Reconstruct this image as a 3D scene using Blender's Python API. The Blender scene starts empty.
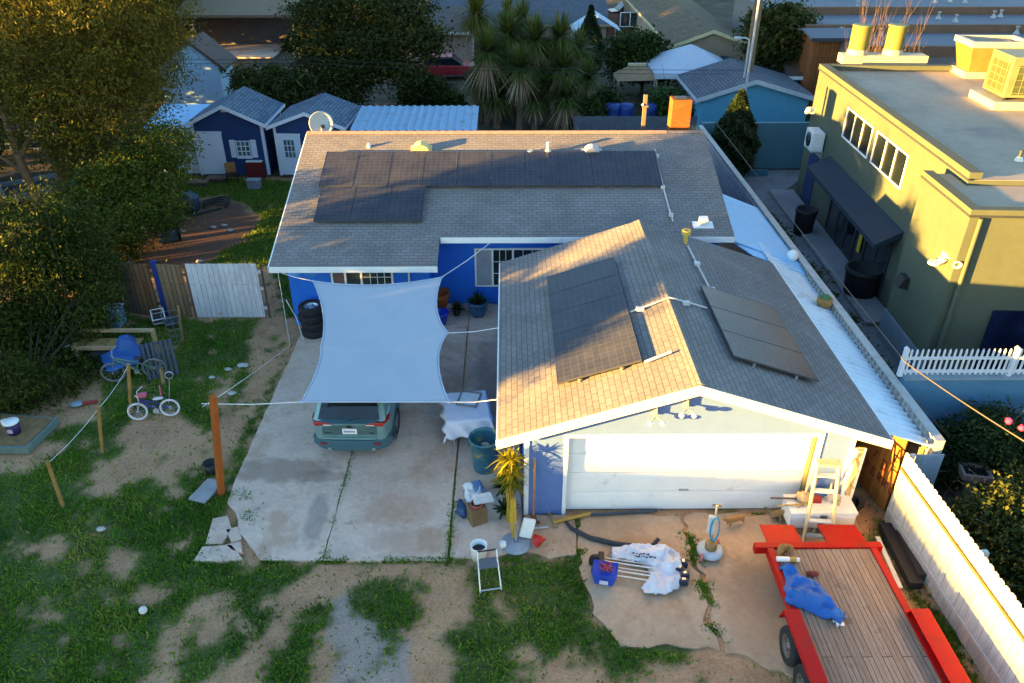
import bpy, bmesh, math, random
import numpy as np
from mathutils import Vector, Matrix, Euler, noise as mnoise
random.seed(7); RNG = np.random.default_rng(11)
SC = bpy.context.scene; COL = SC.collection
PI = math.pi; R = math.radians

# ------------------------------------------------------------------ camera and measuring helpers
F = 780.0; H = 11.6
PITCH = math.atan(471.5/F); YAW = math.atan(6/math.hypot(F, 471.5))
FW = np.array([math.sin(YAW)*math.cos(PITCH), math.cos(YAW)*math.cos(PITCH), -math.sin(PITCH)])
RT = np.array([math.cos(YAW), -math.sin(YAW), 0.0]); UP = np.cross(RT, FW); CAM = np.array([0, 0, H])
def ray(px, py): return FW*F + RT*(px-512) - UP*(py-341.5)
def g(px, py, z=0.0):
    d = ray(px, py); return CAM + d*((z-H)/d[2])
def gy(px, py, y):
    d = ray(px, py); return CAM + d*(y/d[1])
def gx(px, py, x):
    d = ray(px, py); return CAM + d*(x/d[0])
def pj(v):
    v = np.asarray(v, float)-CAM; k = v@FW; return 512+F*(v@RT)/k, 341.5-F*(v@UP)/k

cam = bpy.data.cameras.new('camera'); co = bpy.data.objects.new('camera', cam); COL.objects.link(co)
co.location = (0, 0, H); co.rotation_euler = (PI/2-PITCH, 0, -YAW)
cam.sensor_width = 36; cam.lens = 36*F/1024; cam.clip_end = 3000; cam.clip_start = .1
SC.camera = co

# ------------------------------------------------------------------ materials
MATS = {}
def nodes(name):
    m = bpy.data.materials.new(name); m.use_nodes = True
    nt = m.node_tree; return m, nt, nt.nodes['Principled BSDF']
def N(nt, t, **kw):
    n = nt.nodes.new(t)
    for k, v in kw.items():
        if k in n.inputs: n.inputs[k].default_value = v
        else: setattr(n, k, v)
    return n
def L(nt, a, b): nt.links.new(a, b)
def rgba(c, k=1.0): return (min(1, c[0]*k), min(1, c[1]*k), min(1, c[2]*k), 1)
def noise_fac(nt, scale, detail=5, rough=.6, coord='Object', stretch=None, dist=0.0):
    tc = N(nt, 'ShaderNodeTexCoord'); mp = N(nt, 'ShaderNodeMapping')
    L(nt, tc.outputs[coord], mp.inputs['Vector'])
    if stretch: mp.inputs['Scale'].default_value = stretch
    n = N(nt, 'ShaderNodeTexNoise'); n.inputs['Scale'].default_value = scale
    n.inputs['Detail'].default_value = detail; n.inputs['Roughness'].default_value = rough; n.inputs['Distortion'].default_value = dist
    L(nt, mp.outputs[0], n.inputs['Vector']); return n.outputs['Fac']
def ramp(nt, fac, stops):
    r = N(nt, 'ShaderNodeValToRGB'); e = r.color_ramp.elements
    e[0].position, e[0].color = stops[0][0], (*stops[0][1][:3], 1)
    e[1].position, e[1].color = stops[-1][0], (*stops[-1][1][:3], 1)
    for p, c in stops[1:-1]:
        x = e.new(p); x.color = (*c[:3], 1)
    L(nt, fac, r.inputs[0]); return r.outputs[0]
def mix(nt, fac, a, b, mode='MIX'):
    m = N(nt, 'ShaderNodeMix', data_type='RGBA', blend_type=mode)
    if isinstance(fac, (int, float)): m.inputs[0].default_value = fac
    else: L(nt, fac, m.inputs[0])
    for s, v in ((m.inputs[6], a), (m.inputs[7], b)):
        if hasattr(v, 'links') or hasattr(v, 'is_output'): L(nt, v, s)
        else: s.default_value = (*v[:3], 1)
    return m.outputs[2]
def bump(nt, bs, h, strength=.4, dist=.02):
    b = N(nt, 'ShaderNodeBump'); b.inputs['Strength'].default_value = strength; b.inputs['Distance'].default_value = dist
    L(nt, h, b.inputs['Height']); L(nt, b.outputs[0], bs.inputs['Normal'])
def mat(name, c, rough=.75, metal=0.0, var=.18, scale=3.0, bmp=0.0, bscale=40, dirt=None, dirt_amt=.5, spec=.35, coat=0.0):
    """a painted or plain surface: base colour with two sizes of mottling, optional dirt patches"""
    if name in MATS: return MATS[name]
    m, nt, bs = nodes(name)
    f = noise_fac(nt, scale); c1 = ramp(nt, f, [(.3, rgba(c, 1-var)), (.7, rgba(c, 1+var))])
    f2 = noise_fac(nt, scale*9, 3); c1 = mix(nt, .25, c1, ramp(nt, f2, [(.35, rgba(c, 1-var*1.6)), (.65, rgba(c, 1+var))]))
    if dirt:
        fd = noise_fac(nt, scale*.7, 8, .7); k = ramp(nt, fd, [(.62-.25*dirt_amt, (0,0,0)), (.72, (1,1,1))])
        c1 = mix(nt, k, c1, dirt)
    L(nt, c1, bs.inputs['Base Color']); bs.inputs['Roughness'].default_value = rough; bs.inputs['Metallic'].default_value = metal
    bs.inputs['Specular IOR Level'].default_value = spec
    if coat: bs.inputs['Coat Weight'].default_value = coat; bs.inputs['Coat Roughness'].default_value = .08
    if bmp: bump(nt, bs, noise_fac(nt, bscale, 4), bmp, .02)
    MATS[name] = m; return m
def brickmat(name, c1, c2, mortar, bw, rh, ms=.012, off=.5, var=.2, scale=1.2, rough=.9, bmp=.5, stain=None, stain_amt=.5, sq=1.0, rot=0.0, fine=60):
    """rows of bricks, tabs or planks in metres on the auto UV (u along, v up the face)"""
    if name in MATS: return MATS[name]
    m, nt, bs = nodes(name)
    tc = N(nt, 'ShaderNodeTexCoord'); mp = N(nt, 'ShaderNodeMapping'); mp.inputs['Rotation'].default_value[2] = rot
    L(nt, tc.outputs['UV'], mp.inputs['Vector'])
    b = N(nt, 'ShaderNodeTexBrick'); b.offset = off; b.squash = sq
    for k, v in (('Color1', (*c1, 1)), ('Color2', (*c2, 1)), ('Mortar', (*mortar, 1)), ('Scale', 1.0), ('Mortar Size', ms), ('Mortar Smooth', .3), ('Bias', 0.0), ('Brick Width', bw), ('Row Height', rh)): b.inputs[k].default_value = v
    L(nt, mp.outputs[0], b.inputs['Vector'])
    f = noise_fac(nt, scale, 6, .65, 'Object'); c = mix(nt, 1.0, b.outputs['Color'], ramp(nt, f, [(.3, (1-var,)*3), (.7, (1+var*.0+.0,)*3)]), 'MULTIPLY')
    ff = noise_fac(nt, fine, 3, .7, 'Object'); c = mix(nt, .5, c, mix(nt, 1.0, c, ramp(nt, ff, [(.3, (.55,)*3), (.7, (1,)*3)]), 'MULTIPLY'))
    if stain:
        fs = noise_fac(nt, scale*.8, 8, .7); c = mix(nt, ramp(nt, fs, [(.66-.25*stain_amt, (0,0,0)), (.74, (1,1,1))]), c, stain)
    L(nt, c, bs.inputs['Base Color']); bs.inputs['Roughness'].default_value = rough; bs.inputs['Specular IOR Level'].default_value = .25
    inv = N(nt, 'ShaderNodeMath', operation='SUBTRACT'); inv.inputs[0].default_value = 1; L(nt, b.outputs['Fac'], inv.inputs[1])
    ad = N(nt, 'ShaderNodeMath', operation='MULTIPLY_ADD'); L(nt, ff, ad.inputs[0]); ad.inputs[1].default_value = .5; L(nt, inv.outputs[0], ad.inputs[2])
    bump(nt, bs, ad.outputs[0], bmp, .015)
    MATS[name] = m; return m
def woodmat(name, c1, c2, plank=.14, length=2.4, gap=.01, rough=.8, rot=0.0, stain=None, stain_amt=.4, grain=18):
    """boards with stretched grain, on the auto UV"""
    if name in MATS: return MATS[name]
    m, nt, bs = nodes(name)
    tc = N(nt, 'ShaderNodeTexCoord'); mp = N(nt, 'ShaderNodeMapping'); mp.inputs['Rotation'].default_value[2] = rot
    L(nt, tc.outputs['UV'], mp.inputs['Vector'])
    b = N(nt, 'ShaderNodeTexBrick'); b.offset = .37
    for k, v in (('Color1', (*c1, 1)), ('Color2', (*c2, 1)), ('Mortar', (c1[0]*.15, c1[1]*.13, c1[2]*.12, 1)), ('Scale', 1.0), ('Mortar Size', gap), ('Mortar Smooth', .2), ('Brick Width', length), ('Row Height', plank)): b.inputs[k].default_value = v
    L(nt, mp.outputs[0], b.inputs['Vector'])
    mp2 = N(nt, 'ShaderNodeMapping'); mp2.inputs['Scale'].default_value = (.6, 9, 1); L(nt, mp.outputs[0], mp2.inputs['Vector'])
    n = N(nt, 'ShaderNodeTexNoise'); n.inputs['Scale'].default_value = grain*.25; n.inputs['Detail'].default_value = 7; n.inputs['Roughness'].default_value = .7
    L(nt, mp2.outputs[0], n.inputs['Vector'])
    c = mix(nt, .8, b.outputs['Color'], mix(nt, 1.0, b.outputs['Color'], ramp(nt, n.outputs['Fac'], [(.3, (.45, .42, .4)), (.68, (1.15, 1.15, 1.15))]), 'MULTIPLY'))
    if stain:
        fs = noise_fac(nt, 2.2, 8, .75); c = mix(nt, ramp(nt, fs, [(.66-.25*stain_amt, (0,0,0)), (.72, (1,1,1))]), c, stain)
    L(nt, c, bs.inputs['Base Color']); bs.inputs['Roughness'].default_value = rough; bs.inputs['Specular IOR Level'].default_value = .2
    bump(nt, bs, n.outputs['Fac'], .3, .01)
    MATS[name] = m; return m
def leafmat(name, c1, c2, c3=None, trans=.25):
    """leaf faces: each leaf takes its own mix of the colours through the point attribute 'rnd'"""
    if name in MATS: return MATS[name]
    m, nt, bs = nodes(name)
    at = N(nt, 'ShaderNodeAttribute', attribute_name='rnd')
    c = ramp(nt, at.outputs['Fac'], [(0, c1), (.6, c2), (1, c3 or c2)])
    L(nt, c, bs.inputs['Base Color']); bs.inputs['Roughness'].default_value = .7; bs.inputs['Specular IOR Level'].default_value = .15
    tr = N(nt, 'ShaderNodeBsdfTranslucent'); L(nt, c, tr.inputs['Color'])
    ms = N(nt, 'ShaderNodeMixShader'); ms.inputs[0].default_value = trans
    L(nt, bs.outputs[0], ms.inputs[1]); L(nt, tr.outputs[0], ms.inputs[2])
    out = nt.nodes['Material Output']; L(nt, ms.outputs[0], out.inputs['Surface'])
    MATS[name] = m; return m
def glassmat(name, c, rough=.08):
    if name in MATS: return MATS[name]
    m, nt, bs = nodes(name)
    f = noise_fac(nt, 1.3, 3); L(nt, ramp(nt, f, [(.35, rgba(c, .5)), (.65, rgba(c, 1.5))]), bs.inputs['Base Color'])
    bs.inputs['Roughness'].default_value = rough; bs.inputs['Specular IOR Level'].default_value = .6
    MATS[name] = m; return m

# ------------------------------------------------------------------ mesh builder
class MB:
    def __init__(s, M=None): s.v = []; s.f = []; s.sm = []; s.M = M or Matrix.Identity(4)
    def add(s, vs, fs, smooth=False, M=None):
        T = s.M @ M if M is not None else s.M
        o = len(s.v); s.v += [tuple(T @ Vector(v)) for v in vs]
        s.f += [tuple(i+o for i in f) for f in fs]; s.sm += [smooth]*len(fs); return s
    def box(s, x0, x1, y0, y1, z0, z1, M=None):
        v = [(x, y, z) for z in (z0, z1) for y in (y0, y1) for x in (x0, x1)]
        return s.add(v, [(0,2,3,1), (4,5,7,6), (0,1,5,4), (2,6,7,3), (0,4,6,2), (1,3,7,5)], M=M)
    def cbox(s, c, d, rz=0, rx=0, ry=0):
        M = Matrix.Translation(c) @ Euler((rx, ry, rz)).to_matrix().to_4x4()
        return s.box(-d[0]/2, d[0]/2, -d[1]/2, d[1]/2, -d[2]/2, d[2]/2, M)
    def poly(s, pts, th=0.0):
        """planar polygon; th > 0 gives it thickness along minus its normal"""
        n = len(pts)
        if not th: return s.add(pts, [tuple(range(n))])
        P = [Vector(p) for p in pts]; nr = Vector((0, 0, 0))
        for i in range(n): nr += (P[i]-P[0]).cross(P[(i+1) % n]-P[0])
        nr.normalize(); Q = [p-nr*th for p in P]
        return s.add(P+Q, [tuple(range(n)), tuple(range(2*n-1, n-1, -1))]+[(i, i+n, (i+1) % n+n, (i+1) % n) for i in range(n)])
    def prism(s, prof, a0, a1, axis='x'):
        """profile extruded along an axis: axis x profile (y,z); axis y profile (x,z); axis z profile (x,y)"""
        def P(p, a): return (a, p[0], p[1]) if axis == 'x' else ((p[0], a, p[1]) if axis == 'y' else (p[0], p[1], a))
        n = len(prof); ar = sum(prof[i][0]*prof[(i+1) % n][1]-prof[(i+1) % n][0]*prof[i][1] for i in range(n))
        if (ar < 0) != (axis == 'y'): prof = prof[::-1]
        v = [P(p, a0) for p in prof]+[P(p, a1) for p in prof]
        return s.add(v, [tuple(range(n-1, -1, -1)), tuple(range(n, 2*n))]+[(i, (i+1) % n, (i+1) % n+n, i+n) for i in range(n)])
    def tube(s, path, r, n=8, caps=True, smooth=True):
        P = [Vector(p) for p in path]; m = len(P); rr = r if isinstance(r, (list, tuple)) else [r]*m; vs = []
        up = None
        for i in range(m):
            t = (P[min(i+1, m-1)]-P[max(i-1, 0)]).normalized()
            if up is None:
                up = Vector((0, 0, 1)) if abs(t.z) < .9 else Vector((1, 0, 0))
            a = t.cross(up)
            if a.length < 1e-4: a = t.cross(Vector((1, .3, 0)))
            a.normalize(); b = a.cross(t).normalized(); up = b
            vs += [P[i]+(a*math.cos(2*PI*k/n)+b*math.sin(2*PI*k/n))*rr[i] for k in range(n)]
        fs = [(i*n+k, (i+1)*n+k, (i+1)*n+(k+1) % n, i*n+(k+1) % n) for i in range(m-1) for k in range(n)]
        s.add(vs, fs, smooth)
        if caps: s.add(vs[:n], [tuple(range(n))]); s.add(vs[-n:], [tuple(range(n-1, -1, -1))])
        return s
    def lathe(s, prof, n=20, M=None, smooth=True):
        """prof of (r,z) revolved about z"""
        m = len(prof); vs = [(r*math.cos(2*PI*k/n), r*math.sin(2*PI*k/n), z) for r, z in prof for k in range(n)]
        fs = [(i*n+k, i*n+(k+1) % n, (i+1)*n+(k+1) % n, (i+1)*n+k) for i in range(m-1) for k in range(n)]
        return s.add(vs, fs, smooth, M)
    def cyl(s, c, r, h, n=16, M=None):
        T = Matrix.Translation(c)
        if M is not None: T = T @ M
        s.lathe([(0.0005, 0), (r, 0)], n, T, False); s.lathe([(r, 0), (r, h)], n, T, True); s.lathe([(r, h), (0.0005, h)], n, T, False); return s
    def ball(s, c, rx, ry=None, rz=None, n=14, m=9, jit=0.0, M=None):
        ry = ry or rx; rz = rz or rx; vs = []
        for i in range(m+1):
            a = PI*i/m-PI/2
            for k in range(n):
                b = 2*PI*k/n; d = Vector((math.cos(a)*math.cos(b), math.cos(a)*math.sin(b), math.sin(a)))
                q = 1+jit*mnoise.noise(d*2.3+Vector(c)*3) if jit else 1
                vs.append((c[0]+d.x*rx*q, c[1]+d.y*ry*q, c[2]+d.z*rz*q))
        return s.add(vs, [(i*n+k, i*n+(k+1) % n, (i+1)*n+(k+1) % n, (i+1)*n+k) for i in range(m) for k in range(n)], True, M)
    def build(s, name, m, parent=None, bev=0.0, world=False, sub=0):
        me = bpy.data.meshes.new(name)
        vs = s.v
        if world and parent is not None:
            p = parent; off = Vector((0, 0, 0))
            inv = world_of(p).inverted(); vs = [tuple(inv @ Vector(v)) for v in vs]
        me.from_pydata(vs, [], s.f); me.polygons.foreach_set('use_smooth', s.sm)
        autouv(me)
        me.materials.append(m); o = bpy.data.objects.new(name, me); COL.objects.link(o)
        if parent is not None: o.parent = parent
        if bev:
            b = o.modifiers.new('bevel', 'BEVEL'); b.width = bev; b.segments = 2; b.limit_method = 'ANGLE'
        if sub:
            b = o.modifiers.new('sub', 'SUBSURF'); b.levels = sub; b.render_levels = sub
        return o
def world_of(o):
    M = Matrix.Translation(o.location) @ o.rotation_euler.to_matrix().to_4x4() @ Matrix.Diagonal((*o.scale, 1))
    return world_of(o.parent) @ M if o.parent else M
def autouv(me):
    uv = me.uv_layers.new(name='UVMap'); d = np.zeros(len(me.loops)*2)
    co_ = np.empty(len(me.vertices)*3); me.vertices.foreach_get('co', co_); co_ = co_.reshape(-1, 3)
    for p in me.polygons:
        n = p.normal
        u = Vector((-n.y, n.x, 0))
        if u.length < .05: u = Vector((1, 0, 0))
        u.normalize()
        if abs(u.x) >= abs(u.y): u = u if u.x > 0 else -u
        else: u = u if u.y > 0 else -u
        w = n.cross(u)
        if w.z < 0 or (abs(w.z) < .05 and w.y < 0): w = -w
        for li in p.loop_indices:
            c = co_[me.loops[li].vertex_index]; d[2*li] = c[0]*u.x+c[1]*u.y+c[2]*u.z; d[2*li+1] = c[0]*w.x+c[1]*w.y+c[2]*w.z
    uv.data.foreach_set('uv', d)

def tag(o, label=None, cat=None, group=None, kind=None):
    if label: o['label'] = label
    if cat: o['category'] = cat
    if group: o['group'] = group
    if kind: o['kind'] = kind
    return o
def thing(name, label, cat, loc=(0, 0, 0), rz=0.0, group=None):
    o = bpy.data.objects.new(name, None); COL.objects.link(o); o.location = tuple(float(a) for a in loc); o.rotation_euler = (0, 0, rz)
    o.empty_display_size = .2
    return tag(o, label, cat, group)
def struct(o): o['kind'] = 'structure'; return o
def one(name, mb, m, label, cat, group=None, loc=None, bev=0, rz=0.0):
    """a thing that is a single mesh; mb in local coordinates when loc is given"""
    o = mb.build(name, m, bev=bev)
    if loc is not None: o.location = tuple(float(a) for a in loc); o.rotation_euler[2] = rz
    else:
        me = o.data; c = np.empty(len(me.vertices)*3); me.vertices.foreach_get('co', c); c = c.reshape(-1, 3)
        q = np.array([(c[:, 0].min()+c[:, 0].max())/2, (c[:, 1].min()+c[:, 1].max())/2, c[:, 2].min()])
        me.vertices.foreach_set('co', (c-q).ravel()); o.location = tuple(q)
    return tag(o, label, cat, group)

# leaves: many small faces as one mesh
def leafmesh(name, pts, size, m, parent=None, up=.3, aspect=1.6, world=True, droop=0.0, rnd=None):
    pts = np.asarray(pts, float); n = len(pts)
    if parent is not None and world:
        inv = np.array(world_of(parent).inverted()); pts = pts@inv[:3, :3].T+inv[:3, 3]
    nr = RNG.normal(size=(n, 3)); nr[:, 2] = np.abs(nr[:, 2])+up; nr /= np.linalg.norm(nr, axis=1)[:, None]
    t = RNG.normal(size=(n, 3)); t[:, 2] -= droop; t -= nr*(t*nr).sum(1)[:, None]; t /= np.linalg.norm(t, axis=1)[:, None]
    b = np.cross(nr, t); s = (size*(.6+.8*RNG.random(n)))[:, None]
    a = t*s*aspect*.5; w = b*s*.5
    V = np.stack([pts-a, pts+w*.8, pts+a, pts-w*.8], 1).reshape(-1, 3)
    rawmesh_ = rawmesh(name, V, np.arange(4*n).reshape(n, 4), m, parent)
    r = RNG.random(n) if rnd is None else np.clip(rnd, 0, 1)
    at = rawmesh_.data.attributes.new('rnd', 'FLOAT', 'POINT'); at.data.foreach_set('value', np.repeat(r, 4))
    return rawmesh_
def rawmesh(name, V, Fa, m, parent=None):
    me = bpy.data.meshes.new(name); n, k = Fa.shape
    me.vertices.add(len(V)); me.vertices.foreach_set('co', np.asarray(V, np.float32).ravel())
    me.loops.add(n*k); me.loops.foreach_set('vertex_index', Fa.astype(np.int32).ravel())
    me.polygons.add(n); me.polygons.foreach_set('loop_start', np.arange(0, n*k, k, dtype=np.int32))
    me.update(calc_edges=True); me.materials.append(m)
    o = bpy.data.objects.new(name, me); COL.objects.link(o)
    if parent is not None: o.parent = parent
    return o
# value noise on numpy arrays
_G = RNG.random((256, 256))
def vnoise(x, y):
    xi = np.floor(x).astype(int); yi = np.floor(y).astype(int); fx = x-xi; fy = y-yi
    fx = fx*fx*(3-2*fx); fy = fy*fy*(3-2*fy)
    a = _G[xi % 256, yi % 256]; b = _G[(xi+1) % 256, yi % 256]; c = _G[xi % 256, (yi+1) % 256]; d = _G[(xi+1) % 256, (yi+1) % 256]
    return (a*(1-fx)+b*fx)*(1-fy)+(c*(1-fx)+d*fx)*fy
def fbm(x, y, o=4):
    s = 0; k = .5
    for i in range(o): s = s+k*(vnoise(x*2**i+17*i, y*2**i+9*i)-.5)*2; k *= .55
    return s
def inpoly(x, y, P):
    r = np.zeros(x.shape, bool); n = len(P)
    for i in range(n):
        x0, y0 = P[i]; x1, y1 = P[(i+1) % n]
        c = ((y0 > y) != (y1 > y)) & (x < (x1-x0)*(y-y0)/((y1-y0) or 1e-9)+x0); r ^= c
    return r
def pp(*px): return [tuple(g(a, b)[:2]) for a, b in px]
# ------------------------------------------------------------------ sky and sun
SUN = Vector((-2.5, -1.0, .15)).normalized()          # towards the sun: low, from the left and a little behind the camera
w = bpy.data.worlds.new('World'); SC.world = w; w.use_nodes = True; nt = w.node_tree
sk = nt.nodes.new('ShaderNodeTexSky'); sk.sky_type = 'NISHITA'; sk.sun_disc = False
sk.sun_elevation = math.asin(SUN.z); sk.sun_rotation = math.atan2(SUN.x, SUN.y) % (2*PI)
sk.air_density = 1.0; sk.dust_density = .1; sk.ozone_density = 2.2
nt.links.new(sk.outputs[0], nt.nodes['Background'].inputs[0]); nt.nodes['Background'].inputs[1].default_value = .115
sl = bpy.data.lights.new('sun', 'SUN'); sl.energy = 5.0; sl.angle = R(.6); sl.color = (1.0, .57, .11)
so = bpy.data.objects.new('sun', sl); COL.objects.link(so); so.rotation_euler = (-SUN).to_track_quat('-Z', 'Y').to_euler(); so.location = (-30, -10, 20)
vs = SC.view_settings; vs.view_transform = 'Standard'; vs.look = 'None'; vs.exposure = 3.58; vs.gamma = 1; vs.use_curve_mapping = False
SC.cycles.max_bounces = 6; SC.cycles.diffuse_bounces = 3; SC.cycles.glossy_bounces = 3; SC.cycles.transparent_max_bounces = 6
SC.cycles.use_denoising = True; SC.cycles.use_adaptive_sampling = True; SC.cycles.adaptive_threshold = .02

# ------------------------------------------------------------------ ground
GRASS = [  # outlines of turf
 pp((-120,470),(0,462),(60,432),(100,418),(95,360),(100,316),(272,318),(300,330),(268,400),(232,488),(222,530),(238,552),(250,575),(190,598),(160,640),(150,700),(-200,700)),
 pp((360,578),(412,578),(418,604),(400,645),(372,625),(345,600)), pp((300,604),(328,606),(318,640),(303,700),(268,700),(280,645)),
 pp((462,575),(500,556),(548,560),(582,556),(588,600),(582,640),(556,655),(520,640),(500,700),(452,700),(455,640),(480,615)),
 pp((640,628),(680,622),(690,660),(640,662)), pp((170,176),(300,182),(292,250),(262,268),(205,262),(240,245),(262,215),(225,195),(180,196)), pp((270,266),(300,266),(306,318),(290,330),(280,300)),
 pp((225,44),(292,44),(292,63),(228,62)), pp((235,575),(300,560),(330,565),(262,596),(232,602)), pp((868,560),(905,580),(965,640),(985,700),(960,700),(915,600)),
 pp((180,655),(235,640),(248,655),(200,690),(172,690)), pp((238,598),(262,600),(262,632),(242,628)), pp((880,520),(905,530),(892,560),(872,548)),
 pp((575,616),(640,640),(660,676),(610,676),(585,650))]
DIRT = [  # bare patches inside the turf
 pp((85,492),(98,462),(125,452),(118,430),(132,412),(172,408),(205,425),(214,452),(205,470),(178,480),(190,500),(168,500),(160,480),(128,485),(112,500)),
 pp((252,318),(300,318),(300,338),(262,395),(225,478),(214,500),(205,478),(222,430),(245,378),(250,350)), pp((215,376),(230,376),(226,440),(212,448)),
 pp((-40,440),(40,428),(70,452),(30,470),(-40,480)), pp((36,540),(70,532),(60,560),(30,565)), pp((110,548),(135,552),(120,582),(104,570)), pp((132,585),(160,588),(150,610),(128,604)),
 pp((20,610),(60,612),(60,624),(28,622)), pp((165,540),(182,541),(178,556),(162,552))]
GRAVEL = [pp((330,596),(375,590),(395,612),(410,655),(415,700),(335,700),(340,640),(322,620))]
MULCH = [pp((145,205),(225,195),(262,220),(250,250),(215,268),(130,268))]
def ground_masks(x, y):
    """turf, gravel and mulch cover at points; edges broken up by noise"""
    wx = x+.25*fbm(x*1.1, y*1.1)+.26*fbm(x*4+40, y*4)+.10*fbm(x*15, y*15+3); wy = y+.25*fbm(x*1.1+50, y*1.1+80)+.26*fbm(x*4, y*4+70)+.10*fbm(x*15+9, y*15)
    gr = np.zeros(x.shape); gv = np.zeros(x.shape); mu = np.zeros(x.shape)
    for P in GRASS: gr = np.maximum(gr, inpoly(wx, wy, P))
    for P in DIRT: gr = np.where(inpoly(wx, wy, P), gr*.0, gr)
    for P in GRAVEL: gv = np.maximum(gv, inpoly(wx, wy, P))
    for P in MULCH: mu = np.maximum(mu, inpoly(wx, wy, P))
    n = fbm(x*2.3+5, y*2.3+3, 6); gr = gr*(n > -.44); n2 = fbm(x*3.4+60, y*3.4+9, 6)
    gr = np.maximum(gr, ((n2 > .40) & (y < 24) & (x < 8)).astype(float)*.9)
    return gr, gv, mu
xs = np.unique(np.concatenate([np.linspace(-700, -40, 12), np.linspace(-40, -15, 40), np.arange(-15, 9.01, .09), np.linspace(9, 40, 40), np.linspace(40, 700, 12)]))
ys = np.unique(np.concatenate([np.linspace(-300, 3, 12), np.arange(3, 24, .09), np.linspace(24, 50, 110), np.linspace(50, 120, 40), np.linspace(120, 1200, 12)]))
X, Y = np.meshgrid(xs, ys); gr, gv, mu = ground_masks(X, Y)
def soft(a):
    b = a.copy(); b[1:-1, 1:-1] = (a[1:-1, 1:-1]*2+a[:-2, 1:-1]+a[2:, 1:-1]+a[1:-1, :-2]+a[1:-1, 2:])/6; return b
near = ((Y < 24) & (Y > 3) & (X > -15) & (X < 9))
Z = np.where(near, .02*fbm(X*.9, Y*.9)-.018, -.02)
ny, nx = X.shape; idx = np.arange(ny*nx).reshape(ny, nx)
Fq = np.stack([idx[:-1, :-1], idx[:-1, 1:], idx[1:, 1:], idx[1:, :-1]], -1).reshape(-1, 4)
m, nt, bs = nodes('earth')
a1 = N(nt, 'ShaderNodeAttribute', attribute_name='turf'); a2 = N(nt, 'ShaderNodeAttribute', attribute_name='gravel'); a3 = N(nt, 'ShaderNodeAttribute', attribute_name='mulch'); a4 = N(nt, 'ShaderNodeAttribute', attribute_name='far')
d = ramp(nt, noise_fac(nt, 1.1, 8, .65), [(.3, (.28, .13, .06)), (.5, (.47, .25, .125)), (.72, (.60, .345, .19))])
d = mix(nt, .5, d, ramp(nt, noise_fac(nt, 22, 6, .7), [(.32, (.17, .095, .055)), (.6, (.48, .30, .185))]))
gvc = ramp(nt, noise_fac(nt, 45, 5, .8), [(.35, (.13, .11, .10)), (.5, (.3, .27, .25)), (.66, (.52, .48, .45))])
d = mix(nt, a2.outputs['Fac'], d, mix(nt, .65, d, gvc))
d = mix(nt, a3.outputs['Fac'], d, ramp(nt, noise_fac(nt, 25, 6, .8), [(.35, (.05, .03, .022)), (.6, (.20, .11, .075))]))
d = mix(nt, a1.outputs['Fac'], d, ramp(nt, noise_fac(nt, 9, 6, .7), [(.3, (.035, .06, .014)), (.6, (.10, .12, .035))]))
d = mix(nt, a4.outputs['Fac'], d, ramp(nt, noise_fac(nt, .35, 7, .7), [(.35, (.035, .04, .022)), (.5, (.07, .06, .045)), (.65, (.12, .10, .085))]))
L(nt, d, bs.inputs['Base Color']); bs.inputs['Roughness'].default_value = .95; bs.inputs['Specular IOR Level'].default_value = .1
bump(nt, bs, noise_fac(nt, 26, 8, .75), .55, .04)
gnd = struct(rawmesh('ground', np.stack([X, Y, Z], -1).reshape(-1, 3), Fq, m))
far = np.clip(np.maximum((Y-27)/4, np.maximum((X-8.6)/.4, (Y < 3))), 0, 1)*1.0
far = np.where((Y > 33.5) | (X > 8.6) | (X < -16), 1.0, 0.0)*np.where(Y < 3, 0, 1)
for nme, arr in (('turf', soft(gr)), ('gravel', soft(gv)), ('mulch', soft(mu)), ('far', far)):
    at = gnd.data.attributes.new(nme, 'FLOAT', 'POINT'); at.data.foreach_set('value', arr.astype(np.float32).ravel())
for p in gnd.data.polygons: p.use_smooth = True

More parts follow.
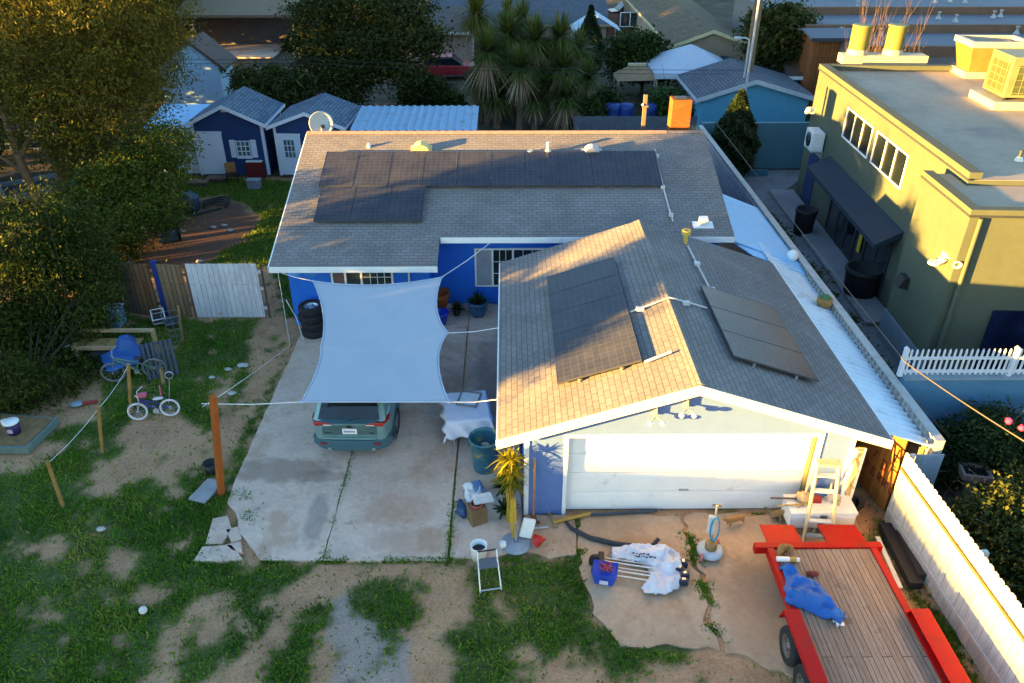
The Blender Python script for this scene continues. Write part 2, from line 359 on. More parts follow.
# concrete
def concrete(name, c, stain, crack=True):
    m, nt, bs = nodes(name)
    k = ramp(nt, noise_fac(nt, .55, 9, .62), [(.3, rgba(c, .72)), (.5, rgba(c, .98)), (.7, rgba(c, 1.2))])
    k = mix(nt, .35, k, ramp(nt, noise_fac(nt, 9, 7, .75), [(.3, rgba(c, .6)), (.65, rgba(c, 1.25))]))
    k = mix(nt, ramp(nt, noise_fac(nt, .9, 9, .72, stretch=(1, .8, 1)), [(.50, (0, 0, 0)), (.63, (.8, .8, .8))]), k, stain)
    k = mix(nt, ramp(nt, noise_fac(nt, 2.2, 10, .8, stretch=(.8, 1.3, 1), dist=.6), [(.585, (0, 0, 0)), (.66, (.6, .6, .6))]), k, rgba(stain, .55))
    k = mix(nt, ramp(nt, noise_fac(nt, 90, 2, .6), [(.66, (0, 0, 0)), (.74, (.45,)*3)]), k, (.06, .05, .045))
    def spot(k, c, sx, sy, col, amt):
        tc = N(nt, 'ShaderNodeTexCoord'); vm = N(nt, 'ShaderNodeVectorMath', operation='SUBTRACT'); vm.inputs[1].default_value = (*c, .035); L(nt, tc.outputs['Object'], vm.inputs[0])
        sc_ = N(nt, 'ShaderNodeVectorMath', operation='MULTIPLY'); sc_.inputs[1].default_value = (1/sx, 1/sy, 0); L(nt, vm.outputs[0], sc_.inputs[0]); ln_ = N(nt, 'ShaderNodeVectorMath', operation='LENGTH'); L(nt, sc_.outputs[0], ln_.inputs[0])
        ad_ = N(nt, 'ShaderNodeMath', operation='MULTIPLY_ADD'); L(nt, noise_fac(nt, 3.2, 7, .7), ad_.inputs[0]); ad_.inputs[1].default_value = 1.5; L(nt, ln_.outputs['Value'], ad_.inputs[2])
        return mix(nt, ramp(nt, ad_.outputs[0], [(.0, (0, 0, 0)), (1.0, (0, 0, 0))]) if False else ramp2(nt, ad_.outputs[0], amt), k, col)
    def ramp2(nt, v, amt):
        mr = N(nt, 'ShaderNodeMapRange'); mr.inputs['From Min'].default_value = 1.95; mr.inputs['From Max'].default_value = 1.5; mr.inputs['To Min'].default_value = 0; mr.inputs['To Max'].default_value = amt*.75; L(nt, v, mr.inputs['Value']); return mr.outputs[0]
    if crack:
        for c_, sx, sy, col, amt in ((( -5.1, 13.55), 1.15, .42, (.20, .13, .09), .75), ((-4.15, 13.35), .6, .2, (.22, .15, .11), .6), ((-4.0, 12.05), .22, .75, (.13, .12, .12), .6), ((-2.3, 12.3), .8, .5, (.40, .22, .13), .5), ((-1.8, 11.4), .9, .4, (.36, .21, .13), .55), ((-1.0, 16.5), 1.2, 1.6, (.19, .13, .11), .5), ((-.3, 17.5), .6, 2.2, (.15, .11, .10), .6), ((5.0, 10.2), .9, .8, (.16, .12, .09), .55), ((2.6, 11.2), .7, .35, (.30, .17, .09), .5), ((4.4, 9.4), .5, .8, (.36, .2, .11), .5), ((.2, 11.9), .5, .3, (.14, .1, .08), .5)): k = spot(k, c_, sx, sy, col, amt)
    L(nt, k, bs.inputs['Base Color']); bs.inputs['Roughness'].default_value = .88; bs.inputs['Specular IOR Level'].default_value = .25
    bump(nt, bs, noise_fac(nt, 30, 8, .8), .25, .012); MATS[name] = m; return m
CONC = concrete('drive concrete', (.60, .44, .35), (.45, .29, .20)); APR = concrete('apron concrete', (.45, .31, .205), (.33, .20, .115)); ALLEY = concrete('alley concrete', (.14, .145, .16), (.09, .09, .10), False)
def slab(name, P, z=.035, m=CONC, jag=.02):
    """a poured slab with slightly crumbled edges"""
    Q = []
    n = len(P)
    for i in range(n):
        a = np.array(P[i]); b = np.array(P[(i+1) % n]); k = max(1, int(np.hypot(*(b-a))/.18))
        for j in range(k):
            q = a+(b-a)*j/k; q = q+jag*np.array([mnoise.noise(Vector((q[0]*3, q[1]*3, .5))), mnoise.noise(Vector((q[0]*3, q[1]*3, 7.5)))]); Q.append((q[0], q[1], z))
    ar = sum(Q[i][0]*Q[(i+1) % len(Q)][1]-Q[(i+1) % len(Q)][0]*Q[i][1] for i in range(len(Q)))
    if ar < 0: Q = Q[::-1]
    return struct(MB().poly(Q, .09).build(name, m))
slab('driveway', [(-6.02, 19.9), (-6.05, 13.1), (-6.0, 12.5), (-5.75, 12.25), (-5.45, 11.6), (-5.2, 11.3), (-4.85, 10.9), (-3.64, 10.87), (-3.61, 19.9)], jag=.03)
slab('driveway', [(-3.59, 19.9), (-3.62, 10.87), (-1.2, 10.86), (-1.19, 19.9)], jag=.012)
slab('driveway', [(-1.15, 21.4), (-1.15, 10.95), (-.3, 10.92), (.1, 11.1), (.28, 12.0), (.28, 21.4)], jag=.015)
slab('porch_slab', [(-2.2, 21.45), (-2.2, 19.94), (-1.17, 19.94), (-1.17, 21.45)], m=CONC)
slab('garage_apron', [(.33, 12.1), (.33, 11.1), (.8, 10.9), (1.35, 11.0), (1.4, 12.1)], m=APR, jag=.05)
slab('garage_apron', [(1.46, 12.1), (1.42, 11.0), (1.5, 9.6), (2.0, 8.9), (3.6, 8.85), (3.62, 12.1)], m=APR, jag=.16, z=.016)
slab('garage_apron', [(3.74, 12.1), (3.72, 8.8), (4.6, 8.4), (5.2, 8.0), (7.0, 8.4), (7.2, 11.0), (7.2, 12.9), (6.9, 13.0), (6.88, 12.1)], m=APR, jag=.16, z=.016)
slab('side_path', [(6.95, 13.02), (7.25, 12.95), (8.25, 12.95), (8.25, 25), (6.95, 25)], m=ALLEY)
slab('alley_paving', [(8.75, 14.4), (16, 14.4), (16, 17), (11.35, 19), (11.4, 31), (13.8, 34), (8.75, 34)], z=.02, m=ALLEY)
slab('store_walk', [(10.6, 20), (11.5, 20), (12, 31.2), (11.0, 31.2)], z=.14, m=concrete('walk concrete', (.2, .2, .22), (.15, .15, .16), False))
# broken pieces of slab by the drive
for i, pts in enumerate([((213,520),(228,517),(232,530),(222,545),(206,545)), ((226,531),(238,528),(242,540),(232,544)), ((203,548),(232,546),(243,560),(222,563),(194,562)), ((225,546),(241,543),(243,555),(233,552))]):
    q = [(*g(a, b)[:2], .045) for a, b in pts]; q = q[::-1] if sum(q[j][0]*q[(j+1) % len(q)][1]-q[(j+1) % len(q)][0]*q[j][1] for j in range(len(q))) < 0 else q
    one('concrete_chunk', MB().poly(q, .08), CONC, ['pale upper piece of broken concrete in the grass beside the driveway corner', 'small rounded concrete piece right beside the broken driveway corner', 'wide lowest piece of broken concrete on the grass', 'narrow broken concrete piece between the larger chunks by the driveway'][i], 'concrete chunk', 'broken concrete pieces beside the driveway', bev=.01)
for k in range(4):
    pass

# ------------------------------------------------------------------ shared materials
SHING = brickmat('shingles', (.275, .245, .235), (.23, .205, .195), (.13, .12, .125), .25, .125, .010, var=.30, scale=.8, bmp=.55, stain=(.24, .20, .17), stain_amt=.2)
BLUE = mat('house blue paint', (.014, .15, .66), .7, var=.12, bmp=.15)
BLUEW = mat('garage wall paint', (.60, .64, .74), .75, var=.05, bmp=.2, bscale=60)
WHITE = mat('white paint', (.80, .79, .76), .6, var=.05, dirt=(.5, .44, .36), dirt_amt=.12)
CREAM = mat('cream trim paint', (.80, .72, .55), .6, var=.06)
DARKG = glassmat('window glass', (.02, .035, .04))
CURT = mat('curtain', (.16, .10, .10), .9)
BLACK = mat('black plastic', (.018, .018, .02), .5)
STEEL = mat('galvanised steel', (.5, .52, .55), .4, .7)
ALU = mat('aluminium', (.62, .62, .63), .35, .8, var=.08)
RUBBER = mat('tyre rubber', (.02, .021, .024), .85, var=.3)
WPLAST = mat('white plastic', (.75, .75, .74), .4, var=.05)
ORANGEP = mat('stained cedar', (.38, .12, .022), .7, var=.3, scale=6)
ROPE = mat('white rope', (.7, .68, .66), .8)
WIRE = mat('grey wire', (.18, .17, .16), .6)

# ------------------------------------------------------------------ main house
SL = .32
def rz_(y): return 2.2+SL*(y-19.6)
house = thing('house', 'long single storey blue house with grey shingle gable roof behind the garage', 'house', (0, 25.75, 0))
RY, RZ = 25.75, rz_(25.75)
def hp(mb, n, m, par=house, **k): return mb.build(n, m, par, world=True, **k)
wl = MB()
wl.prism([(20.2, 0), (20.2, rz_(20.2)-.14), (RY, RZ-.14), (31.3, rz_(20.2)-.14), (31.3, 0)], -6.3, -2.25)
wl.prism([(21.5, 0), (21.5, rz_(21.5)-.14), (RY, RZ-.142), (31.296, rz_(20.2)-.14), (31.296, 0)], -2.25, 6.3)
hp(wl, 'wall', BLUE)
rf = MB()
for x0, x1, ye in ((-6.6, -1.95, 19.6), (-1.95, 6.55, 20.75)):
    rf.prism([(ye, rz_(ye)), (RY, RZ), (31.9, 2.2), (31.9, 2.08), (RY, RZ-.12), (ye, rz_(ye)-.12)], x0, x1)
roof = hp(rf, 'roof', SHING)
hp(MB().prism([(RY-.16, RZ-.03), (RY, RZ+.035), (RY+.16, RZ-.03), (RY, RZ+.005)], -6.62, 5.3), 'ridge_cap', mat('red lit ridge', (.36, .21, .16), .9, var=.25, scale=8), roof)  # reddish light along the ridge is put into this cap's colour
hp(MB().prism([(RY-.14, RZ-.03), (RY, RZ+.03), (RY+.14, RZ-.03), (RY, RZ+.005)], 5.32, 6.55), 'ridge_cap', SHING, roof)
fa = MB()
fa.box(-6.63, -1.94, 19.57, 19.60, 2.02, 2.19); fa.box(-1.92, 6.56, 20.72, 20.75, rz_(20.75)-.18, rz_(20.75)-.01)
fa.prism([(19.57, 2.02), (19.57, 2.19), (RY, RZ), (RY, RZ-.17)], -6.64, -6.61)
hp(fa, 'fascia', WHITE)
hp(MB().box(-2.85, -2.81, 20.14, 20.18, 0, 2.1), 'downspout', WHITE)
def window(par, x0, x1, z0, z1, y, split, grids, frame=WHITE, glass=DARKG, th=.05, fw=.05, blind=None, axis='y'):
    """casement in a wall facing -y at y (or facing -x at x=y with axis 'x'): glass with frame and thin muntins"""
    def B(mb, a0, a1, d0, d1, c0, c1): return mb.box(a0, a1, y-d1, y-d0, c0, c1) if axis == 'y' else mb.box(y-d1, y-d0, a0, a1, c0, c1)
    gl = B(MB(), x0, x1, .005, .02, z0, z1).build('window', glass, par, world=True)
    f = MB()
    B(f, x0-fw, x0+.01, .004, th, z0-fw, z1+fw); B(f, x1-.01, x1+fw, .004, th, z0-fw, z1+fw); B(f, x0+.01, x1-.01, .004, th, z1, z1+fw); B(f, x0+.01, x1-.01, .004, th, z0-fw, z0)
    for s in split: B(f, s-.03, s+.03, .006, th-.008, z0, z1)
    f.build('frame', frame, gl, world=False).matrix_basis = world_of(par).inverted()
    if grids:
        q = MB()
        for a0, a1, nx_, nz_ in grids:
            for i in range(1, nx_): B(q, a0+(a1-a0)*i/nx_-.008, a0+(a1-a0)*i/nx_+.008, .021, .03, z0, z1)
            for i in range(1, nz_): B(q, a0, a1, .0215, .029, z0+(z1-z0)*i/nz_-.008, z0+(z1-z0)*i/nz_+.008)
        q.build('muntins', frame, gl).matrix_basis = world_of(par).inverted()
    if blind:
        B(MB(), blind[0], blind[1], .0205, .024, z0+.01, z1-.01).build('curtain', CURT if len(blind) < 3 else blind[2], gl).matrix_basis = world_of(par).inverted()
    return gl
window(house, -5.02, -3.33, .75, 1.86, 20.2, (-4.2, -4.66), [(-4.15, -3.33, 4, 4)], blind=(-5.0, -4.7))
window(house, -.94, 1.3, .66, 1.84, 21.5, (.17, -.45), [(-.42, .14, 3, 3), (.2, 1.3, 4, 3)], blind=(-.92, -.48, mat('pale curtain', (.30, .33, .38), .8)))
# chimney
ch = hp(MB().box(5.58, 6.22, 26.5, 27.1, 3.6, 5.0), 'chimney', brickmat('chimney brick', (.40, .105, .022), (.32, .075, .016), (.17, .06, .02), .21, .075, .010, rough=.85, var=.25), roof)
hp(MB().box(5.55, 6.25, 26.47, 27.13, 4.98, 5.05), 'chimney_cap', mat('chimney crown', (.45, .22, .09), .9), ch) if False else hp(MB().box(5.72, 6.08, 26.62, 26.98, 4.99, 5.03), 'flue', BLACK, roof)
# vents on the front slope
def on_roof(px, py, th=0):
    d = ray(px, py); n = np.array([0, -SL, 1.]); c = 2.2-SL*19.6+th; return CAM+d*((c-n@CAM)/(n@d))
for (px, py), c in (((421,152), (.62, .48, .2)), ((592,155), (.45, .43, .42))):  # low sun on the first vent is put into its yellow
    q = on_roof(px, py); b = MB(); b.M = Matrix.Translation(q) @ Matrix.Rotation(math.atan(SL), 4, 'X')
    b.prism([(.26*math.cos(t), .26*math.sin(t)+.0) for t in np.linspace(0, PI, 9)], -.02, .25, 'y'); b.box(-.34, .34, -.06, .34, 0, .015)
    b.build('roof_vent', mat('vent tone %d' % px, c, .7), roof, world=True)
for px, py, h, r_ in ((548, 154, .42, .06), (530, 154, .14, .10), (369, 147, .16, .04)):
    q = on_roof(px, py); b = MB(); b.cyl((q[0], q[1], q[2]-.03), r_, h); b.cyl((q[0], q[1], q[2]-.03), r_*1.7, .07+h*.2)
    b.build('vent_pipe', mat('vent white', (.6, .56, .5), .6), roof, world=True)
q = on_roof(703, 226); b = MB(); b.M = Matrix.Translation(q) @ Matrix.Rotation(math.atan(SL), 4, 'X'); b.box(-.3, .3, -.12, .2, .002, .02); b.box(-.12, .13, -.04, .2, .02, .22); b.build('flue_cap', WPLAST, roof, world=True, bev=.01)
# conduit down the slope
b = MB(); b.tube([on_roof(655, 150, .05), on_roof(658, 165, .05), on_roof(663, 186, .05), on_roof(668, 205, .05), on_roof(673, 221, .05)], .022, 6)
for p in ((663, 187), (671, 215), (657, 156)): q = on_roof(*p, .05); b.cbox(q, (.12, .1, .1))
b.build('conduit', mat('conduit grey', (.55, .52, .5), .5), roof, world=True)

# solar arrays
SOL, nt, bs = nodes('solar cells')
tc = N(nt, 'ShaderNodeTexCoord'); bk = N(nt, 'ShaderNodeTexBrick'); bk.offset = 0
for k, v in (('Color1', (.028, .030, .043, 1)), ('Color2', (.034, .036, .052, 1)), ('Mortar', (.075, .075, .085, 1)), ('Scale', 1.0), ('Mortar Size', .005), ('Brick Width', .16), ('Row Height', .16)): bk.inputs[k].default_value = v
L(nt, tc.outputs['UV'], bk.inputs['Vector']); cc = mix(nt, ramp(nt, noise_fac(nt, 1.4, 8, .7), [(.4, (0, 0, 0)), (.7, (.35,)*3)]), bk.outputs['Color'], (.10, .09, .09))
L(nt, cc, bs.inputs['Base Color']); bs.inputs['Roughness'].default_value = .3; bs.inputs['Specular IOR Level'].default_value = .16
PFR = mat('panel frame', (.10, .10, .11), .4, .5)
def array(label, O, U, Vv, nu, nv, du, dv, gap=.02, h=.12):
    """solar panels in a grid: O corner on the roof, U along, Vv up the slope (unit vectors)"""
    U = Vector(U).normalized(); Vv = Vector(Vv).normalized(); W = U.cross(Vv); O = Vector(O)
    t = thing('solar_array', label, 'solar panels', O, group='solar arrays on the two roofs')
    M = Matrix(((U.x, Vv.x, W.x), (U.y, Vv.y, W.y), (U.z, Vv.z, W.z))).to_4x4()
    for j in range(nv):
        for i in range(nu):
            T = M @ Matrix.Translation((i*(du+gap), j*(dv+gap), 0))
            p = MB(T).box(.012, du-.012, .012, dv-.012, h-.02, h).build('panel', SOL, t)
            f = MB(T)
            f.box(0, du, 0, .012, h-.04, h+.004); f.box(0, du, dv-.012, dv, h-.04, h+.004); f.box(0, .012, .012, dv-.012, h-.04, h+.004); f.box(du-.012, du, .012, dv-.012, h-.04, h+.004)
            f.build('panel_frame', PFR, p)
    r = MB(M)
    for j in range(nv):
        for k in (.25, .75): r.box(-.03, nu*(du+gap), j*(dv+gap)+dv*k-.02, j*(dv+gap)+dv*k+.02, h-.085, h-.041)
    for i in range(nu+1):
        for j in range(nv):
            for k in (.25, .75): r.box(i*(du+gap)-.03-.02*(i > 0), i*(du+gap)+.01-.02*(i > 0), j*(dv+gap)+dv*k-.015, j*(dv+gap)+dv*k+.015, 0, h-.085)
    r.build('rail', ALU, t)
    return t
vs_ = Vector((0, 1, SL))
a0 = on_roof(319, 189, .0); a1 = on_roof(663, 189); lr = (a1[0]-a0[0])/10-.02
array('long upper row of ten dark solar panels just below the house ridge', (a0[0], a0[1], a0[2]), (1, 0, 0), vs_, 10, 1, lr, 1.76)
array('lower row of three dark solar panels at the left of the house roof', on_roof(314, 224), (1, 0, 0), vs_, 3, 1, 1.045, 1.60)

# ------------------------------------------------------------------ garage
garage = thing('garage', 'white two car garage with grey shingle gable roof and cream rake boards facing the yard', 'garage', (3.5, 15.7, 0))
GS = .333; GX0, GX1, GRX, GRZ = -.2, 7.4, 3.55, 3.5
def gz(x): return GRZ-GS*abs(x-GRX)
def gp(mb, n, m, par=garage, **k): return mb.build(n, m, par, world=True, **k)
GW = MB()
# front wall as three pieces around the door opening, then the side and rear walls
yF = 12.16
GW.box(.33, 1.2, yF, yF+.16, 0, 2.05); GW.box(6.12, 6.88, yF, yF+.16, 0, 2.05)
GW.prism([(.33, 2.05), (.33, gz(.33)-.14), (GRX, GRZ-.14), (6.88, gz(6.88)-.14), (6.88, 2.05)], yF, yF+.16, 'y')
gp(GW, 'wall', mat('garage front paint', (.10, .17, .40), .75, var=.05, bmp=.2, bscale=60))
sw = MB(); sw.box(.33, .47, yF+.162, 19.3, 0, gz(.33)-.15); sw.box(6.74, 6.88, yF+.162, 19.3, 0, gz(6.88)-.15)
sw.prism([(.471, 0), (.471, gz(.33)-.15), (GRX, GRZ-.15), (6.739, gz(6.88)-.15), (6.739, 0)], 19.15, 19.3, 'y'); gp(sw, 'side_wall', BLUE)
gr_ = MB()
gr_.prism([(GX0, gz(GX0)), (GRX, GRZ), (GX1, gz(GX1)), (GX1, gz(GX1)-.11), (GRX, GRZ-.11), (GX0, gz(GX0)-.11)], 11.83, 19.7, 'y')
groof = gp(gr_, 'roof', SHING)
gp(MB().prism([(GRX-.15, GRZ-.035), (GRX, GRZ+.03), (GRX+.15, GRZ-.035), (GRX, GRZ+.005)], 11.84, 19.69, 'y'), 'ridge_cap', SHING, groof)
rk = MB()
rk.prism([(GX0-.02, gz(GX0-.02)-.01), (GRX, GRZ-.005), (GRX, GRZ-.215), (GX0-.02, gz(GX0-.02)-.21)], 11.795, 11.828, 'y')
rk.prism([(GX1+.02, gz(GX1+.02)-.01), (GRX+.002, GRZ-.005), (GRX+.002, GRZ-.215), (GX1+.02, gz(GX1+.02)-.21)], 11.794, 11.828, 'y')
gp(rk, 'rake_board', CREAM)
ev = MB(); ev.box(GX0-.03, GX0-.002, 11.83, 19.7, gz(GX0)-.17, gz(GX0)-.01); ev.box(GX1+.002, GX1+.03, 11.83, 19.7, gz(GX1)-.17, gz(GX1)-.01); gp(ev, 'fascia', WHITE)
# soffit under the front overhang
gp(MB().prism([(.0, gz(0)-.125), (GRX, GRZ-.125), (7.2, gz(7.2)-.125), (7.2, gz(7.2)-.14), (GRX, GRZ-.14), (0, gz(0)-.14)], 11.83, yF-.002, 'y'), 'soffit', BLUEW)
# sectional door
GD = mat('garage door paint', (.84, .82, .80), .55, var=.04, dirt=(.62, .56, .5), dirt_amt=.08)
gd = MB(); z0 = .015
for k in range(4): gd.box(1.21, 6.11, yF+.13, yF+.155, z0+k*.505, z0+k*.505+.495)
gdo = gp(gd, 'garage_door', GD, bev=.006)
rb = MB()
for k in range(4):
    for j in range(8):
        x0 = 1.30+j*.605; rb.box(x0, x0+.52, yF+.124, yF+.131, z0+k*.505+.09, z0+k*.505+.41)
gp(rb, 'door_panels', GD, gdo, bev=.004)
gp(MB().box(3.55, 3.75, yF+.10, yF+.125, .55, .58), 'handle', STEEL, gdo)
tr = MB(); tr.box(1.12, 1.2, yF-.022, yF-.002, 0, 2.12); tr.box(6.12, 6.24, yF-.025, yF-.002, 0, 2.12); tr.box(1.2, 6.12, yF-.021, yF-.002, 2.04, 2.12); tr.box(.325, .42, yF-.023, yF-.002, 0, gz(.4)-.16); tr.box(6.80, 6.89, yF-.023, yF-.002, 0, gz(6.85)-.16)
gp(tr, 'casing', mat('casing paint', (.74, .74, .76), .6, var=.05))
gp(MB().box(6.075, 6.11, yF-.02, yF+.12, .02, 2.03), 'door_seal', mat('yellowed seal', (.15, .12, .06), .8))
def on_g(px, py, side, th=0):
    s = GS if side < 0 else -GS
    d = ray(px, py); n = np.array([-s, 0, 1.]); c = GRZ-s*GRX+th; return CAM+d*((c-n@CAM)/(n@d))
ul = Vector((0, -1, 0)); vl = Vector((1, 0, GS))
o_ = on_g(548, 281, -1); array('five dark solar panels on the sunlit left slope of the garage roof', o_, (0, -1, 0), (1, 0, GS), 5, 1, .94, 1.74)
o_ = Vector(on_g(816, 385, 1)); array('three dark solar panels on the shaded right slope of the garage roof', o_, (0, 1, 0), (-1, 0, GS), 3, 1, 1.03, 1.92)
b = MB(); b.tube([on_g(688, 246, 1, .05), on_g(697, 264, 1, .05), on_g(707, 283, 1, .05), on_g(714, 297, 1, .05)], .022, 6)
for p in ((697, 264), (712, 290)): b.cbox(on_g(*p, 1, .05), (.14, .12, .1))
b.build('conduit', mat('conduit grey', (.55, .52, .5), .5), groof, world=True); b = MB(); b.tube([on_g(630, 312, -1, .05), on_g(650, 305, -1, .05), (GRX, on_g(668, 300, -1)[1], GRZ+.06), on_g(690, 303, 1, .05), on_g(707, 308, 1, .05)], .02, 6)
for p, s in (((640, 309), -1), ((686, 303), 1)): b.cbox(on_g(*p, s, .05), (.16, .10, .08))
b.build('conduit', mat('conduit grey', (.5,.5,.5)), groof, world=True); b = MB(); b.tube([on_g(645, 362, -1, .07), on_g(671, 352, -1, .07)], .03, 6)
b.build('conduit', mat('conduit grey', (.55, .52, .5), .5), groof, world=True)
q = on_g(685, 243, 1); b = MB(); b.cyl((q[0], q[1], q[2]-.05), .06, .42); b.cyl((q[0], q[1], q[2]+.25), .12, .12); b.build('vent_pipe', mat('vent ochre', (.6, .40, .08), .6), groof, world=True)
# flood lights under the rake
for px, py, lab in ((655, 412, 'left twin bulb flood light under the garage gable'), (686, 404, 'right twin bulb flood light nearest the garage gable peak')):
    q = gy(px, py, yF-.01); t = thing('flood_light', lab, 'flood light', q, group='flood lights on the garage gable')
    b = MB(); b.cyl((0, 0, 0), .06, .05, 12, Matrix.Rotation(PI/2, 4, 'X')); b.tube([(0, -.04, 0), (0, -.12, -.02), (-.09, -.2, -.05)], .02, 6); b.tube([(0, -.12, -.02), (.09, -.2, -.05)], .02, 6); b.box(-.02, .02, -.10, -.02, 0, .2)
    b.build('mount', mat('lamp mount', (.42, .38, .32), .6), t)
    for s in (-1, 1): MB().ball((s*.12, -.25, -.09), .055, n=12, m=8).build('bulb', WPLAST, t)
# ------------------------------------------------------------------ right boundary: block wall, patio cover, fences
BLK = brickmat('concrete block', (.48, .46, .45), (.42, .40, .40), (.17, .16, .155), .40, .20, .012, var=.25, bmp=.4, stain=(.2, .19, .17))
BX0, BX1, BY0, BY1, BZ = 8.42, 8.60, 12.05, 34.2, 2.0
bw = thing('block_wall', 'long grey concrete block wall with pierced top course between the house and the alley', 'wall', (8.5, 23, 0))
MB().box(BX0, BX1, BY0, BY1, 0, BZ-.2).build('lower_courses', BLK, bw, world=True)
t_ = MB(); n = int((BY1-BY0)/.2)
t_.box(BX0, BX1, BY0, BY1, BZ-.198, BZ-.165); t_.box(BX0-.004, BX1+.004, BY0, BY1, BZ-.03, BZ)
for i in range(n+1):
    y = BY0+i*(BY1-BY0-.05)/n; t_.box(BX0+.003, BX1-.003, y, y+.05, BZ-.166, BZ-.03)
t_.build('pierced_course', mat('pierced block', (.40, .385, .37), .9, var=.2, scale=4), bw, world=True)
# patio cover in metal sheets between the roofs and the wall
def corr(x0, z0, x1, z1, ya, yb, y_pitch=.21, amp=.034, th=.01, skew=0.0):
    """corrugated sheet, corrugations running across (along x); ya, yb ends"""
    mb = MB(); n = int(abs(yb-ya)/y_pitch*8); vs = []
    for i in range(n+1):
        y = ya+(yb-ya)*i/n; h = amp*math.sin(2*PI*(y-ya)/y_pitch)
        vs += [(x0, y+skew, z0+h), (x1, y, z1+h), (x0, y+skew, z0+h-th), (x1, y, z1+h-th)]
    fs = []
    for i in range(n):
        a, b = 4*i, 4*i+4; fs += [(a, a+1, b+1, b), (a+2, b+2, b+3, a+3), (a, b, b+2, a+2), (a+1, a+3, b+3, b+1)]
    fs += [(0, 2, 3, 1), (4*n, 4*n+1, 4*n+3, 4*n+2)]
    return mb.add(vs, fs)
SHEET = mat('white metal sheet', (.56, .64, .72), .45, .15, var=.08, dirt=(.40, .44, .47), dirt_amt=.25)
SHEETB = mat('blue white sheet', (.27, .50, .74), .5, .1, var=.08, dirt=(.33, .47, .6), dirt_amt=.35)
pc = thing('patio_cover', 'white corrugated metal patio cover running between the garage and the block wall', 'patio cover', (7.9, 16, 0))
corr(7.38, 2.17, 8.40, 1.80, 12.1, 21.2, skew=.0).build('corrugated_sheet', SHEET, pc, world=True)
MB().poly([(6.6, 20.9, 2.36), (8.40, 20.2, 1.92), (8.40, 24.6, 1.92), (6.6, 25.4, 2.42)], .03).build('flat_sheet', SHEETB, pc, world=True)
MB().poly([(7.0, 20.2, 2.22), (8.40, 19.7, 1.87), (8.40, 20.28, 1.90), (6.62, 20.96, 2.30)], .03).build('flashing_sheet', SHEETB, pc, world=True)
pb = MB()
for y in (12.25, 15, 18, 20.5, 24.2): pb.box(8.3, 8.38, y, y+.08, 0, 1.76)
pb.box(8.3, 8.38, 12.2, 24.5, 1.66, 1.75); pb.build('posts', mat('cover timber', (.30, .20, .11), .85), pc, world=True)
one('garden_ball', MB().ball((0, 0, .17), .17), WPLAST, 'white ball resting on the metal cover against the block wall', 'ball', loc=(8.24, g(789, 250, 2.2)[1]-.1, 1.90))
t = thing('flower_pot', 'round terracotta pot with green top sitting on the metal cover by the wall', 'pot', (8.2, 17.75, 1.89))
MB().lathe([(.001, 0), (.13, 0), (.2, .14), (.19, .26), (.15, .27)]).build('pot', mat('pot clay', (.34, .17, .05), .8), t)
MB().ball((0, 0, .27), .15, .15, .08, jit=.3).build('moss', mat('moss', (.08, .16, .06), .95), t)

def picket_fence(name, label, cat, p0, p1, h, pw, gap, m, top='dog', rails=(.3, 1.4), th=.02, side=1, post=True, railm=None, group=None, jit=.0, z0=0.0, lean=0.0):
    """boards along p0 to p1; side +1 puts the rails on the left of that direction"""
    p0 = Vector((*p0, 0)); p1 = Vector((*p1, 0)); d = p1-p0; Ln = d.length; rz = math.atan2(d.y, d.x)
    t = thing(name, label, cat, (p0.x, p0.y, z0), rz, group)
    b = MB(); x = 0; k = 0; rr = random.Random(hash((round(Ln, 2), cat)) % 1000)
    while x+pw <= Ln+.01:
        hh = h+rr.uniform(-jit, jit); c = pw*.28 if top == 'dog' else 0; y0 = rr.uniform(-.003, .003)
        pr = [(x, .0+rr.uniform(0, .03)), (x, hh-c), (x+c, hh), (x+pw-c, hh), (x+pw, hh-c), (x+pw, .0)] if top == 'dog' else ([(x, 0), (x, hh-pw*.6), (x+pw/2, hh), (x+pw, hh-pw*.6), (x+pw, 0)] if top == 'point' else [(x, 0), (x, hh), (x+pw, hh), (x+pw, 0)])
        b.prism([(a, c_) for a, c_ in pr], y0-th/2, y0+th/2, 'y'); x += pw+gap; k += 1
    b.build('boards', m, t)
    rb = MB()
    for r in rails: rb.box(0, Ln, side*th*.5+(.004 if side > 0 else -.044), side*th*.5+(.044 if side > 0 else -.004), r-.045, r+.045)
    rb.build('rails', railm or m, t)
    if post:
        q = MB(); n_ = max(1, round(Ln/2.4))
        for i in range(n_+1):
            xx = min(max(Ln*i/n_, .05), Ln-.05); q.box(xx-.045, xx+.045, side*.07, side*.16, 0, h-.05) if side > 0 else q.box(xx-.045, xx+.045, -.16, -.07, 0, h-.05)
        q.build('posts', railm or m, t)
    return t
FW_ = woodmat('white fence boards', (.62, .60, .56), (.54, .52, .48), .145, 3, .0, stain=(.40, .30, .18), stain_amt=.12, rot=PI/2)
wf = picket_fence('white_fence', 'tall white board fence with scalloped top running beside the red trailer', 'fence', (7.84, 11.95), (8.12, 4.2), 1.82, .14, .011, FW_, rails=(), side=1, jit=.008)
rl = MB(); rl.box(.05, 7.7, -.052, -.014, 1.40, 1.46); rl.build('top_rail', mat('brown rail', (.10, .07, .035), .85, var=.3), wf)  # rail in mottled dark brown, darker than the boards
rl = MB(); rl.box(.05, 7.7, -.05, -.014, .34, .40); rl.build('bottom_rail', FW_, wf)
picket_fence('gap_fence', 'short blue grey board panel closing the gap between the white fence and block wall', 'fence', (7.9, 11.98), (8.62, 11.98), 1.72, .1, .004, mat('grey blue boards', (.23, .29, .36), .8), top='flat', rails=(.4, 1.4), post=False)
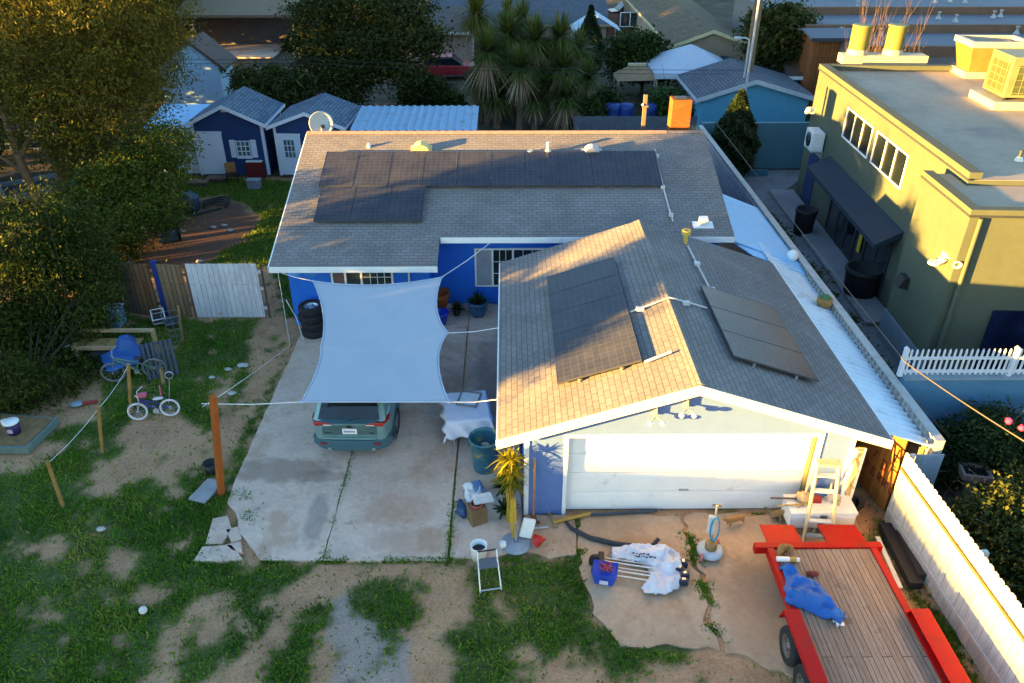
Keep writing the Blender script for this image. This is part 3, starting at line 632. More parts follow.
# open cedar gate with painted letters
GM = woodmat('cedar gate boards', (.50, .20, .045), (.36, .125, .025), .145, 3, .006, rot=PI/2, stain=(.2, .075, .02), stain_amt=.25)
gt = thing('cedar_gate', 'orange cedar gate swung open beside the garage with red painted lettering', 'gate', (7.92, 12.15, 0), math.atan2(1.42, -.28))
b = MB()
for k in range(10): b.box(k*.146, k*.146+.14, -.011, .011, .05, 1.95-.03*abs(math.sin(k*.9)))
b.build('boards', GM, gt)
b = MB(); b.box(.02, 1.44, -.05, -.013, .3, .39); b.box(.02, 1.44, -.05, -.013, 1.5, 1.59); b.build('rails', GM, gt)
LET = {'D': [[(0,0),(0,1),(.45,.9),(.62,.5),(.45,.1),(0,0)]], 'E': [[(.6,1),(0,1),(0,0),(.6,0)],[(0,.5),(.5,.5)]], 'P': [[(0,0),(0,1),(.5,.95),(.58,.72),(.5,.5),(0,.48)]],
       'R': [[(0,0),(0,1),(.5,.95),(.58,.72),(.5,.5),(0,.48)],[(.25,.48),(.62,0)]], 'O': [[(.3,0),(.02,.3),(.02,.7),(.3,1),(.58,.7),(.58,.3),(.3,0)]], '/': [[(0,0),(.6,1)]], '1': [[(0,.75),(.25,1),(.25,0)]]}
PAINT = mat('dark red paint', (.20, .012, .012), .7)
def letter(c, x, z, s, par, y, tilt=0.0):
    b = MB()
    for st in LET[c]:
        P = []
        for (a, h_) in st:
            u = -(a*s*.9); v = h_*s; P.append((x+u*math.cos(tilt)-v*math.sin(tilt), y, z+u*math.sin(tilt)+v*math.cos(tilt)))
        for p, q in zip(P[:-1], P[1:]):
            d = Vector(q)-Vector(p); b.cbox((Vector(p)+d/2), (d.length+.03, .004, .035), ry=-math.atan2(d.z, d.x))
    b.build('letter', PAINT, par)
# the face towards the yard is local +y; x runs from the hinge (near, right in the photo) back to the free end
GI = world_of(gt).inverted()
def on_gate(px, py):
    d_ = Vector(ray(px, py)); o_ = GI @ Vector(CAM); v_ = GI.to_3x3() @ d_; k_ = (.013-o_.y)/v_.y; q_ = o_+v_*k_; return q_.x, q_.z
def mirror_letter(c, px, py, s):  # reading direction on this face runs towards the hinge
    x, z = on_gate(px, py); b = MB()
    for st in LET[c]:
        for (a0, h0), (a1, h1) in zip(st[:-1], st[1:]):
            p = Vector((x-a0*s*.8, .0136, z+h0*s)); q = Vector((x-a1*s*.8, .0136, z+h1*s)); d_ = q-p
            b.cbox(p+d_/2, (d_.length+.03, .004, .036), ry=-math.atan2(d_.z, d_.x))
    b.build('letter', PAINT, gt)
for c, px, py, s_ in (('D', 881, 468, .24), ('E', 892, 464, .25), ('P', 865, 466, .19), ('E', 871, 473, .18), ('R', 877, 479, .18), ('R', 882, 485, .18), ('O', 888, 493, .18), ('/', 873, 456, .2)): mirror_letter(c, px, py, s_)
b = MB(); b.box(1.17, 1.24, .012, .03, 1.35, 1.78); b.ball((1.205, .04, 1.70), .028); b.build('latch', BLACK, gt)

# retaining wall with vinyl picket railing on it, right
TEALW = mat('blue painted wall', (.06, .16, .27), .8, var=.15, scale=1.2, bmp=.2)
RY0 = 14.05; rx0 = 8.64; zt = float(gy(930, 378, RY0)[2])
rw = thing('retaining_wall', 'smooth blue painted retaining wall below the white picket railing', 'wall', (11.6, RY0, 0))
MB().box(rx0, 15.5, RY0, RY0+.2, 0, zt-.05).build('wall', TEALW, rw, world=True); MB().box(rx0, 15.5, RY0-.02, RY0+.22, zt-.05, zt).build('coping', mat('coping', (.2, .26, .31), .8), rw, world=True)
VIN = mat('white vinyl', (.55, .57, .62), .4, var=.03)
x0 = float(gy(899, 376, RY0+.1)[0]); pf = thing('picket_railing', 'white vinyl picket railing along the top of the blue retaining wall', 'railing', (x0, RY0+.1, zt))
ph = float(gy(915, 349, RY0+.1)[2])-zt
b = MB(); k = 0
while k*.118 < 5.6: x = .1+k*.118; b.prism([(x, .03), (x, ph-.05), (x+.02, ph), (x+.04, ph-.05), (x+.04, .03)], -.012, .012, 'y'); k += 1
b.build('pickets', VIN, pf); b = MB(); b.box(.04, 5.7, -.028, .028, .09, .14); b.box(.04, 5.7, -.027, .027, ph*.62, ph*.62+.05); b.build('rails', VIN, pf)
for k, x in enumerate((0, 2.38, 4.76)): q = MB(); q.box(x-.045, x+.045, -.045, .045, 0, ph+.0); q.prism([(x-.055, ph), (x, ph+.05), (x+.055, ph)], -.05, .05, 'y'); q.build('post', VIN, pf)

# ------------------------------------------------------------------ yellow commercial building
YEL = mat('building paint', (.072, .082, .056), .85, var=.13, scale=.7, bmp=.2, bscale=70, dirt=(.060, .072, .055), dirt_amt=.45)
ROOFG = mat('roof membrane', (.36, .275, .20), .9, var=.2, scale=.45, dirt=(.19, .17, .16), dirt_amt=.3)
TRIMD = mat('dark trim', (.03, .033, .04), .6)
yb = thing('yellow_building', 'large yellow commercial building with flat roof and dark awning on the right', 'building', (11.5, 19.0, 0), -.05)
def yl(P):  # world point to the building's own axes
    return world_of(yb).inverted() @ Vector(P)
PZ = 5.15; DZ = 5.0
b = MB(); b.box(0, 16, -.4, 12.2, 0, PZ-.16); wall = b.build('wall', YEL, yb)
b = MB(); b.box(-.045, 16, -.45, -.4+.3, PZ-.12, PZ) if False else None
b = MB()
b.box(-.04, .28, -.44, 12.24, PZ-.1, PZ+.06); b.box(.281, 16, 11.95, 12.24, PZ-.1, PZ+.058); b.build('parapet_cap', YEL, yb)
MB().box(-.05, .02, -.442, 12.25, PZ-.155, PZ-.102).build('drip_edge', TRIMD, yb)
MB().box(.1, 16, -.38, 12.1, PZ-.159, DZ).build('roof', ROOFG, yb)
# front extension
ex0, ey0, ey1, EZ = -.72, -2.25, .42, 4.9
b = MB(); b.box(ex0, 16, ey0, -.401, 0, EZ-.14); b.box(ex0, -.001, -.4005, ey1, 0, EZ-.14); b.build('extension_wall', YEL, yb)
b = MB(); b.box(ex0-.04, ex0+.22, ey0-.04, ey1+.04, EZ-.08, EZ+.05); b.box(ex0+.221, 16, ey0-.04, ey0+.2, EZ-.08, EZ+.049); b.build('extension_cap', YEL, yb)
b = MB(); b.box(ex0-.05, ex0+.02, ey0-.05, ey1+.05, EZ-.135, EZ-.081); b.box(ex0+.021, 16, ey0-.05, ey0, EZ-.135, EZ-.081); b.build('drip_edge', TRIMD, yb)
b = MB(); b.box(ex0+.1, 16, ey0+.1, -.445, EZ-.139, EZ-.02); b.box(ex0+.1, -.05, -.4445, ey1, EZ-.139, EZ-.02); b.build('extension_roof', ROOFG, yb)
b = MB(); b.tube([(ex0+.22, ey0-.07, EZ-.15), (ex0+.22, ey0-.07, .1)], .055, 8); b.build('downspout', YEL, yb)
MB().box(ex0-.06, ex0-.001, ey0-.06, ey1, 0, .9).build('plinth', mat('plinth', (.14, .18, .22), .8), yb)
zz = 3.0; b = MB(); b.box(.55, 9, ey0-.05, ey0+.02, 0, 2.35); b.build('shop_opening', glassmat('dark opening', (.006, .009, .03)), yb)
# upper windows: two groups of three panes
for ya, yb_ in ((5.92, 8.35), (3.05, 5.48)):
    gl = MB().box(-.015, .01, ya, yb_, 3.55, 4.5).build('window', glassmat('office glass', (.004, .007, .008), .35), yb)
    f = MB(); f.box(-.05, -.016, ya-.045, ya, 3.505, 4.545); f.box(-.05, -.016, yb_, yb_+.045, 3.505, 4.545); f.box(-.05, -.016, ya, yb_, 4.5, 4.545); f.box(-.05, -.016, ya, yb_, 3.505, 3.55)
    for k in (1, 2): y = ya+(yb_-ya)*k/3; f.box(-.045, -.017, y-.022, y+.022, 3.55, 4.5)
    f.build('frame', WPLAST, gl)
# storefront and awning
sf = MB().box(-.02, .01, 2.6, 8.0, .16, 2.05).build('storefront', glassmat('shop glass', (.012, .016, .02), .12), yb)
f = MB(); f.box(-.06, -.021, 2.5, 2.6, .14, 2.05); f.box(-.06, -.021, 8.0, 8.1, .14, 2.05); f.box(-.058, -.021, 2.6, 8.0, .14, .22)
for k in range(1, 6): y = 2.6+5.4*k/6; f.box(-.055, -.021, y-.05, y+.05, .22, 2.05)
f.build('mullions', TRIMD, sf)
MB().box(-.075, -.0605, 4.62, 4.86, .7, 1.75).build('door_poster', mat('yellow vinyl', (.5, .34, .02), .5), sf)
b = MB(); b.prism([(0, 2.55), (-.75, 2.12), (-.75, 1.98), (-.72, 1.98), (-.72, 2.10), (0, 2.5)], 2.1, 9.2, 'y'); b.build('awning', mat('awning canvas', (.012, .022, .038), .8), yb)
for y in (2.1, 9.18): MB().prism([(-.001, 2.5), (-.72, 2.09), (-.72, 1.99), (-.001, 2.35)], y, y+.02, 'y').build('awning_end', mat('awning canvas', (.02, .03, .06)), yb)
MB().box(-.04, -.001, 10.3, 11.3, .1, 2.1).build('side_door', mat('navy door', (.015, .03, .10), .6), yb)
MB().box(-.03, -.001, 11.35, 11.9, 4.2, 4.4).build('louvre', mat('louvre', (.22, .17, .05), .8), yb)
def on_yb(name, label, cat, q, group=None, rz=-.05): return thing(name, label, cat, q, rz, group)
# wall lights and wall unit (they hang on the wall and could be lifted off)
q = world_of(yb) @ Vector((ex0, ey0+.5, 3.55))
t = on_yb('security_light', 'cream twin head security light on the sunlit corner of the yellow building', 'security light', q); t.scale = (.72, .72, .72)
b = MB(); b.box(-.1, 0, -.12, .12, -.12, .12); b.tube([(-.05, 0, 0), (-.25, -.1, 0)], .035, 6); b.build('bracket', CREAM, t)
b = MB(); b.lathe([(.02, 0), (.08, .05), (.17, .2), (.16, .22), (.02, .1)], 14, Matrix.Translation((-.2, -.05, -.05)) @ Euler((PI*.75, -.5, 0)).to_matrix().to_4x4()); b.build('lamp_head', CREAM, t)
b = MB(); b.lathe([(.02, 0), (.08, .05), (.15, .2), (.14, .22), (.02, .1)], 14, Matrix.Translation((.1, -.55, .05)) @ Euler((PI*.6, .6, 0)).to_matrix().to_4x4()); b.tube([(-.05, -.05, 0), (.1, -.56, .06)], .03, 6); b.build('lamp_head', CREAM, t)
b = MB(); b.cyl((-.18, .25, -.42), .2, .1); b.tube([(-.02, .2, -.2), (-.18, .25, -.34)], .03, 6); b.build('lamp_shade', CREAM, t)
q = world_of(yb) @ Vector((ex0, ey0+2.0, 2.1)); t = on_yb('wall_lamp', 'small dark wall lamp low on the shaded extension wall', 'wall lamp', q)
MB().prism([(0, .16), (-.14, .16), (-.26, -.12), (0, -.16)], -.18, .18, 'y').build('lamp_body', BLACK, t)
q = world_of(yb) @ Vector((0, 10.4, 2.45)); t = on_yb('wall_unit', 'white air conditioner unit bracketed on the far end of the yellow building wall', 'air conditioner', q)
MB().box(-.5, -.05, -.45, .45, 0, .7).build('case', mat('off white metal', (.55, .58, .6), .5), t, bev=.02)
b = MB(); b.lathe([(.05, 0), (.27, 0), (.27, .02), (.05, .02)], 18, Matrix.Translation((-.505, 0, .36)) @ Matrix.Rotation(-PI/2, 4, 'Y')); b.build('fan_grille', BLACK, t)
b = MB(); b.box(-.5, 0, -.4, -.35, -.06, -.001); b.box(-.5, 0, .35, .4, -.06, -.001); b.box(-.03, 0, -.38, .38, -.3, -.06); b.build('bracket', STEEL, t)
q = world_of(yb) @ Vector((0, 11.9, 3.5)); t = on_yb('camera_light', 'small cream lamp cluster at the far upper corner of the yellow building', 'security light', q)
MB().box(-.14, 0, -.1, .1, -.12, .12).build('bracket', CREAM, t); b = MB(); b.ball((-.25, -.1, .05), .11); b.ball((-.22, .12, -.1), .1); b.build('lamp_head', CREAM, t)
mat('curb cream', (.40, .36, .25), .7)
# roof plant
ZR = DZ
def roofpt(px, py): return g(px, py, ZR)
q = roofpt(880, 63); t = on_yb('vent_platform', 'long cream curb carrying two yellow duct stacks on the flat roof', 'roof curb', q)
MB().box(-1.6, 1.7, -.35, .35, 0, .34).build('curb', MATS['curb cream'], t, bev=.02)
YS = mat('yellow duct', (.13, .135, .04), .6, var=.1); CRE2 = mat('duct base', (.40, .36, .27), .6)
for px, lab in ((864, 'left of the two round yellow duct stacks on the cream roof curb'), (900, 'right of the two round yellow duct stacks on the cream roof curb')):
    q2 = Vector((g(px, 58, ZR+.34)[0], q[1], ZR+.34)); t2 = on_yb('duct_stack', lab, 'duct', q2, 'yellow duct stacks on the roof')
    MB().lathe([(.40, 0), (.38, .12), (.36, .2)], 24).build('base_collar', CRE2, t2); MB().lathe([(.36, .2), (.36, 1.05), (.38, 1.08), (.33, 1.1), (.01, 1.08)], 24).build('stack', YS, t2)
ACM = mat('unit metal yellowed', (.16, .16, .075), .55, .1); GRI = mat('unit grille', (.05, .06, .02), .6)
q = g(1010, 108, ZR); t = on_yb('rooftop_unit', 'tall boxy rooftop air conditioner with grille panels at the right edge', 'air conditioner', (q[0]+.6, q[1]+.5, ZR))
MB().box(-1.3, 2.2, -.85, .85, 0, .26).build('curb', MATS['curb cream'], t, bev=.02)
MB().box(-1.0, 2.0, -.7, .7, .36, 1.6).build('case', ACM, t, bev=.02)
b = MB(); b.box(-.8, 1.9, -.715, -.701, .45, 1.35); b.box(-1.015, -1.001, -.55, .55, .45, 1.4); gr0 = b.build('coil_panel', GRI, t)
b = MB()
for k in range(12): b.box(-.8+k*.225, -.79+k*.225+.015, -.725, -.716, .45, 1.35)
for k in range(5): b.box(-.8, 1.9, -.726, -.716, .5+k*.2, .515+k*.2); b.box(-1.026, -1.016, -.55, .55, .5+k*.22, .52+k*.22)
for k in range(4): b.box(-1.027, -1.016, -.5+k*.32, -.48+k*.32, .45, 1.4)
b.build('guard_wires', ACM, gr0)
b = MB(); 
for x in (-.95, 1.9): b.box(x, x+.1, -.6, .6, .26, .36)
b.build('feet', TRIMD, t)
q = g(972, 78, ZR); t = on_yb('evaporative_cooler', 'tapered amber rooftop cooler with open grey top behind the boxy unit', 'cooler', (q[0]+.45, q[1]+.5, ZR))
MB().box(-.75, 1.2, -.6, .6, 0, .22).build('curb', MATS['curb cream'], t)
b = MB(); b.add([(-.6, -.5, .22), (1.1, -.5, .22), (1.1, .5, .22), (-.6, .5, .22), (-.8, -.7, 1.1), (1.3, -.7, 1.1), (1.3, .7, 1.1), (-.8, .7, 1.1)], [(0, 1, 5, 4), (1, 2, 6, 5), (2, 3, 7, 6), (3, 0, 4, 7), (0, 3, 2, 1)]); b.build('hopper', mat('amber panel', (.17, .12, .03), .6), t)
b = MB(); b.box(-.85, 1.35, -.75, -.62, 1.1, 1.3); b.box(-.85, 1.35, .62, .75, 1.1, 1.3); b.box(-.85, -.7, -.62, .62, 1.1, 1.3); b.box(1.2, 1.35, -.62, .62, 1.1, 1.3); b.box(-.7, 1.2, -.62, .62, 1.1, 1.12); b.build('rim', mat('rim grey', (.34, .31, .27), .7), t)
q = g(970, 72, ZR); t = on_yb('vent_stack', 'capped cream vent stack with cone flashings left of the amber cooler', 'vent', q)
b = MB(); b.lathe([(.28, 0), (.12, .25), (.12, .7), (.2, .7), (.2, .95), (.01, 1.0)], 16); b.build('stack', CREAM, t)
for x, y in ((-.5, -.2), (-.15, -.45), (-.3, .2)): c_ = MB(); c_.lathe([(.2, 0), (.06, .2), (.05, .4), (.001, .42)], 12, Matrix.Translation((x, y, 0))); c_.build('cone_flashing', CREAM, t)
q = g(1017, 165, EZ-.02); t = on_yb('pipe_flashing', 'small cone flashing with dark pipe on the front extension roof', 'vent', q)
MB().lathe([(.17, 0), (.07, .22), (.001, .23)], 14).build('cone', CREAM, t); MB().cyl((0, 0, .2), .045, .2).build('pipe', TRIMD, t)
# bins by the shop wall
for px, py, r_, h, lab in ((802, 234, .38, 1.0, 'dark cylindrical bin by the far end of the shop window'), (858, 296, .55, 1.0, 'dark round planter tub nearest the shop extension')):
    q = g(px, py); t = thing('alley_bin', lab, 'bin', q)
    MB().lathe([(.001, 0), (r_*.85, 0), (r_, h*.95), (r_*1.05, h), (r_*.9, h), (r_*.85, h*.8), (.001, h*.78)], 20).build('tub', mat('near black', (.012, .012, .014), .7), t)
    MB().lathe([(r_*1.06, h*.9), (r_*1.08, h*.9), (r_*1.08, h*.96), (r_*1.06, h*.96)], 20).build('rim', BLACK, t)

# ------------------------------------------------------------------ left fence line
OLDW = woodmat('weathered boards', (.27, .15, .085), (.18, .095, .05), .14, 3, .007, rot=PI/2, stain=(.10, .06, .04), stain_amt=.3)
GREYWD = woodmat('grey boards', (.22, .17, .145), (.16, .125, .11), .14, 3, .007, rot=PI/2)
picket_fence('old_fence', 'greyed leaning board fence left of the blue post', 'fence', (-12.6, 21.3), (-11.15, 20.85), 1.75, .14, .012, GREYWD, top='flat', rails=(.4, 1.4), jit=.04, group='old fence panels on the left')
picket_fence('old_fence', 'reddish brown board fence panel just left of the blue post', 'fence', (-11.13, 20.85), (-10.42, 20.78), 1.72, .14, .008, OLDW, top='flat', rails=(.4, 1.4), jit=.03, post=False, group='old fence panels on the left')
picket_fence('old_fence', 'brown board fence panel between the blue post and white gate', 'fence', (-10.28, 20.75), (-9.45, 20.7), 1.74, .14, .008, woodmat('brown boards', (.30, .20, .12), (.21, .135, .08), .14, 3, .007, rot=PI/2, stain=(.3, .18, .04), stain_amt=.3), top='flat', rails=(.4, 1.4), jit=.02, post=False, group='old fence panels on the left')
one('blue_post', MB().box(-.075, .075, -.05, .05, 0, 1.85), mat('navy post', (.012, .035, .20), .6), 'navy blue post standing in the brown board fence', 'post', loc=(-10.35, 20.77, 0), bev=.006)
wg = picket_fence('white_gate', 'wide weathered white board gate between the brown fence and the house', 'gate', (-9.4, 20.68), (-7.2, 20.68), 1.78, .155, .004, woodmat('white gate boards', (.66, .66, .72), (.58, .57, .62), .155, 3, .004, rot=PI/2, stain=(.30, .20, .16), stain_amt=.2), top='flat', rails=(.3, .95, 1.5), post=False)
for q_ in ((-.05, -.005, 1.8), (2.17, 2.21, 1.72)): MB().box(q_[0], q_[1], -.03, .03, 0, q_[2]).build('stile', mat('gate stile', (.13, .07, .05), .8), wg)

# ------------------------------------------------------------------ sheds
SHB = mat('navy shed paint', (.012, .042, .15), .6, var=.1); SHR = brickmat('slate shingles', (.16, .22, .30), (.10, .14, .20), (.03, .04, .06), .3, .14, .014, var=.2, bmp=.6)
TRW = mat('shed trim', (.62, .66, .76), .5, var=.04); DW = mat('shed door paint', (.60, .66, .80), .5, var=.03)
def shed(label, x0, x1, y, depth, he, hp_, rz=0.0):
    cx = (x0+x1)/2; wd = (x1-x0)/2
    t = thing('garden_shed', label, 'shed', (cx, y, 0), rz, 'blue garden sheds in the back yard')
    b = MB(); b.prism([(-wd, .1), (-wd, he), (0, hp_-.06), (wd, he), (wd, .1)], 0, depth, 'y'); b.build('wall', SHB, t)
    o = .2; sl_ = (hp_-he)/wd; b = MB(); b.prism([(-wd-o, he-o*sl_), (0, hp_), (wd+o, he-o*sl_), (wd+o, he-o*sl_-.08), (0, hp_-.08), (-wd-o, he-o*sl_-.08)], -.25, depth+.2, 'y'); r = b.build('roof', SHR, t)
    b = MB(); b.prism([(-wd-o-.02, he-o*sl_+.01), (0, hp_+.012), (0, hp_-.14), (-wd-o-.02, he-o*sl_-.14)], -.275, -.252, 'y'); b.prism([(wd+o+.02, he-o*sl_+.01), (.001, hp_+.012), (.001, hp_-.14), (wd+o+.02, he-o*sl_-.14)], -.275, -.252, 'y')
    b.box(wd+o+.001, wd+o+.02, -.25, depth+.2, he-o*sl_-.12, he-o*sl_); b.build('rake_trim', TRW, r)
    for q_ in ((-wd-.015, -wd+.1, -.02, -.002), (wd-.1, wd+.015, -.02, -.002), (wd+.002, wd+.02, -.002, .1), (wd+.002, wd+.02, depth-.1, depth)): MB().box(*q_, .1, he-.05).build('corner_trim', TRW, t)
    b = MB(); b.box(-wd+.05, wd-.05, .05, depth-.05, 0, .1); b.build('skid', mat('skid', (.12, .08, .05), .9), t)
    return t, wd
def shed_door(t, x0, x1, z0, z1, lite=False):
    d = MB().box(x0, x1, -.045, -.003, z0, z1).build('door', DW, t)
    b = MB(); b.box(x0-.1, x0-.005, -.035, -.004, z0, z1+.1); b.box(x1+.005, x1+.1, -.035, -.004, z0, z1+.1); b.box(x0-.12, x1+.12, -.04, -.004, z1+.005, z1+.11); b.build('door_trim', TRW, d)
    b = MB(); b.ball((x1-.08, -.08, (z0+z1)/2), .03); b.build('handle', STEEL, d)
    if lite:
        xa, xb, za, zb = x0+.16, x1-.16, z0+(z1-z0)*.45, z1-.14
        MB().box(xa, xb, -.055, -.046, za, zb).build('glass', glassmat('shed glass', (.08, .14, .16)), d)
        q = MB()
        for k in range(4): x = xa+(xb-xa)*k/3; q.box(x-.015, x+.015, -.066, -.056, za, zb)
        for k in range(4): z = za+(zb-za)*k/3; q.box(xa, xb, -.067, -.056, z-.015, z+.015)
        q.build('muntins', TRW, d)
    else:
        q = MB()
        for k in (0, 1):
            for j in (0, 1): q.box(x0+.1+k*(x1-x0-.1)/2, x0+.05+(k+1)*(x1-x0-.1)/2, -.052, -.0455, z0+.12+j*(z1-z0-.1)/2, z0+.05+(j+1)*(z1-z0-.1)/2)
        q.build('door_panels', DW, d)
def shed_window(t, xa, xb, za, zb, shut=True):
    w_ = MB().box(xa, xb, -.02, -.003, za, zb).build('window', glassmat('shed glass', (.08, .14, .16)), t)
    q = MB()
    for k in range(4): x = xa+(xb-xa)*k/3; q.box(x-.02, x+.02, -.04, -.021, za-.03, zb+.03)
    for k in range(4): z = za+(zb-za)*k/3; q.box(xa-.02, xb+.02, -.041, -.021, z-.02, z+.02)
    q.build('frame', TRW, w_)
    if shut:
        for s in (-1, 1):
            c = xa-.17 if s < 0 else xb+.17; q = MB(); q.box(c-.12, c+.12, -.04, -.003, za-.06, zb+.06); sh = q.build('shutter', TRW, w_)
            q = MB()
            for k in range(2): q.box(c-.08, c+.08, -.048, -.041, za+.02+k*(zb-za)/2, za-.06+(k+1)*(zb-za)/2)
            q.build('louvres', DW, sh)
        MB().box(xa-.04, xb+.04, -.08, -.003, za-.1, za-.035).build('sill', TRW, w_)
y1 = float(g(235, 177)[1]); X = lambda px, py, y: float(gy(px, py, y)[0]); Zz = lambda px, py, y: float(gy(px, py, y)[2])
s1, wd = shed('navy blue shed with plain white door and shuttered window', X(196, 150, y1), X(266, 150, y1), y1, 3.0, Zz(265, 121, y1), Zz(227, 104, y1))
shed_door(s1, -wd+.22, -wd+1.12, .15, 1.92); shed_window(s1, .28, .84, .95, 1.6)
MB().box(-.12, .12, -.02, -.003, Zz(227, 112, y1), Zz(227, 112, y1)+.16).build('gable_vent', TRW, s1)
y2 = float(g(310, 178)[1])
s2, wd = shed('navy blue shed with glazed white door behind the satellite dish', X(276, 150, y2), X(345, 150, y2), y2, 3.0, Zz(344, 124, y2), Zz(305, 111, y2), -.06)
shed_door(s2, -wd+.2, -wd+1.0, .15, 1.85, True); shed_window(s2, .3, 1.1, .9, 1.6, False)
t = thing('white_shed', 'low white shed with blue metal roof left of the navy sheds', 'shed', (X(172, 150, 33.6), 33.8, 0))
b = MB(); b.box(-.9, 1.05, 0, 2.2, 0, 2.0); b.build('wall', DW, t); MB().prism([(-.15, 2.02), (2.35, 2.4), (2.35, 2.46), (-.15, 2.08)], -1.05, 1.2).build('roof', SHEETB, t)
# satellite dish on the house roof edge, in front of the second shed
q = gy(321, 124, 27.0); base = Vector((q[0]+.1, 26.6, rz_(2*RY-26.6)-.02))
t = thing('satellite_dish', 'round grey satellite dish on a mast in front of the second shed', 'satellite dish', base)
c_ = Vector(q)-base; b = MB(); b.tube([(0, 0, 0), (0, 0, c_.z-.15), tuple(c_+Vector((0, .08, 0)))], .03, 8); b.build('mast', STEEL, t)
T = Matrix.Translation(c_) @ Euler((R(68), 0, R(20))).to_matrix().to_4x4()
b = MB(); b.lathe([(.001, .0), (.2, .02), (.38, .08), (.42, .10), (.42, .112), (.37, .095), (.2, .035), (.001, .015)], 24, T); b.build('dish', mat('dish grey', (.42, .40, .38), .6), t)
b = MB(T); b.tube([(0, -.38, .09), (0, -.15, .42)], .015, 6); b.box(-.06, .06, -.2, -.08, .38, .46); b.build('feed_arm', BLACK, t)
# tin roof over a lean-to behind the house
zt2 = 2.35; A = [g(350, 131, zt2), g(473, 131, zt2), g(471, 106, zt2+.15), g(372, 104, zt2+.15)]
t = thing('tin_roof_shelter', 'open shelter with pale blue ribbed metal roof behind the house', 'shelter', ((A[0][0]+A[1][0])/2, A[0][1], 0))
xa, xb, ya, yb2 = A[0][0], A[1][0]+.15, A[0][1], A[2][1]; b = MB(); nr = int((xb-xa)/.11); vs = []
for i in range(nr+1):
    x = xa+(xb-xa)*i/nr; h = .05 if i % 3 == 0 else 0.0
    vs += [(x, ya, zt2+h), (x, yb2, zt2+.15+h), (x, ya, zt2+h-.01), (x, yb2, zt2+.14+h)]
fs = []
for i in range(nr): a, c = 4*i, 4*i+4; fs += [(a, c, c+1, a+1), (a+2, a+3, c+3, c+2), (a, a+2, c+2, c), (a+1, c+1, c+3, a+3)]
b.add(vs, fs); b.build('metal_roof', mat('tin', (.20, .33, .47), .5, .1, var=.1, dirt=(.22, .13, .09), dirt_amt=.25), t, world=True)
b = MB()
for x in (xa+.1, (xa+xb)/2, xb-.1):
    for y in (ya+.1, yb2-.1): b.box(x-.05, x+.05, y-.05, y+.05, 0, zt2-.02)
b.build('posts', mat('cover timber', (.3, .2, .1)), t, world=True)

# ------------------------------------------------------------------ houses beyond
def gable_front(name, label, pl, pk, pr, y, depth, wm, rm, fm=WHITE, over=.3, z0=0.0, cat='house', group='houses beyond the back fence', win=()):
    a, k, c = (np.array(gy(*p, y)) for p in (pl, pk, pr)); t = thing(name, label, cat, ((a[0]+c[0])/2, y, z0), 0, group)
    ov = .35; sl1 = (k[2]-a[2])/(k[0]-a[0]); sl2 = (k[2]-c[2])/(c[0]-k[0])
    b = MB(); b.prism([(a[0]+ov, z0), (a[0]+ov, a[2]+sl1*ov-.14), (k[0], k[2]-.14), (c[0]-ov, c[2]+sl2*ov-.14), (c[0]-ov, z0)], y+over, y+depth-over, 'y'); b.build('wall', wm, t, world=True)
    b = MB(); b.prism([(a[0], a[2]), (k[0], k[2]), (c[0], c[2]), (c[0], c[2]-.12), (k[0], k[2]-.12), (a[0], a[2]-.12)], y, y+depth, 'y'); r = b.build('roof', rm, t, world=True)
    b = MB(); b.prism([(a[0]-.02, a[2]), (k[0], k[2]+.01), (k[0], k[2]-.2), (a[0]-.02, a[2]-.2)], y-.03, y-.002, 'y'); b.prism([(c[0]+.02, c[2]), (k[0]+.002, k[2]+.01), (k[0]+.002, k[2]-.2), (c[0]+.02, c[2]-.2)], y-.03, y-.002, 'y')
    b.box(a[0]-.04, a[0]-.002, y, y+depth, a[2]-.17, a[2]-.01); b.build('fascia', fm, r, world=True)
    for x0_, x1_, z0_, z1_ in win: window(t, x0_, x1_, z0_, z1_, y+over, ((x0_+x1_)/2,), [])
    return t
def side_house(name, label, pa, pb, y, depth, rise, wm, rm, fm=WHITE, z0=0.0, over=.45, cat='house', group='houses beyond the back fence', win=()):
    """eave facing the camera from pixel pa to pb on the plane y, ridge along x"""
    a, c = np.array(gy(*pa, y)), np.array(gy(*pb, y)); ze = (a[2]+c[2])/2; x0_, x1_ = a[0], c[0]
    t = thing(name, label, cat, ((x0_+x1_)/2, y, z0), 0, group)
    sl_ = rise/(depth/2); b = MB(); b.prism([(y+over, z0), (y+over, ze+sl_*over-.14), (y+depth/2, ze+rise-.14), (y+depth-over, ze+sl_*over-.14), (y+depth-over, z0)], x0_+.3, x1_-.3); b.build('wall', wm, t, world=True)
    b = MB(); b.prism([(y, ze), (y+depth/2, ze+rise), (y+depth, ze), (y+depth, ze-.12), (y+depth/2, ze+rise-.12), (y, ze-.12)], x0_, x1_); r = b.build('roof', rm, t, world=True)
    b = MB(); b.box(x0_-.01, x1_+.01, y-.03, y-.002, ze-.18, ze); b.build('fascia', fm, r, world=True)
    for wa, wb, z0_, z1_ in win: window(t, wa, wb, z0_, z1_, y+over, ((wa+wb)/2,), [])
    return t
GRS = brickmat('grey shingles far', (.15, .16, .20), (.11, .12, .15), (.05, .05, .06), .35, .16, .02, var=.25, bmp=.5)
BRS = brickmat('brown shingles far', (.24, .17, .10), (.17, .12, .075), (.06, .045, .03), .35, .16, .02, var=.35, bmp=.5, stain=(.10, .10, .11), stain_amt=.5)
RBS = brickmat('red brown shingles', (.20, .12, .09), (.15, .09, .07), (.05, .03, .025), .3, .15, .02, var=.25, bmp=.5)
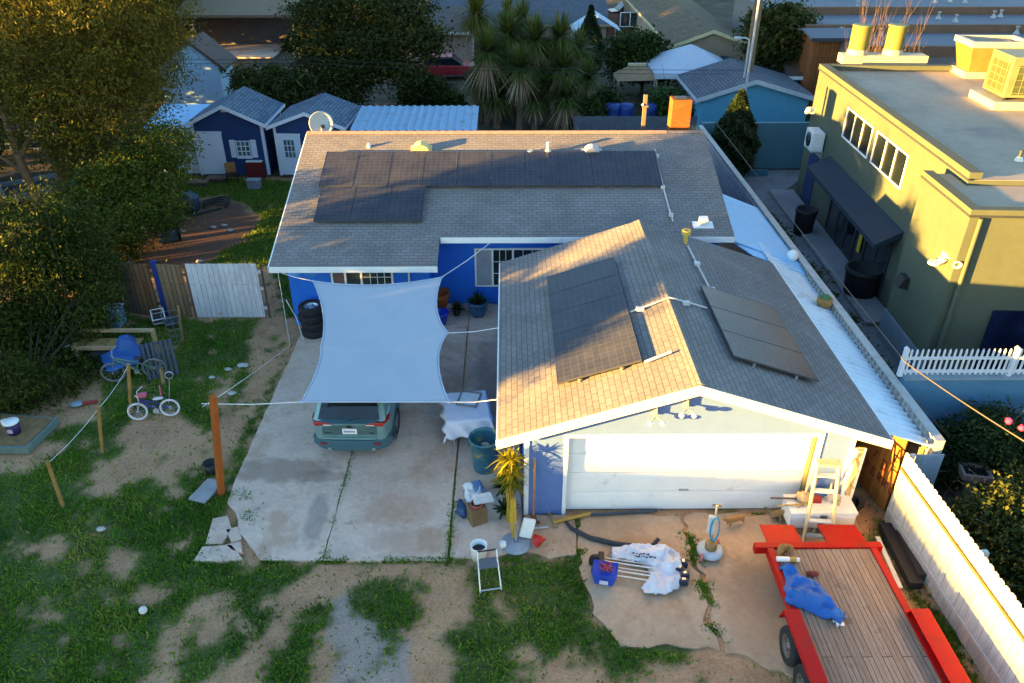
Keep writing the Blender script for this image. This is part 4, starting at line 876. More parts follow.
TEAL = mat('teal stucco', (.06, .24, .38), .8, var=.08); TANW = mat('tan stucco', (.34, .25, .17), .8, var=.1); PINK = mat('pink stucco', (.33, .22, .19), .8, var=.1); LBLU = mat('pale blue siding', (.28, .42, .58), .75, var=.08)
gable_front('teal_house', 'low teal house with grey gable roof beyond the alley end', (697, 99), (757, 80), (818, 98), 38.5, 5.2, TEAL, GRS, mat('grey fascia', (.36, .40, .46), .7), over=.2)
side_house('blue_cottage', 'small blue outbuilding with red brown roof next to the yellow building', (789, 77), (822, 76), 44, 4.5, .7, mat('bright blue stucco', (.03, .19, .42), .8), RBS)
gable_front('tan_house', 'far tan house with large brown roof behind the white canopy', (671, 46), (714, 30), (757, 46), 50, 26, TANW, BRS, mat('yellowed fascia', (.55, .46, .26), .7))
side_house('beige_house', 'long grey roofed beige house at the top behind the yuccas', (425, 26), (611, 23), 66, 13, 1.9, TANW, GRS, TANW, win=((9.1, 10.6, .9, 1.9),))
side_house('brown_house', 'dark brown house with pale fascia left of the yuccas', (380, 33), (476, 31), 56, 9, 1.0, PINK, mat('brown felt', (.09, .07, .065), .9), mat('pale fascia', (.5, .48, .46), .7), win=((-6.6, -5.3, .5, 1.7),))
gable_front('pale_blue_house', 'pale blue gabled building behind the bare shrub at top left', (150, 66), (187, 40), (224, 68), 44.5, 2.6, LBLU, mat('brown felt', (.1, .1, .1)), mat('dark fascia', (.08, .055, .045), .8), over=.15)
side_house('patio_house', 'low brown roofed house with a deep dark patio at the top left', (172, 17), (300, 13), 60.5, 12, 1.1, mat('dark stucco', (.10, .085, .08), .9), mat('tan roof felt', (.20, .14, .085), .9, var=.2), mat('tan fascia', (.16, .11, .07), .8), over=3.2)
struct(MB().box(*[float(v) for v in (g(205, 44)[0], g(290, 44)[0])], float(g(250, 58)[1]), 66, -.02, .06).build('patio', CONC))
t = thing('playhouse', 'small grey gabled playhouse on the shaded patio', 'playhouse', g(258, 41))
b = MB(); b.prism([(-.7, 0), (-.7, 1.2), (0, 1.9), (.7, 1.2), (.7, 0)], 0, 1.2, 'y'); b.build('wall', mat('playhouse grey', (.22, .21, .22), .8), t)
b = MB(); b.prism([(-.85, 1.1), (0, 1.98), (.85, 1.1), (.85, 1.02), (0, 1.9), (-.85, 1.02)], -.15, 1.3, 'y'); b.build('roof', TRIMD, t); b = MB(); b.prism([(-.25, 0), (-.25, .8), (0, 1.05), (.25, .8), (.25, 0)], -.02, -.002, 'y'); b.build('doorway', BLACK, t)
# industrial roofs, top right
IND = mat('grey roof sheet', (.135, .14, .165), .8, var=.12, scale=.15, dirt=(.14, .14, .16), dirt_amt=.4); BRB = mat('brown parapet', (.15, .085, .055), .85)
t = thing('warehouse', 'long low warehouse with grey stepped roofs and brown parapets at top right', 'warehouse', (30, 55, 0))
ye0 = 56.0
for k, (py, zt_) in enumerate(((51, 4.0), (29, 4.15), (11, 4.3), (-8, 4.45))):
    ya = float(g(900, py, zt_)[1]); yb3 = float(g(900, (29, 11, -8, -25)[k], zt_)[1])-.3
    MB().box(float(g([868, 806, 770, 775][k], py, zt_)[0]), 75, ya, yb3, 0, zt_-.12).build('wall', mat('warehouse wall', (.16, .15, .15), .9), t, world=True)
    MB().box(float(g([868, 806, 770, 775][k], py, zt_)[0])+.1, 74.9, ya+.25, yb3, zt_-.118, zt_-.06).build('roof', IND, t, world=True)
    MB().box(float(g([868, 806, 770, 775][k], py, zt_)[0])-.05, 75, ya-.06, ya+.3, zt_-.25, zt_+.22).build('parapet', BRB, t, world=True)
for i, (px, py) in enumerate(((807, 19), (857, 8), (938, 19), (955, 22), (1000, 17), (1016, 34), (840, 35), (880, 36), (993, 18), (935, 3), (950, 2), (965, 3))):
    z = 3.95 if py > 30 else (4.1 if py < 30 and py > 12 else 4.25)
    q = g(px, py, z); b = MB(); b.lathe([(.18, 0), (.09, .16), (.06, .2), (.06, .34), (.10, .34), (.10, .4), (.01, .42)], 12); o = b.build('roof_vent', mat('dull vent', (.35, .34, .34), .7), t); o.location = (q[0]-30, q[1]-55, z)
# orange brown annexe at its left
side_house('brown_annexe', 'small orange brown board building left of the warehouse', (812, 36), (868, 40), 43, 3, .25, woodmat('orange boards', (.33, .12, .04), (.25, .09, .03), .2, 3, .01, rot=PI/2), IND, TRIMD, group='houses beyond the back fence')
# canopies, gazebo, pergola
t = thing('canopy_tent', 'white pyramid canopy tent below the big brown roof', 'canopy', (gy(692, 39, 46)[0], 46, 0))
zc = 2.1; wv = 2.3; b = MB(); b.add([(-wv, -wv, zc), (wv, -wv, zc), (wv, wv, zc), (-wv, wv, zc), (0, 0, zc+1.15), (-wv, -wv, zc-.25), (wv, -wv, zc-.25), (wv, wv, zc-.25), (-wv, wv, zc-.25)], [(0, 1, 4), (1, 2, 4), (2, 3, 4), (3, 0, 4), (0, 5, 6, 1), (1, 6, 7, 2), (2, 7, 8, 3), (3, 8, 5, 0)]); b.build('canopy', mat('tent canvas', (.40, .44, .52), .8, var=.05), t)
for x in (-1, 1):
    for y in (-1, 1): MB().box(x*wv-.03, x*wv+.03, y*wv-.03, y*wv+.03, 0, zc).build('leg', STEEL, t)
t = thing('party_tent', 'pale blue gabled tent partly hidden by the dark cypress', 'canopy', g(594, 58))
b = MB(); b.prism([(-1.7, 2.0), (0, 3.0), (1.7, 2.0), (1.7, 1.97), (0, 2.96), (-1.7, 1.97)], -1.5, 1.5, 'y'); b.build('canopy', mat('tent blue', (.36, .46, .56), .8), t)
for x in (-1, 1):
    for y in (-1, 1): MB().box(x*1.6-.03, x*1.6+.03, y*1.4-.03, y*1.4+.03, 0, 2.0).build('leg', STEEL, t)
t = thing('garden_gazebo', 'tan thatched gazebo roof on posts beyond the back fence', 'gazebo', g(632, 108))
b = MB(); b.add([(-1.1, -1, 1.7), (1.2, -1, 1.75), (1.2, 1, 1.75), (-1.1, 1, 1.7), (-.3, 0, 2.35), (.5, 0, 2.35)], [(0, 1, 5, 4), (1, 2, 5), (2, 3, 4, 5), (3, 0, 4), (0, 3, 2, 1)]); b.build('roof', mat('thatch', (.26, .17, .10), .95, var=.3, scale=8), t)
MB().box(-.4, .6, -.12, .12, 2.33, 2.45).build('ridge', mat('ridge pale', (.45, .38, .26), .9), t)
for x in (-1, 1.1):
    for y in (-.9, .9): MB().box(x-.04, x+.04, y-.04, y+.04, 0, 1.75).build('post', mat('pale post', (.35, .3, .24), .8), t)
t = thing('shade_pergola', 'black shade net on thin poles between the white tent and teal house', 'pergola', g(690, 96))
b = MB(); rr = random.Random(4); nx_, ny_ = 10, 5; vs = [(-2.1+4.6*i/nx_, -1.2+2.6*j/ny_, 1.95+.14*rr.uniform(-1, 1)) for j in range(ny_+1) for i in range(nx_+1)]
b.add(vs+[(v[0], v[1], v[2]-.03) for v in vs], [(j*(nx_+1)+i, j*(nx_+1)+i+1, (j+1)*(nx_+1)+i+1, (j+1)*(nx_+1)+i) for j in range(ny_) for i in range(nx_)]+[((j+1)*(nx_+1)+i+66, (j+1)*(nx_+1)+i+67, j*(nx_+1)+i+67, j*(nx_+1)+i+66) for j in range(ny_) for i in range(nx_)]); b.build('net', mat('black net', (.02, .022, .026), .9, var=.4, scale=5), t)
for x in (-2, .2, 2.4): MB().tube([(x, -1.1, 0), (x, -1.1, 1.95)], .03, 6).build('pole', BLACK, t)
# back fence, alley end wall, service mast
picket_fence('back_fence', 'dark grey board fence across the back yard beside the chimney', 'fence', (float(g(573, 135)[0]), 39.4), (float(g(700, 135)[0]), 39.4), 1.0, .14, .01, mat('dark boards', (.10, .115, .14), .9, var=.2), top='flat', rails=(.3, .85), jit=.01)
b = MB(); b.box(8.64, 13.6, 34.3, 34.5, 0, Zz(770, 123, 34.3)); one('alley_gate', b, mat('teal sheet wall', (.06, .15, .20), .7, var=.06), 'plain dark teal sheet wall closing the far end of the alley', 'wall')
b = MB(); b.box(8.64, 11.5, 33.2, 33.3, 0, .3); one('alley_kerb', b, mat('teal kerb', (.05, .13, .2), .8), 'low teal kerb in front of the alley end wall', 'kerb')
q = on_roof(651, 140); q = Vector((q[0], 27.0, rz_(2*RY-27)-.05)); t = thing('service_mast', 'short timber service mast with cross arm rising behind the house ridge', 'mast', q)
MB().box(-.06, .06, -.06, .06, 0, 1.35).build('post', mat('mast timber', (.13, .10, .07), .8), t); MB().box(-.11, .11, -.1, -.061, .95, 1.0).build('cross_arm', mat('mast timber', (.13, .10, .07), .8), t); b = MB(); b.ball((-.09, -.08, 1.03), .035); b.build('insulator', WPLAST, t)
# utility pole, steel pole and lamp
t = thing('utility_pole', 'tall brown timber utility pole at the back with metal riser', 'utility pole', (gy(742, 105, 41)[0]+.05, 41, 0))
b = MB(); b.tube([(0, 0, 0), (0, 0, 12.5)], [.24, .20], 12); b.build('pole', mat('pole timber', (.17, .11, .06), .9, var=.3, scale=5), t); b = MB(); b.tube([(-.12, -.14, 0), (-.11, -.12, 6)], .035, 6); b.build('riser', STEEL, t)
t = thing('steel_pole', 'slim pale steel pole standing just in front of the timber utility pole', 'pole', (gy(741, 120, 37)[0], 37, 0))
MB().tube([(0, 0, 0), (0, 0, 10)], .055, 8).build('shaft', mat('pale steel', (.36, .40, .46), .5, .3), t); MB().cyl((0, 0, 0), .12, .05).build('base', STEEL, t)
t = thing('street_lamp', 'short curved white lamp post left of the utility pole', 'street lamp', (gy(738, 118, 39.5)[0], 39.5, 0))
zt4 = float(gy(738, 38, 39.5)[2]); MB().tube([(0, 0, 0), (0, 0, zt4-.3), (-.05, 0, zt4-.08), (-.2, 0, zt4), (-.45, 0, zt4)], .045, 8).build('post', mat('pale steel', (.4, .4, .5)), t); MB().box(-.75, -.4, -.09, .09, zt4-.06, zt4+.05).build('lamp_head', mat('pale steel', (.4, .4, .5)), t, bev=.02)
# ------------------------------------------------------------------ trees and plants
BARK = mat('bark', (.16, .10, .06), .95, var=.35, scale=6, bmp=.5, bscale=25)
def gyz(px, py, y): return np.array(gy(px, py, y), float)
def crown_pts(lobes, n, clump=.30, per=26, shell=.55):
    """leaf positions in clumps spread through the lobes, denser towards the outside; returns points and a tone per leaf"""
    lobes = [(np.array(c, float), np.array(r, float) if np.ndim(r) else np.array([r, r, r*.85])) for c, r in lobes]
    vol = np.array([np.prod(r) for c, r in lobes])**.67; vol /= vol.sum(); P = []; T = []
    for (c, r), v in zip(lobes, vol):
        k = max(4, int(n*v/per)); d = RNG.normal(size=(k, 3)); d /= np.linalg.norm(d, axis=1)[:, None]
        rad = (shell+(1-shell)*RNG.random(k)**.6); bumpy = 1+.22*np.sin(d[:, 0]*7+c[0]*3)*np.cos(d[:, 1]*6+c[1])+.18*np.sin(d[:, 2]*9+c[2])
        q = c+d*r*(rad*bumpy)[:, None]; tone = RNG.random(k)
        s = clump*(.6+.8*RNG.random(k)); pts = np.repeat(q, per, 0)+RNG.normal(size=(k*per, 3))*np.repeat(s, per)[:, None]*np.array([1, 1, .7])
        P.append(pts); T.append(np.clip(np.repeat(tone, per)*.65+RNG.random(k*per)*.4-.03, 0, 1))
    return np.concatenate(P), np.concatenate(T)
def tree(name, label, base, lobes, n, size, m, trunk_r=.16, group=None, cat='tree', clump=.30, limbs=True, droop=.4, aspect=1.8, bark=BARK, fork=.35, shell=.55, per=26, limb=1.0):
    base = np.array(base, float); t = thing(name, label, cat, base, 0, group)
    cs = [np.array(c, float) for c, r in lobes]; top = np.mean(cs, 0); f = base+(top-base)*fork
    b = MB(); mid = base+(f-base)*.5+np.array([.05, .03, 0]); b.tube([base-np.array([0, 0, .1]), mid, f], [trunk_r*1.25, trunk_r, trunk_r*.85], 9)
    if limbs:
        for c in cs:
            k = f+(c-f)*.5+RNG.normal(size=3)*.15; k[2] += .15; b.tube([f-np.array([0, 0, .05]), k, c], [trunk_r*.6*limb, trunk_r*.4*limb, .012], 6)
            for j in range(3):
                e = c+RNG.normal(size=3)*.7; b.tube([k, (k+e)/2+RNG.normal(size=3)*.1, e], [trunk_r*.28*limb, trunk_r*.2*limb, .008], 5)
    b.build('trunk', bark, t, world=True)
    P, T = crown_pts(lobes, n, clump, per, shell); leafmesh('crown', P, size, m, t, droop=droop, aspect=aspect, rnd=T)
    return t
def LB(px, py, y, r): return (gyz(px, py, y), r)
OLIVE = leafmat('olive needles', (.045, .045, .006), (.105, .092, .010), (.18, .145, .018))
CITRUS = leafmat('citrus leaves', (.022, .042, .004), (.075, .095, .008), (.21, .17, .02))
DARKL = leafmat('dark leaves', (.012, .022, .005), (.032, .050, .008), (.065, .080, .014))
PEPPER = leafmat('pepper leaves', (.014, .026, .003), (.042, .058, .006), (.09, .095, .013))
PINE = leafmat('juniper leaves', (.010, .020, .008), (.022, .038, .012), (.035, .055, .018))
BROAD = leafmat('broad leaves', (.016, .024, .006), (.04, .052, .010), (.11, .10, .022))
LIME = leafmat('shrub leaves', (.02, .045, .010), (.045, .08, .016), (.08, .11, .03))
tree('pepper_tree', 'big olive brown feathery tree filling the top left corner', g(45, 228), [LB(20, 20, 30, 3.0), LB(95, 15, 30, 2.8), LB(130, 55, 29.5, 2.1), LB(55, 65, 28.5, 2.5), LB(100, 105, 28, 2.0), LB(40, 118, 27.6, 1.6), LB(85, 150, 27, 1.35), LB(145, 12, 31, 1.5), LB(140, 92, 29, 1.2), LB(150, 50, 30, .9), LB(112, 135, 27.5, 1.1)], 82000, .058, OLIVE, .22, aspect=2.6, droop=1.2, clump=.28, group='tall trees on the left')
tree('fruit_tree', 'yellow green leafy tree standing behind the old board fence', g(128, 256), [LB(120, 185, 25.5, 1.25), LB(150, 170, 26.5, 1.1), LB(165, 145, 27, .9), LB(95, 205, 24.8, 1.2), LB(135, 222, 24.3, 1.1), LB(165, 210, 25, .75), LB(110, 245, 23.6, .9), LB(75, 235, 24, 1.0)], 42000, .065, CITRUS, .12, clump=.2, group='tall trees on the left')
tree('pepper_tree', 'dark green feathery tree at the left edge over the lumber pile', g(20, 408), [LB(25, 235, 20.5, 1.55), LB(70, 238, 21, 1.2), LB(5, 290, 19.5, 1.6), LB(60, 290, 19.6, 1.35), LB(92, 270, 20.2, .8), LB(30, 345, 18.6, 1.35), LB(62, 350, 18.3, 1.0), LB(20, 388, 17.6, .95), LB(62, 388, 17.8, .7), LB(28, 402, 16.4, .55), LB(92, 372, 17.6, .45), LB(52, 408, 16.6, .4), LB(100, 300, 19.3, .6), LB(45, 388, 16.6, .75), LB(8, 382, 16.0, .8), LB(75, 398, 17, .5), LB(5, 405, 16.2, .7), LB(0, 340, 18.2, 1.2), LB(88, 325, 18.8, .6), LB(-25, 370, 18, 1.3)], 72000, .052, PEPPER, .16, aspect=2.6, droop=1.2, clump=.2, group='tall trees on the left', limb=.35, bark=mat('dark bark', (.05, .04, .028), .95))
# bare leaning trunk seen through the gap at the left
b = MB(); b.tube([g(47, 230), gyz(33, 190, 27.4), gyz(20, 160, 27.3), gyz(6, 120, 27.2), gyz(-20, 80, 27)], [.2, .17, .15, .12, .08], 9); b.tube([gyz(20, 160, 27.3), gyz(28, 140, 27), gyz(40, 118, 27)], [.1, .07, .03], 7); b.tube([gyz(22, 172, 27.3), gyz(8, 162, 27), gyz(-10, 150, 26.8)], [.08, .06, .03], 7)
b.tube([gyz(22, 170, 27.3), gyz(5, 176, 26.8), gyz(-15, 178, 26.6)], [.07, .05, .03], 7)
one('leaning_tree', b, mat('pale bark', (.24, .15, .085), .9, var=.3, scale=5), 'bare pale leaning trunk with side limbs at the left edge', 'tree')
# unseen, off to the left: trees and a house added to shade the yard
rr = random.Random(3)
for i, (x, y, zt_, r) in enumerate(((-19, 7.35, 5.3, .95), (-19, 8.35, 5.5, .95), (-20, 9.6, 4.05, 1.0), (-20, 12.3, 6.2, 1.35), (-19, 14.8, 6.2, 1.25), (-20.5, 18.0, 4.4, 1.3), (-21, 21.0, 4.3, 1.3), (-20, 24, 4.9, 1.4), (-23, 29, 6.0, 1.8), (-23, 33, 6.6, 2.0))):
    tree('added_shade_tree', 'unseen leafy tree added beyond the left edge to shade the yard', (x, y, 0), [((x, y, zt_-r), r), ((x+.4, y+.55*r, zt_-r*1.5), r*.8), ((x-.3, y-.55*r, zt_-r*1.6), r*.8), ((x, y, zt_-r*2.2), r*1.0)], 6500, .15, DARKL, .16, group='unseen trees added for shade beyond the left edge', clump=.25)
for y in (22.5, 25.5, 28.5, 31.5, 35, 38.5, 42, 45.5, 49, 52.5, 54.5, 56.5, 58.5, 60.5, 62.5, 65, 68):  # unseen row added to keep the left background in shade
    tree('added_shade_tree', 'tall unseen leafy tree added in the far left row for shade', (-27, y, 0), [((-27, y, 6.6), 2.1), ((-27, y+.8, 4.2), 2.0), ((-27, y-.6, 2.2), 2.0)], 3600, .32, DARKL, .2, group='unseen row of trees added far left for shade', clump=.4)
t = thing('added_shade_house', 'unseen low house with grey gable roof added to shade the yard', 'house', (-58, -14, 0))  # unseen house added so its ridge holds the ground in shade
MB().prism([(-63, 0), (-63, 2.5), (-58, 4.7), (-53, 2.6), (-53, 0)], -44, 2, 'y').build('wall', TANW, t, world=True)
MB().prism([(-63.5, 2.4), (-58, 4.9), (-52.5, 2.4), (-52.5, 2.28), (-58, 4.78), (-63.5, 2.28)], -44.5, 2.5, 'y').build('roof', GRS, t, world=True)
# trees at the back
tree('broadleaf_tree', 'large dark broadleaf tree behind the navy sheds', g(338, 112), [LB(322, 20, 45, 1.6), LB(355, 12, 45, 1.9), LB(395, 18, 44, 1.8), LB(425, 40, 43, 1.0), LB(328, 56, 43.5, 1.5), LB(372, 52, 43, 1.6), LB(405, 74, 42, 1.0), LB(345, 85, 42, 1.25)], 50000, .125, BROAD, .22, clump=.32, aspect=1.4, group='trees behind the house')
tree('dark_bush', 'dark low bush between the metal roof shelter and the yuccas', g(438, 122), [LB(430, 92, 42.5, 1.0), LB(450, 105, 42, .8), LB(415, 100, 42.5, .7)], 7000, .12, DARKL, .08, cat='bush', clump=.2)
tree('conifer_bush', 'dark spreading conifer behind the first navy shed', g(262, 108), [LB(252, 84, 42, .9), LB(272, 80, 42.5, .8), LB(262, 96, 41, 1.0), LB(288, 100, 40.5, .8), LB(300, 82, 41, .7)], 9000, .12, BROAD, .1, cat='bush', clump=.25, aspect=3)
tree('round_tree', 'dark round tree in front of the tan house wall', g(640, 92), [LB(628, 58, 48, 1.4), LB(650, 62, 48, 1.3), LB(640, 48, 48, 1.1), LB(662, 72, 47.5, .7)], 11000, .14, DARKL, .14, clump=.26, group='trees behind the house')
tree('leafy_tree', 'bushy green tree between the utility pole and the warehouse', (gyz(782, 60, 46.5)[0], 46.5, 0), [LB(770, 30, 46.5, 1.4), LB(790, 24, 46.5, 1.1), LB(785, 45, 46, 1.2), LB(766, 50, 46, 1.0), LB(800, 38, 46.2, .8)], 13000, .15, BROAD, .16, clump=.28, group='trees behind the house')
for i, (px, py, y, r, lab) in enumerate(((668, 100, 42, 1.0, 'bright green shrub right behind the chimney'), (690, 112, 41, .7, 'low green shrub between the chimney and the juniper'), (603, 100, 42.5, 1.0, 'dark shrub with a reddish side beside the thatched gazebo'), (585, 112, 41, .9, 'dark shrub at the foot of the yuccas near the back fence'), (300, 44, 62, .9, 'small dark shrub at the edge of the patio lawn'))):
    q = gyz(px, py, y); tree('shrub', lab, (q[0], y, 0), [((q[0], y, q[2]*.8), r), ((q[0]+.5*r, y-.2, q[2]*.5), r*.8), ((q[0]-.5*r, y-.2, q[2]*.5), r*.8)], 5000, .12, LIME if i < 2 else DARKL, .06, cat='shrub', clump=.22, group='shrubs behind the house', fork=.2)
# slim cypress and juniper: stacked lobes
def column_tree(name, label, base, h, r, n, m, group=None, point=1.0, size=.1):
    base = np.array(base, float); t = thing(name, label, 'tree', base, 0, group); k = n
    z = RNG.random(k)**.85; a = RNG.random(k)*2*PI; prof = np.sin(PI*np.clip(z*.88+.12, 0, 1))**.6*(1-z**2.2*point)+.03
    rad = r*prof*(.45+.55*RNG.random(k)**.5)*(1+.18*np.sin(a*5+z*23)); P = np.stack([base[0]+rad*np.cos(a), base[1]+rad*np.sin(a), base[2]+.1+z*h], 1)
    MB().tube([(0, 0, -.05), (0, 0, h*.8)], [.1, .03], 8).build('trunk', BARK, t); leafmesh('crown', P, size, m, t, droop=-.8, aspect=2.2, rnd=np.clip(.5*RNG.random(k)+.5*(np.sin(a*5+z*23)*.5+.5), 0, 1)); return t
q = g(588, 74); column_tree('cypress', 'slim dark cypress standing in front of the pale blue tent', q, float(gy(588, 8, q[1])[2]), .95, 9000, PINE, 'trees behind the house', .9, .13)
q = g(727, 178); column_tree('juniper', 'dense dark juniper at the end of the block wall', (q[0]+.1, q[1], 0), float(gy(727, 94, q[1])[2]), 1.0, 11000, PINE, None, .75, .11)
# yuccas and palms
YUC = leafmat('yucca blades', (.022, .040, .008), (.06, .09, .016), (.14, .15, .035), .15); DRY = leafmat('dry skirt', (.14, .09, .05), (.27, .18, .10), (.42, .31, .19), .1); YPALM = leafmat('yellowish blades', (.05, .055, .006), (.11, .105, .011), (.17, .15, .02), .2)
def blades(name, c, L_, wid, n, m, par, lo=-.4, hi=1.4, drp=.5, segs=3):
    """sword leaves radiating from c"""
    a = RNG.random(n)*2*PI; e = lo+(hi-lo)*RNG.random(n); Ln = L_*(.7+.4*RNG.random(n))
    d = np.stack([np.cos(a)*np.cos(e), np.sin(a)*np.cos(e), np.sin(e)], 1); sd = np.stack([-np.sin(a), np.cos(a), np.zeros(n)], 1); rows = []
    for k in range(segs+1):
        f = k/segs; p = d*(Ln*f)[:, None]; p[:, 2] -= drp*(f**2)*Ln*np.cos(e); w_ = wid*(1-f**1.5)*.5+.002; rows += [p-sd*w_, p+sd*w_]
    V = np.stack(rows, 1)+np.array(c); V = V.reshape(-1, 3); st = 2*(segs+1); o = np.arange(n)[:, None]*st
    Fa = np.concatenate([o+np.array([[2*k, 2*k+1, 2*k+3, 2*k+2]]) for k in range(segs)], 0)
    ob = rawmesh(name, V, Fa, m, par); at = ob.data.attributes.new('rnd', 'FLOAT', 'POINT'); at.data.foreach_set('value', np.repeat(RNG.random(n), st)); return ob
def yucca(label, px, py, y, r=1.0, n=420, skirt=1.0, m=YUC, name='yucca', lean=0.0, drp=.3, group='yuccas behind the house'):
    c = gyz(px, py, y); t = thing(name, label, 'yucca', (c[0]+lean, y, 0), 0, group); z = c[2]; r *= 1.18
    MB().tube([(0, 0, -.05), (-lean*.5, 0, z*.5), (-lean, 0, z)], [.2, .15, .13], 8).build('trunk', BARK, t)
    blades('rosette', (-lean, 0, z), r, .075, n, m, t, drp=drp)
    if skirt: blades('dry_skirt', (-lean, 0, z-.1), skirt*1.15, .085, 210, DRY, t, -1.5, -.6, .1)
for a in ((('yucca head with dry hanging skirt at the left of the clump', 487, 52, 41.5), dict(r=1.35, skirt=2.0)), (('tall central yucca head above a straw coloured trunk', 520, 68, 40.6), dict(r=1.25, skirt=1.6)), (('upper yucca head in the middle of the clump', 535, 40, 42.5), dict(r=1.4, skirt=1.2)), (('yucca head at the upper right of the clump', 560, 38, 42.8), dict(r=1.4, skirt=1.2)), (('yucca head on the right side of the clump', 563, 68, 41.4), dict(r=1.3, skirt=1.4)), (('low yucca with broad straw skirt at the right front', 566, 98, 40.4), dict(r=1.0, skirt=1.7)), (('upper left yucca head behind the skirted one', 508, 34, 43), dict(r=1.4, skirt=1.3)), (('low dark yucca near the metal roof shelter', 497, 98, 41), dict(r=1.1, skirt=.9)), (('low yucca between the two straw trunks', 535, 100, 40.6), dict(r=1.0, skirt=1.0)), (('rightmost small yucca beside the dark shrub', 588, 78, 41.8), dict(r=1.0, skirt=.8))):
    yucca(*a[0], **a[1])
for i, (px, py, y) in enumerate(((545, 60, 43.6), (502, 62, 42.4), (578, 50, 43.4), (548, 84, 41.6), (515, 92, 41.8), (480, 84, 42.2), (522, 22, 44.5))):
    yucca(['shaded yucca head deep in the middle of the clump', 'shaded yucca head behind the long straw skirt', 'upper right shaded yucca head near the cypress', 'lower middle yucca head in the clump', 'lower yucca head left of the straw trunk', 'lowest left yucca head beside the dark bush', 'topmost dark yucca head under the small palm'][i], px, py, y, 1.25, 360, 1.0)
yucca('yellowish feathery palm at the top left of the yucca clump', 476, 16, 45.5, r=1.9, n=340, skirt=1.0, m=YPALM, name='palm_tree', drp=.7, group='yellow palms at the top')
yucca('small yellowish palm crown at the top above the yuccas', 508, 12, 46.5, r=1.2, n=180, skirt=.6, m=YPALM, name='palm_tree', drp=.7, group='yellow palms at the top')
# bare winter trees
def bare(name, label, base, h, spread, n, m, seed, r0=.05, cat='tree'):
    rr = random.Random(seed); b = MB(); base = Vector([float(v) for v in base])
    for i in range(n):
        a = rr.uniform(0, 2*PI); s = spread*rr.uniform(.15, 1); e = base+Vector((math.cos(a)*s, math.sin(a)*s*.6, h*rr.uniform(.75, 1.05)))
        k1 = base+(e-base)*.35+Vector((rr.uniform(-.1, .1), rr.uniform(-.1, .1), .1*h)); k2 = base+(e-base)*.7+Vector((rr.uniform(-.15, .15), rr.uniform(-.15, .15), .05*h))
        st = base+Vector((math.cos(a), math.sin(a), 0))*spread*.12; b.tube([st, k1, k2, e], [r0, r0*.75, r0*.5, r0*.2], 5)
        for j in range(4):
            q = k1.lerp(e, rr.uniform(.2, .9)); b.tube([q, q+Vector((rr.uniform(-.4, .4)*spread, rr.uniform(-.3, .3)*spread, rr.uniform(.1, .3)*h))], [r0*.4, r0*.12], 4)
    return one(name, b, m, label, cat)
bare('bare_shrub', 'leafless shrub with pale upright stems behind the first shed', g(213, 100), 3.1, 1.5, 13, mat('dry stems', (.22, .12, .07), .9), 5)
bare('bare_shrub', 'left bare reddish treetop rising behind the roof duct stacks', (15.75, 36, 0), 6.6, 1.35, 16, mat('red stems', (.075, .045, .035), .9), 8, .025)
bare('bare_shrub', 'right bare reddish treetop rising behind the roof duct stacks', (17.3, 36.3, 0), 6.6, 1.35, 16, mat('red stems', (.075, .045, .035), .9), 9, .025)
# right garden
ROSE = leafmat('rose leaves', (.012, .025, .008), (.03, .05, .014), (.055, .08, .02))
for i, (px, py, y, r, n, m, lab) in enumerate(((985, 440, 13.2, .7, 9000, ROSE, 'tall dark rose bush against the blue wall'), (1015, 440, 13.2, .7, 8000, ROSE, 'dark bush with pink flower at the right edge'), (945, 458, 13.2, .5, 5000, ROSE, 'low dark green shrub at the corner by the blue wall'), (968, 452, 13.4, .5, 5000, ROSE, 'middle dark shrub below the blue wall'), (1005, 520, 10.6, .65, 9000, BROAD, 'olive leaved bush behind the white fence at right'), (1024, 560, 9.9, .7, 9000, BROAD, 'large olive bush in the bottom right corner'), (1030, 500, 11.6, .6, 6000, BROAD, 'olive bush at the right edge above the corner one'))):
    c = gyz(px, py, y); t = tree('garden_shrub', lab, (c[0], y, 0), [(c, (r, r, r*.9)), (c+np.array([.35*r, -.2, -.45*r]), r*.8), (c+np.array([-.4*r, .1, -.4*r]), r*.75)], n, .06, m, .03, cat='shrub', clump=.11, group='shrubs in the right garden', fork=.15, aspect=1.5)
    if i in (0, 1):
        q = MB(); qc = gyz((1009, 1022)[i], (421, 428)[i], y-.5); q.ball((qc[0], qc[1], qc[2]), .07, jit=.3); q.build('flower', mat('pink petals', (.55, .03, .13), .7), t, world=True)
for i, (y0, y1, lab) in enumerate(((23.2, 25.6, 'dark hedge strip against the block wall by the shop window'), (19.3, 22.4, 'leafy hedge strip against the block wall opposite the awning'), (15.0, 18.6, 'dark hedge strip against the block wall near the railing'))):
    lb = [((9.0, y, .75), (.32, .4, .6)) for y in np.arange(y0, y1, .45)]; t = thing('hedge', lab, 'hedge', (9.0, (y0+y1)/2, 0), 0, 'hedge strips along the alley'); P, T = crown_pts(lb, 7000, .12); leafmesh('leaves', P, .08, ROSE, t, rnd=T)
    b = MB()
    for y in np.arange(y0, y1, .45): b.tube([(9.0, y, 0), (9.0+.05, y, .7)], .02, 5)
    b.build('stems', BARK, t, world=True)

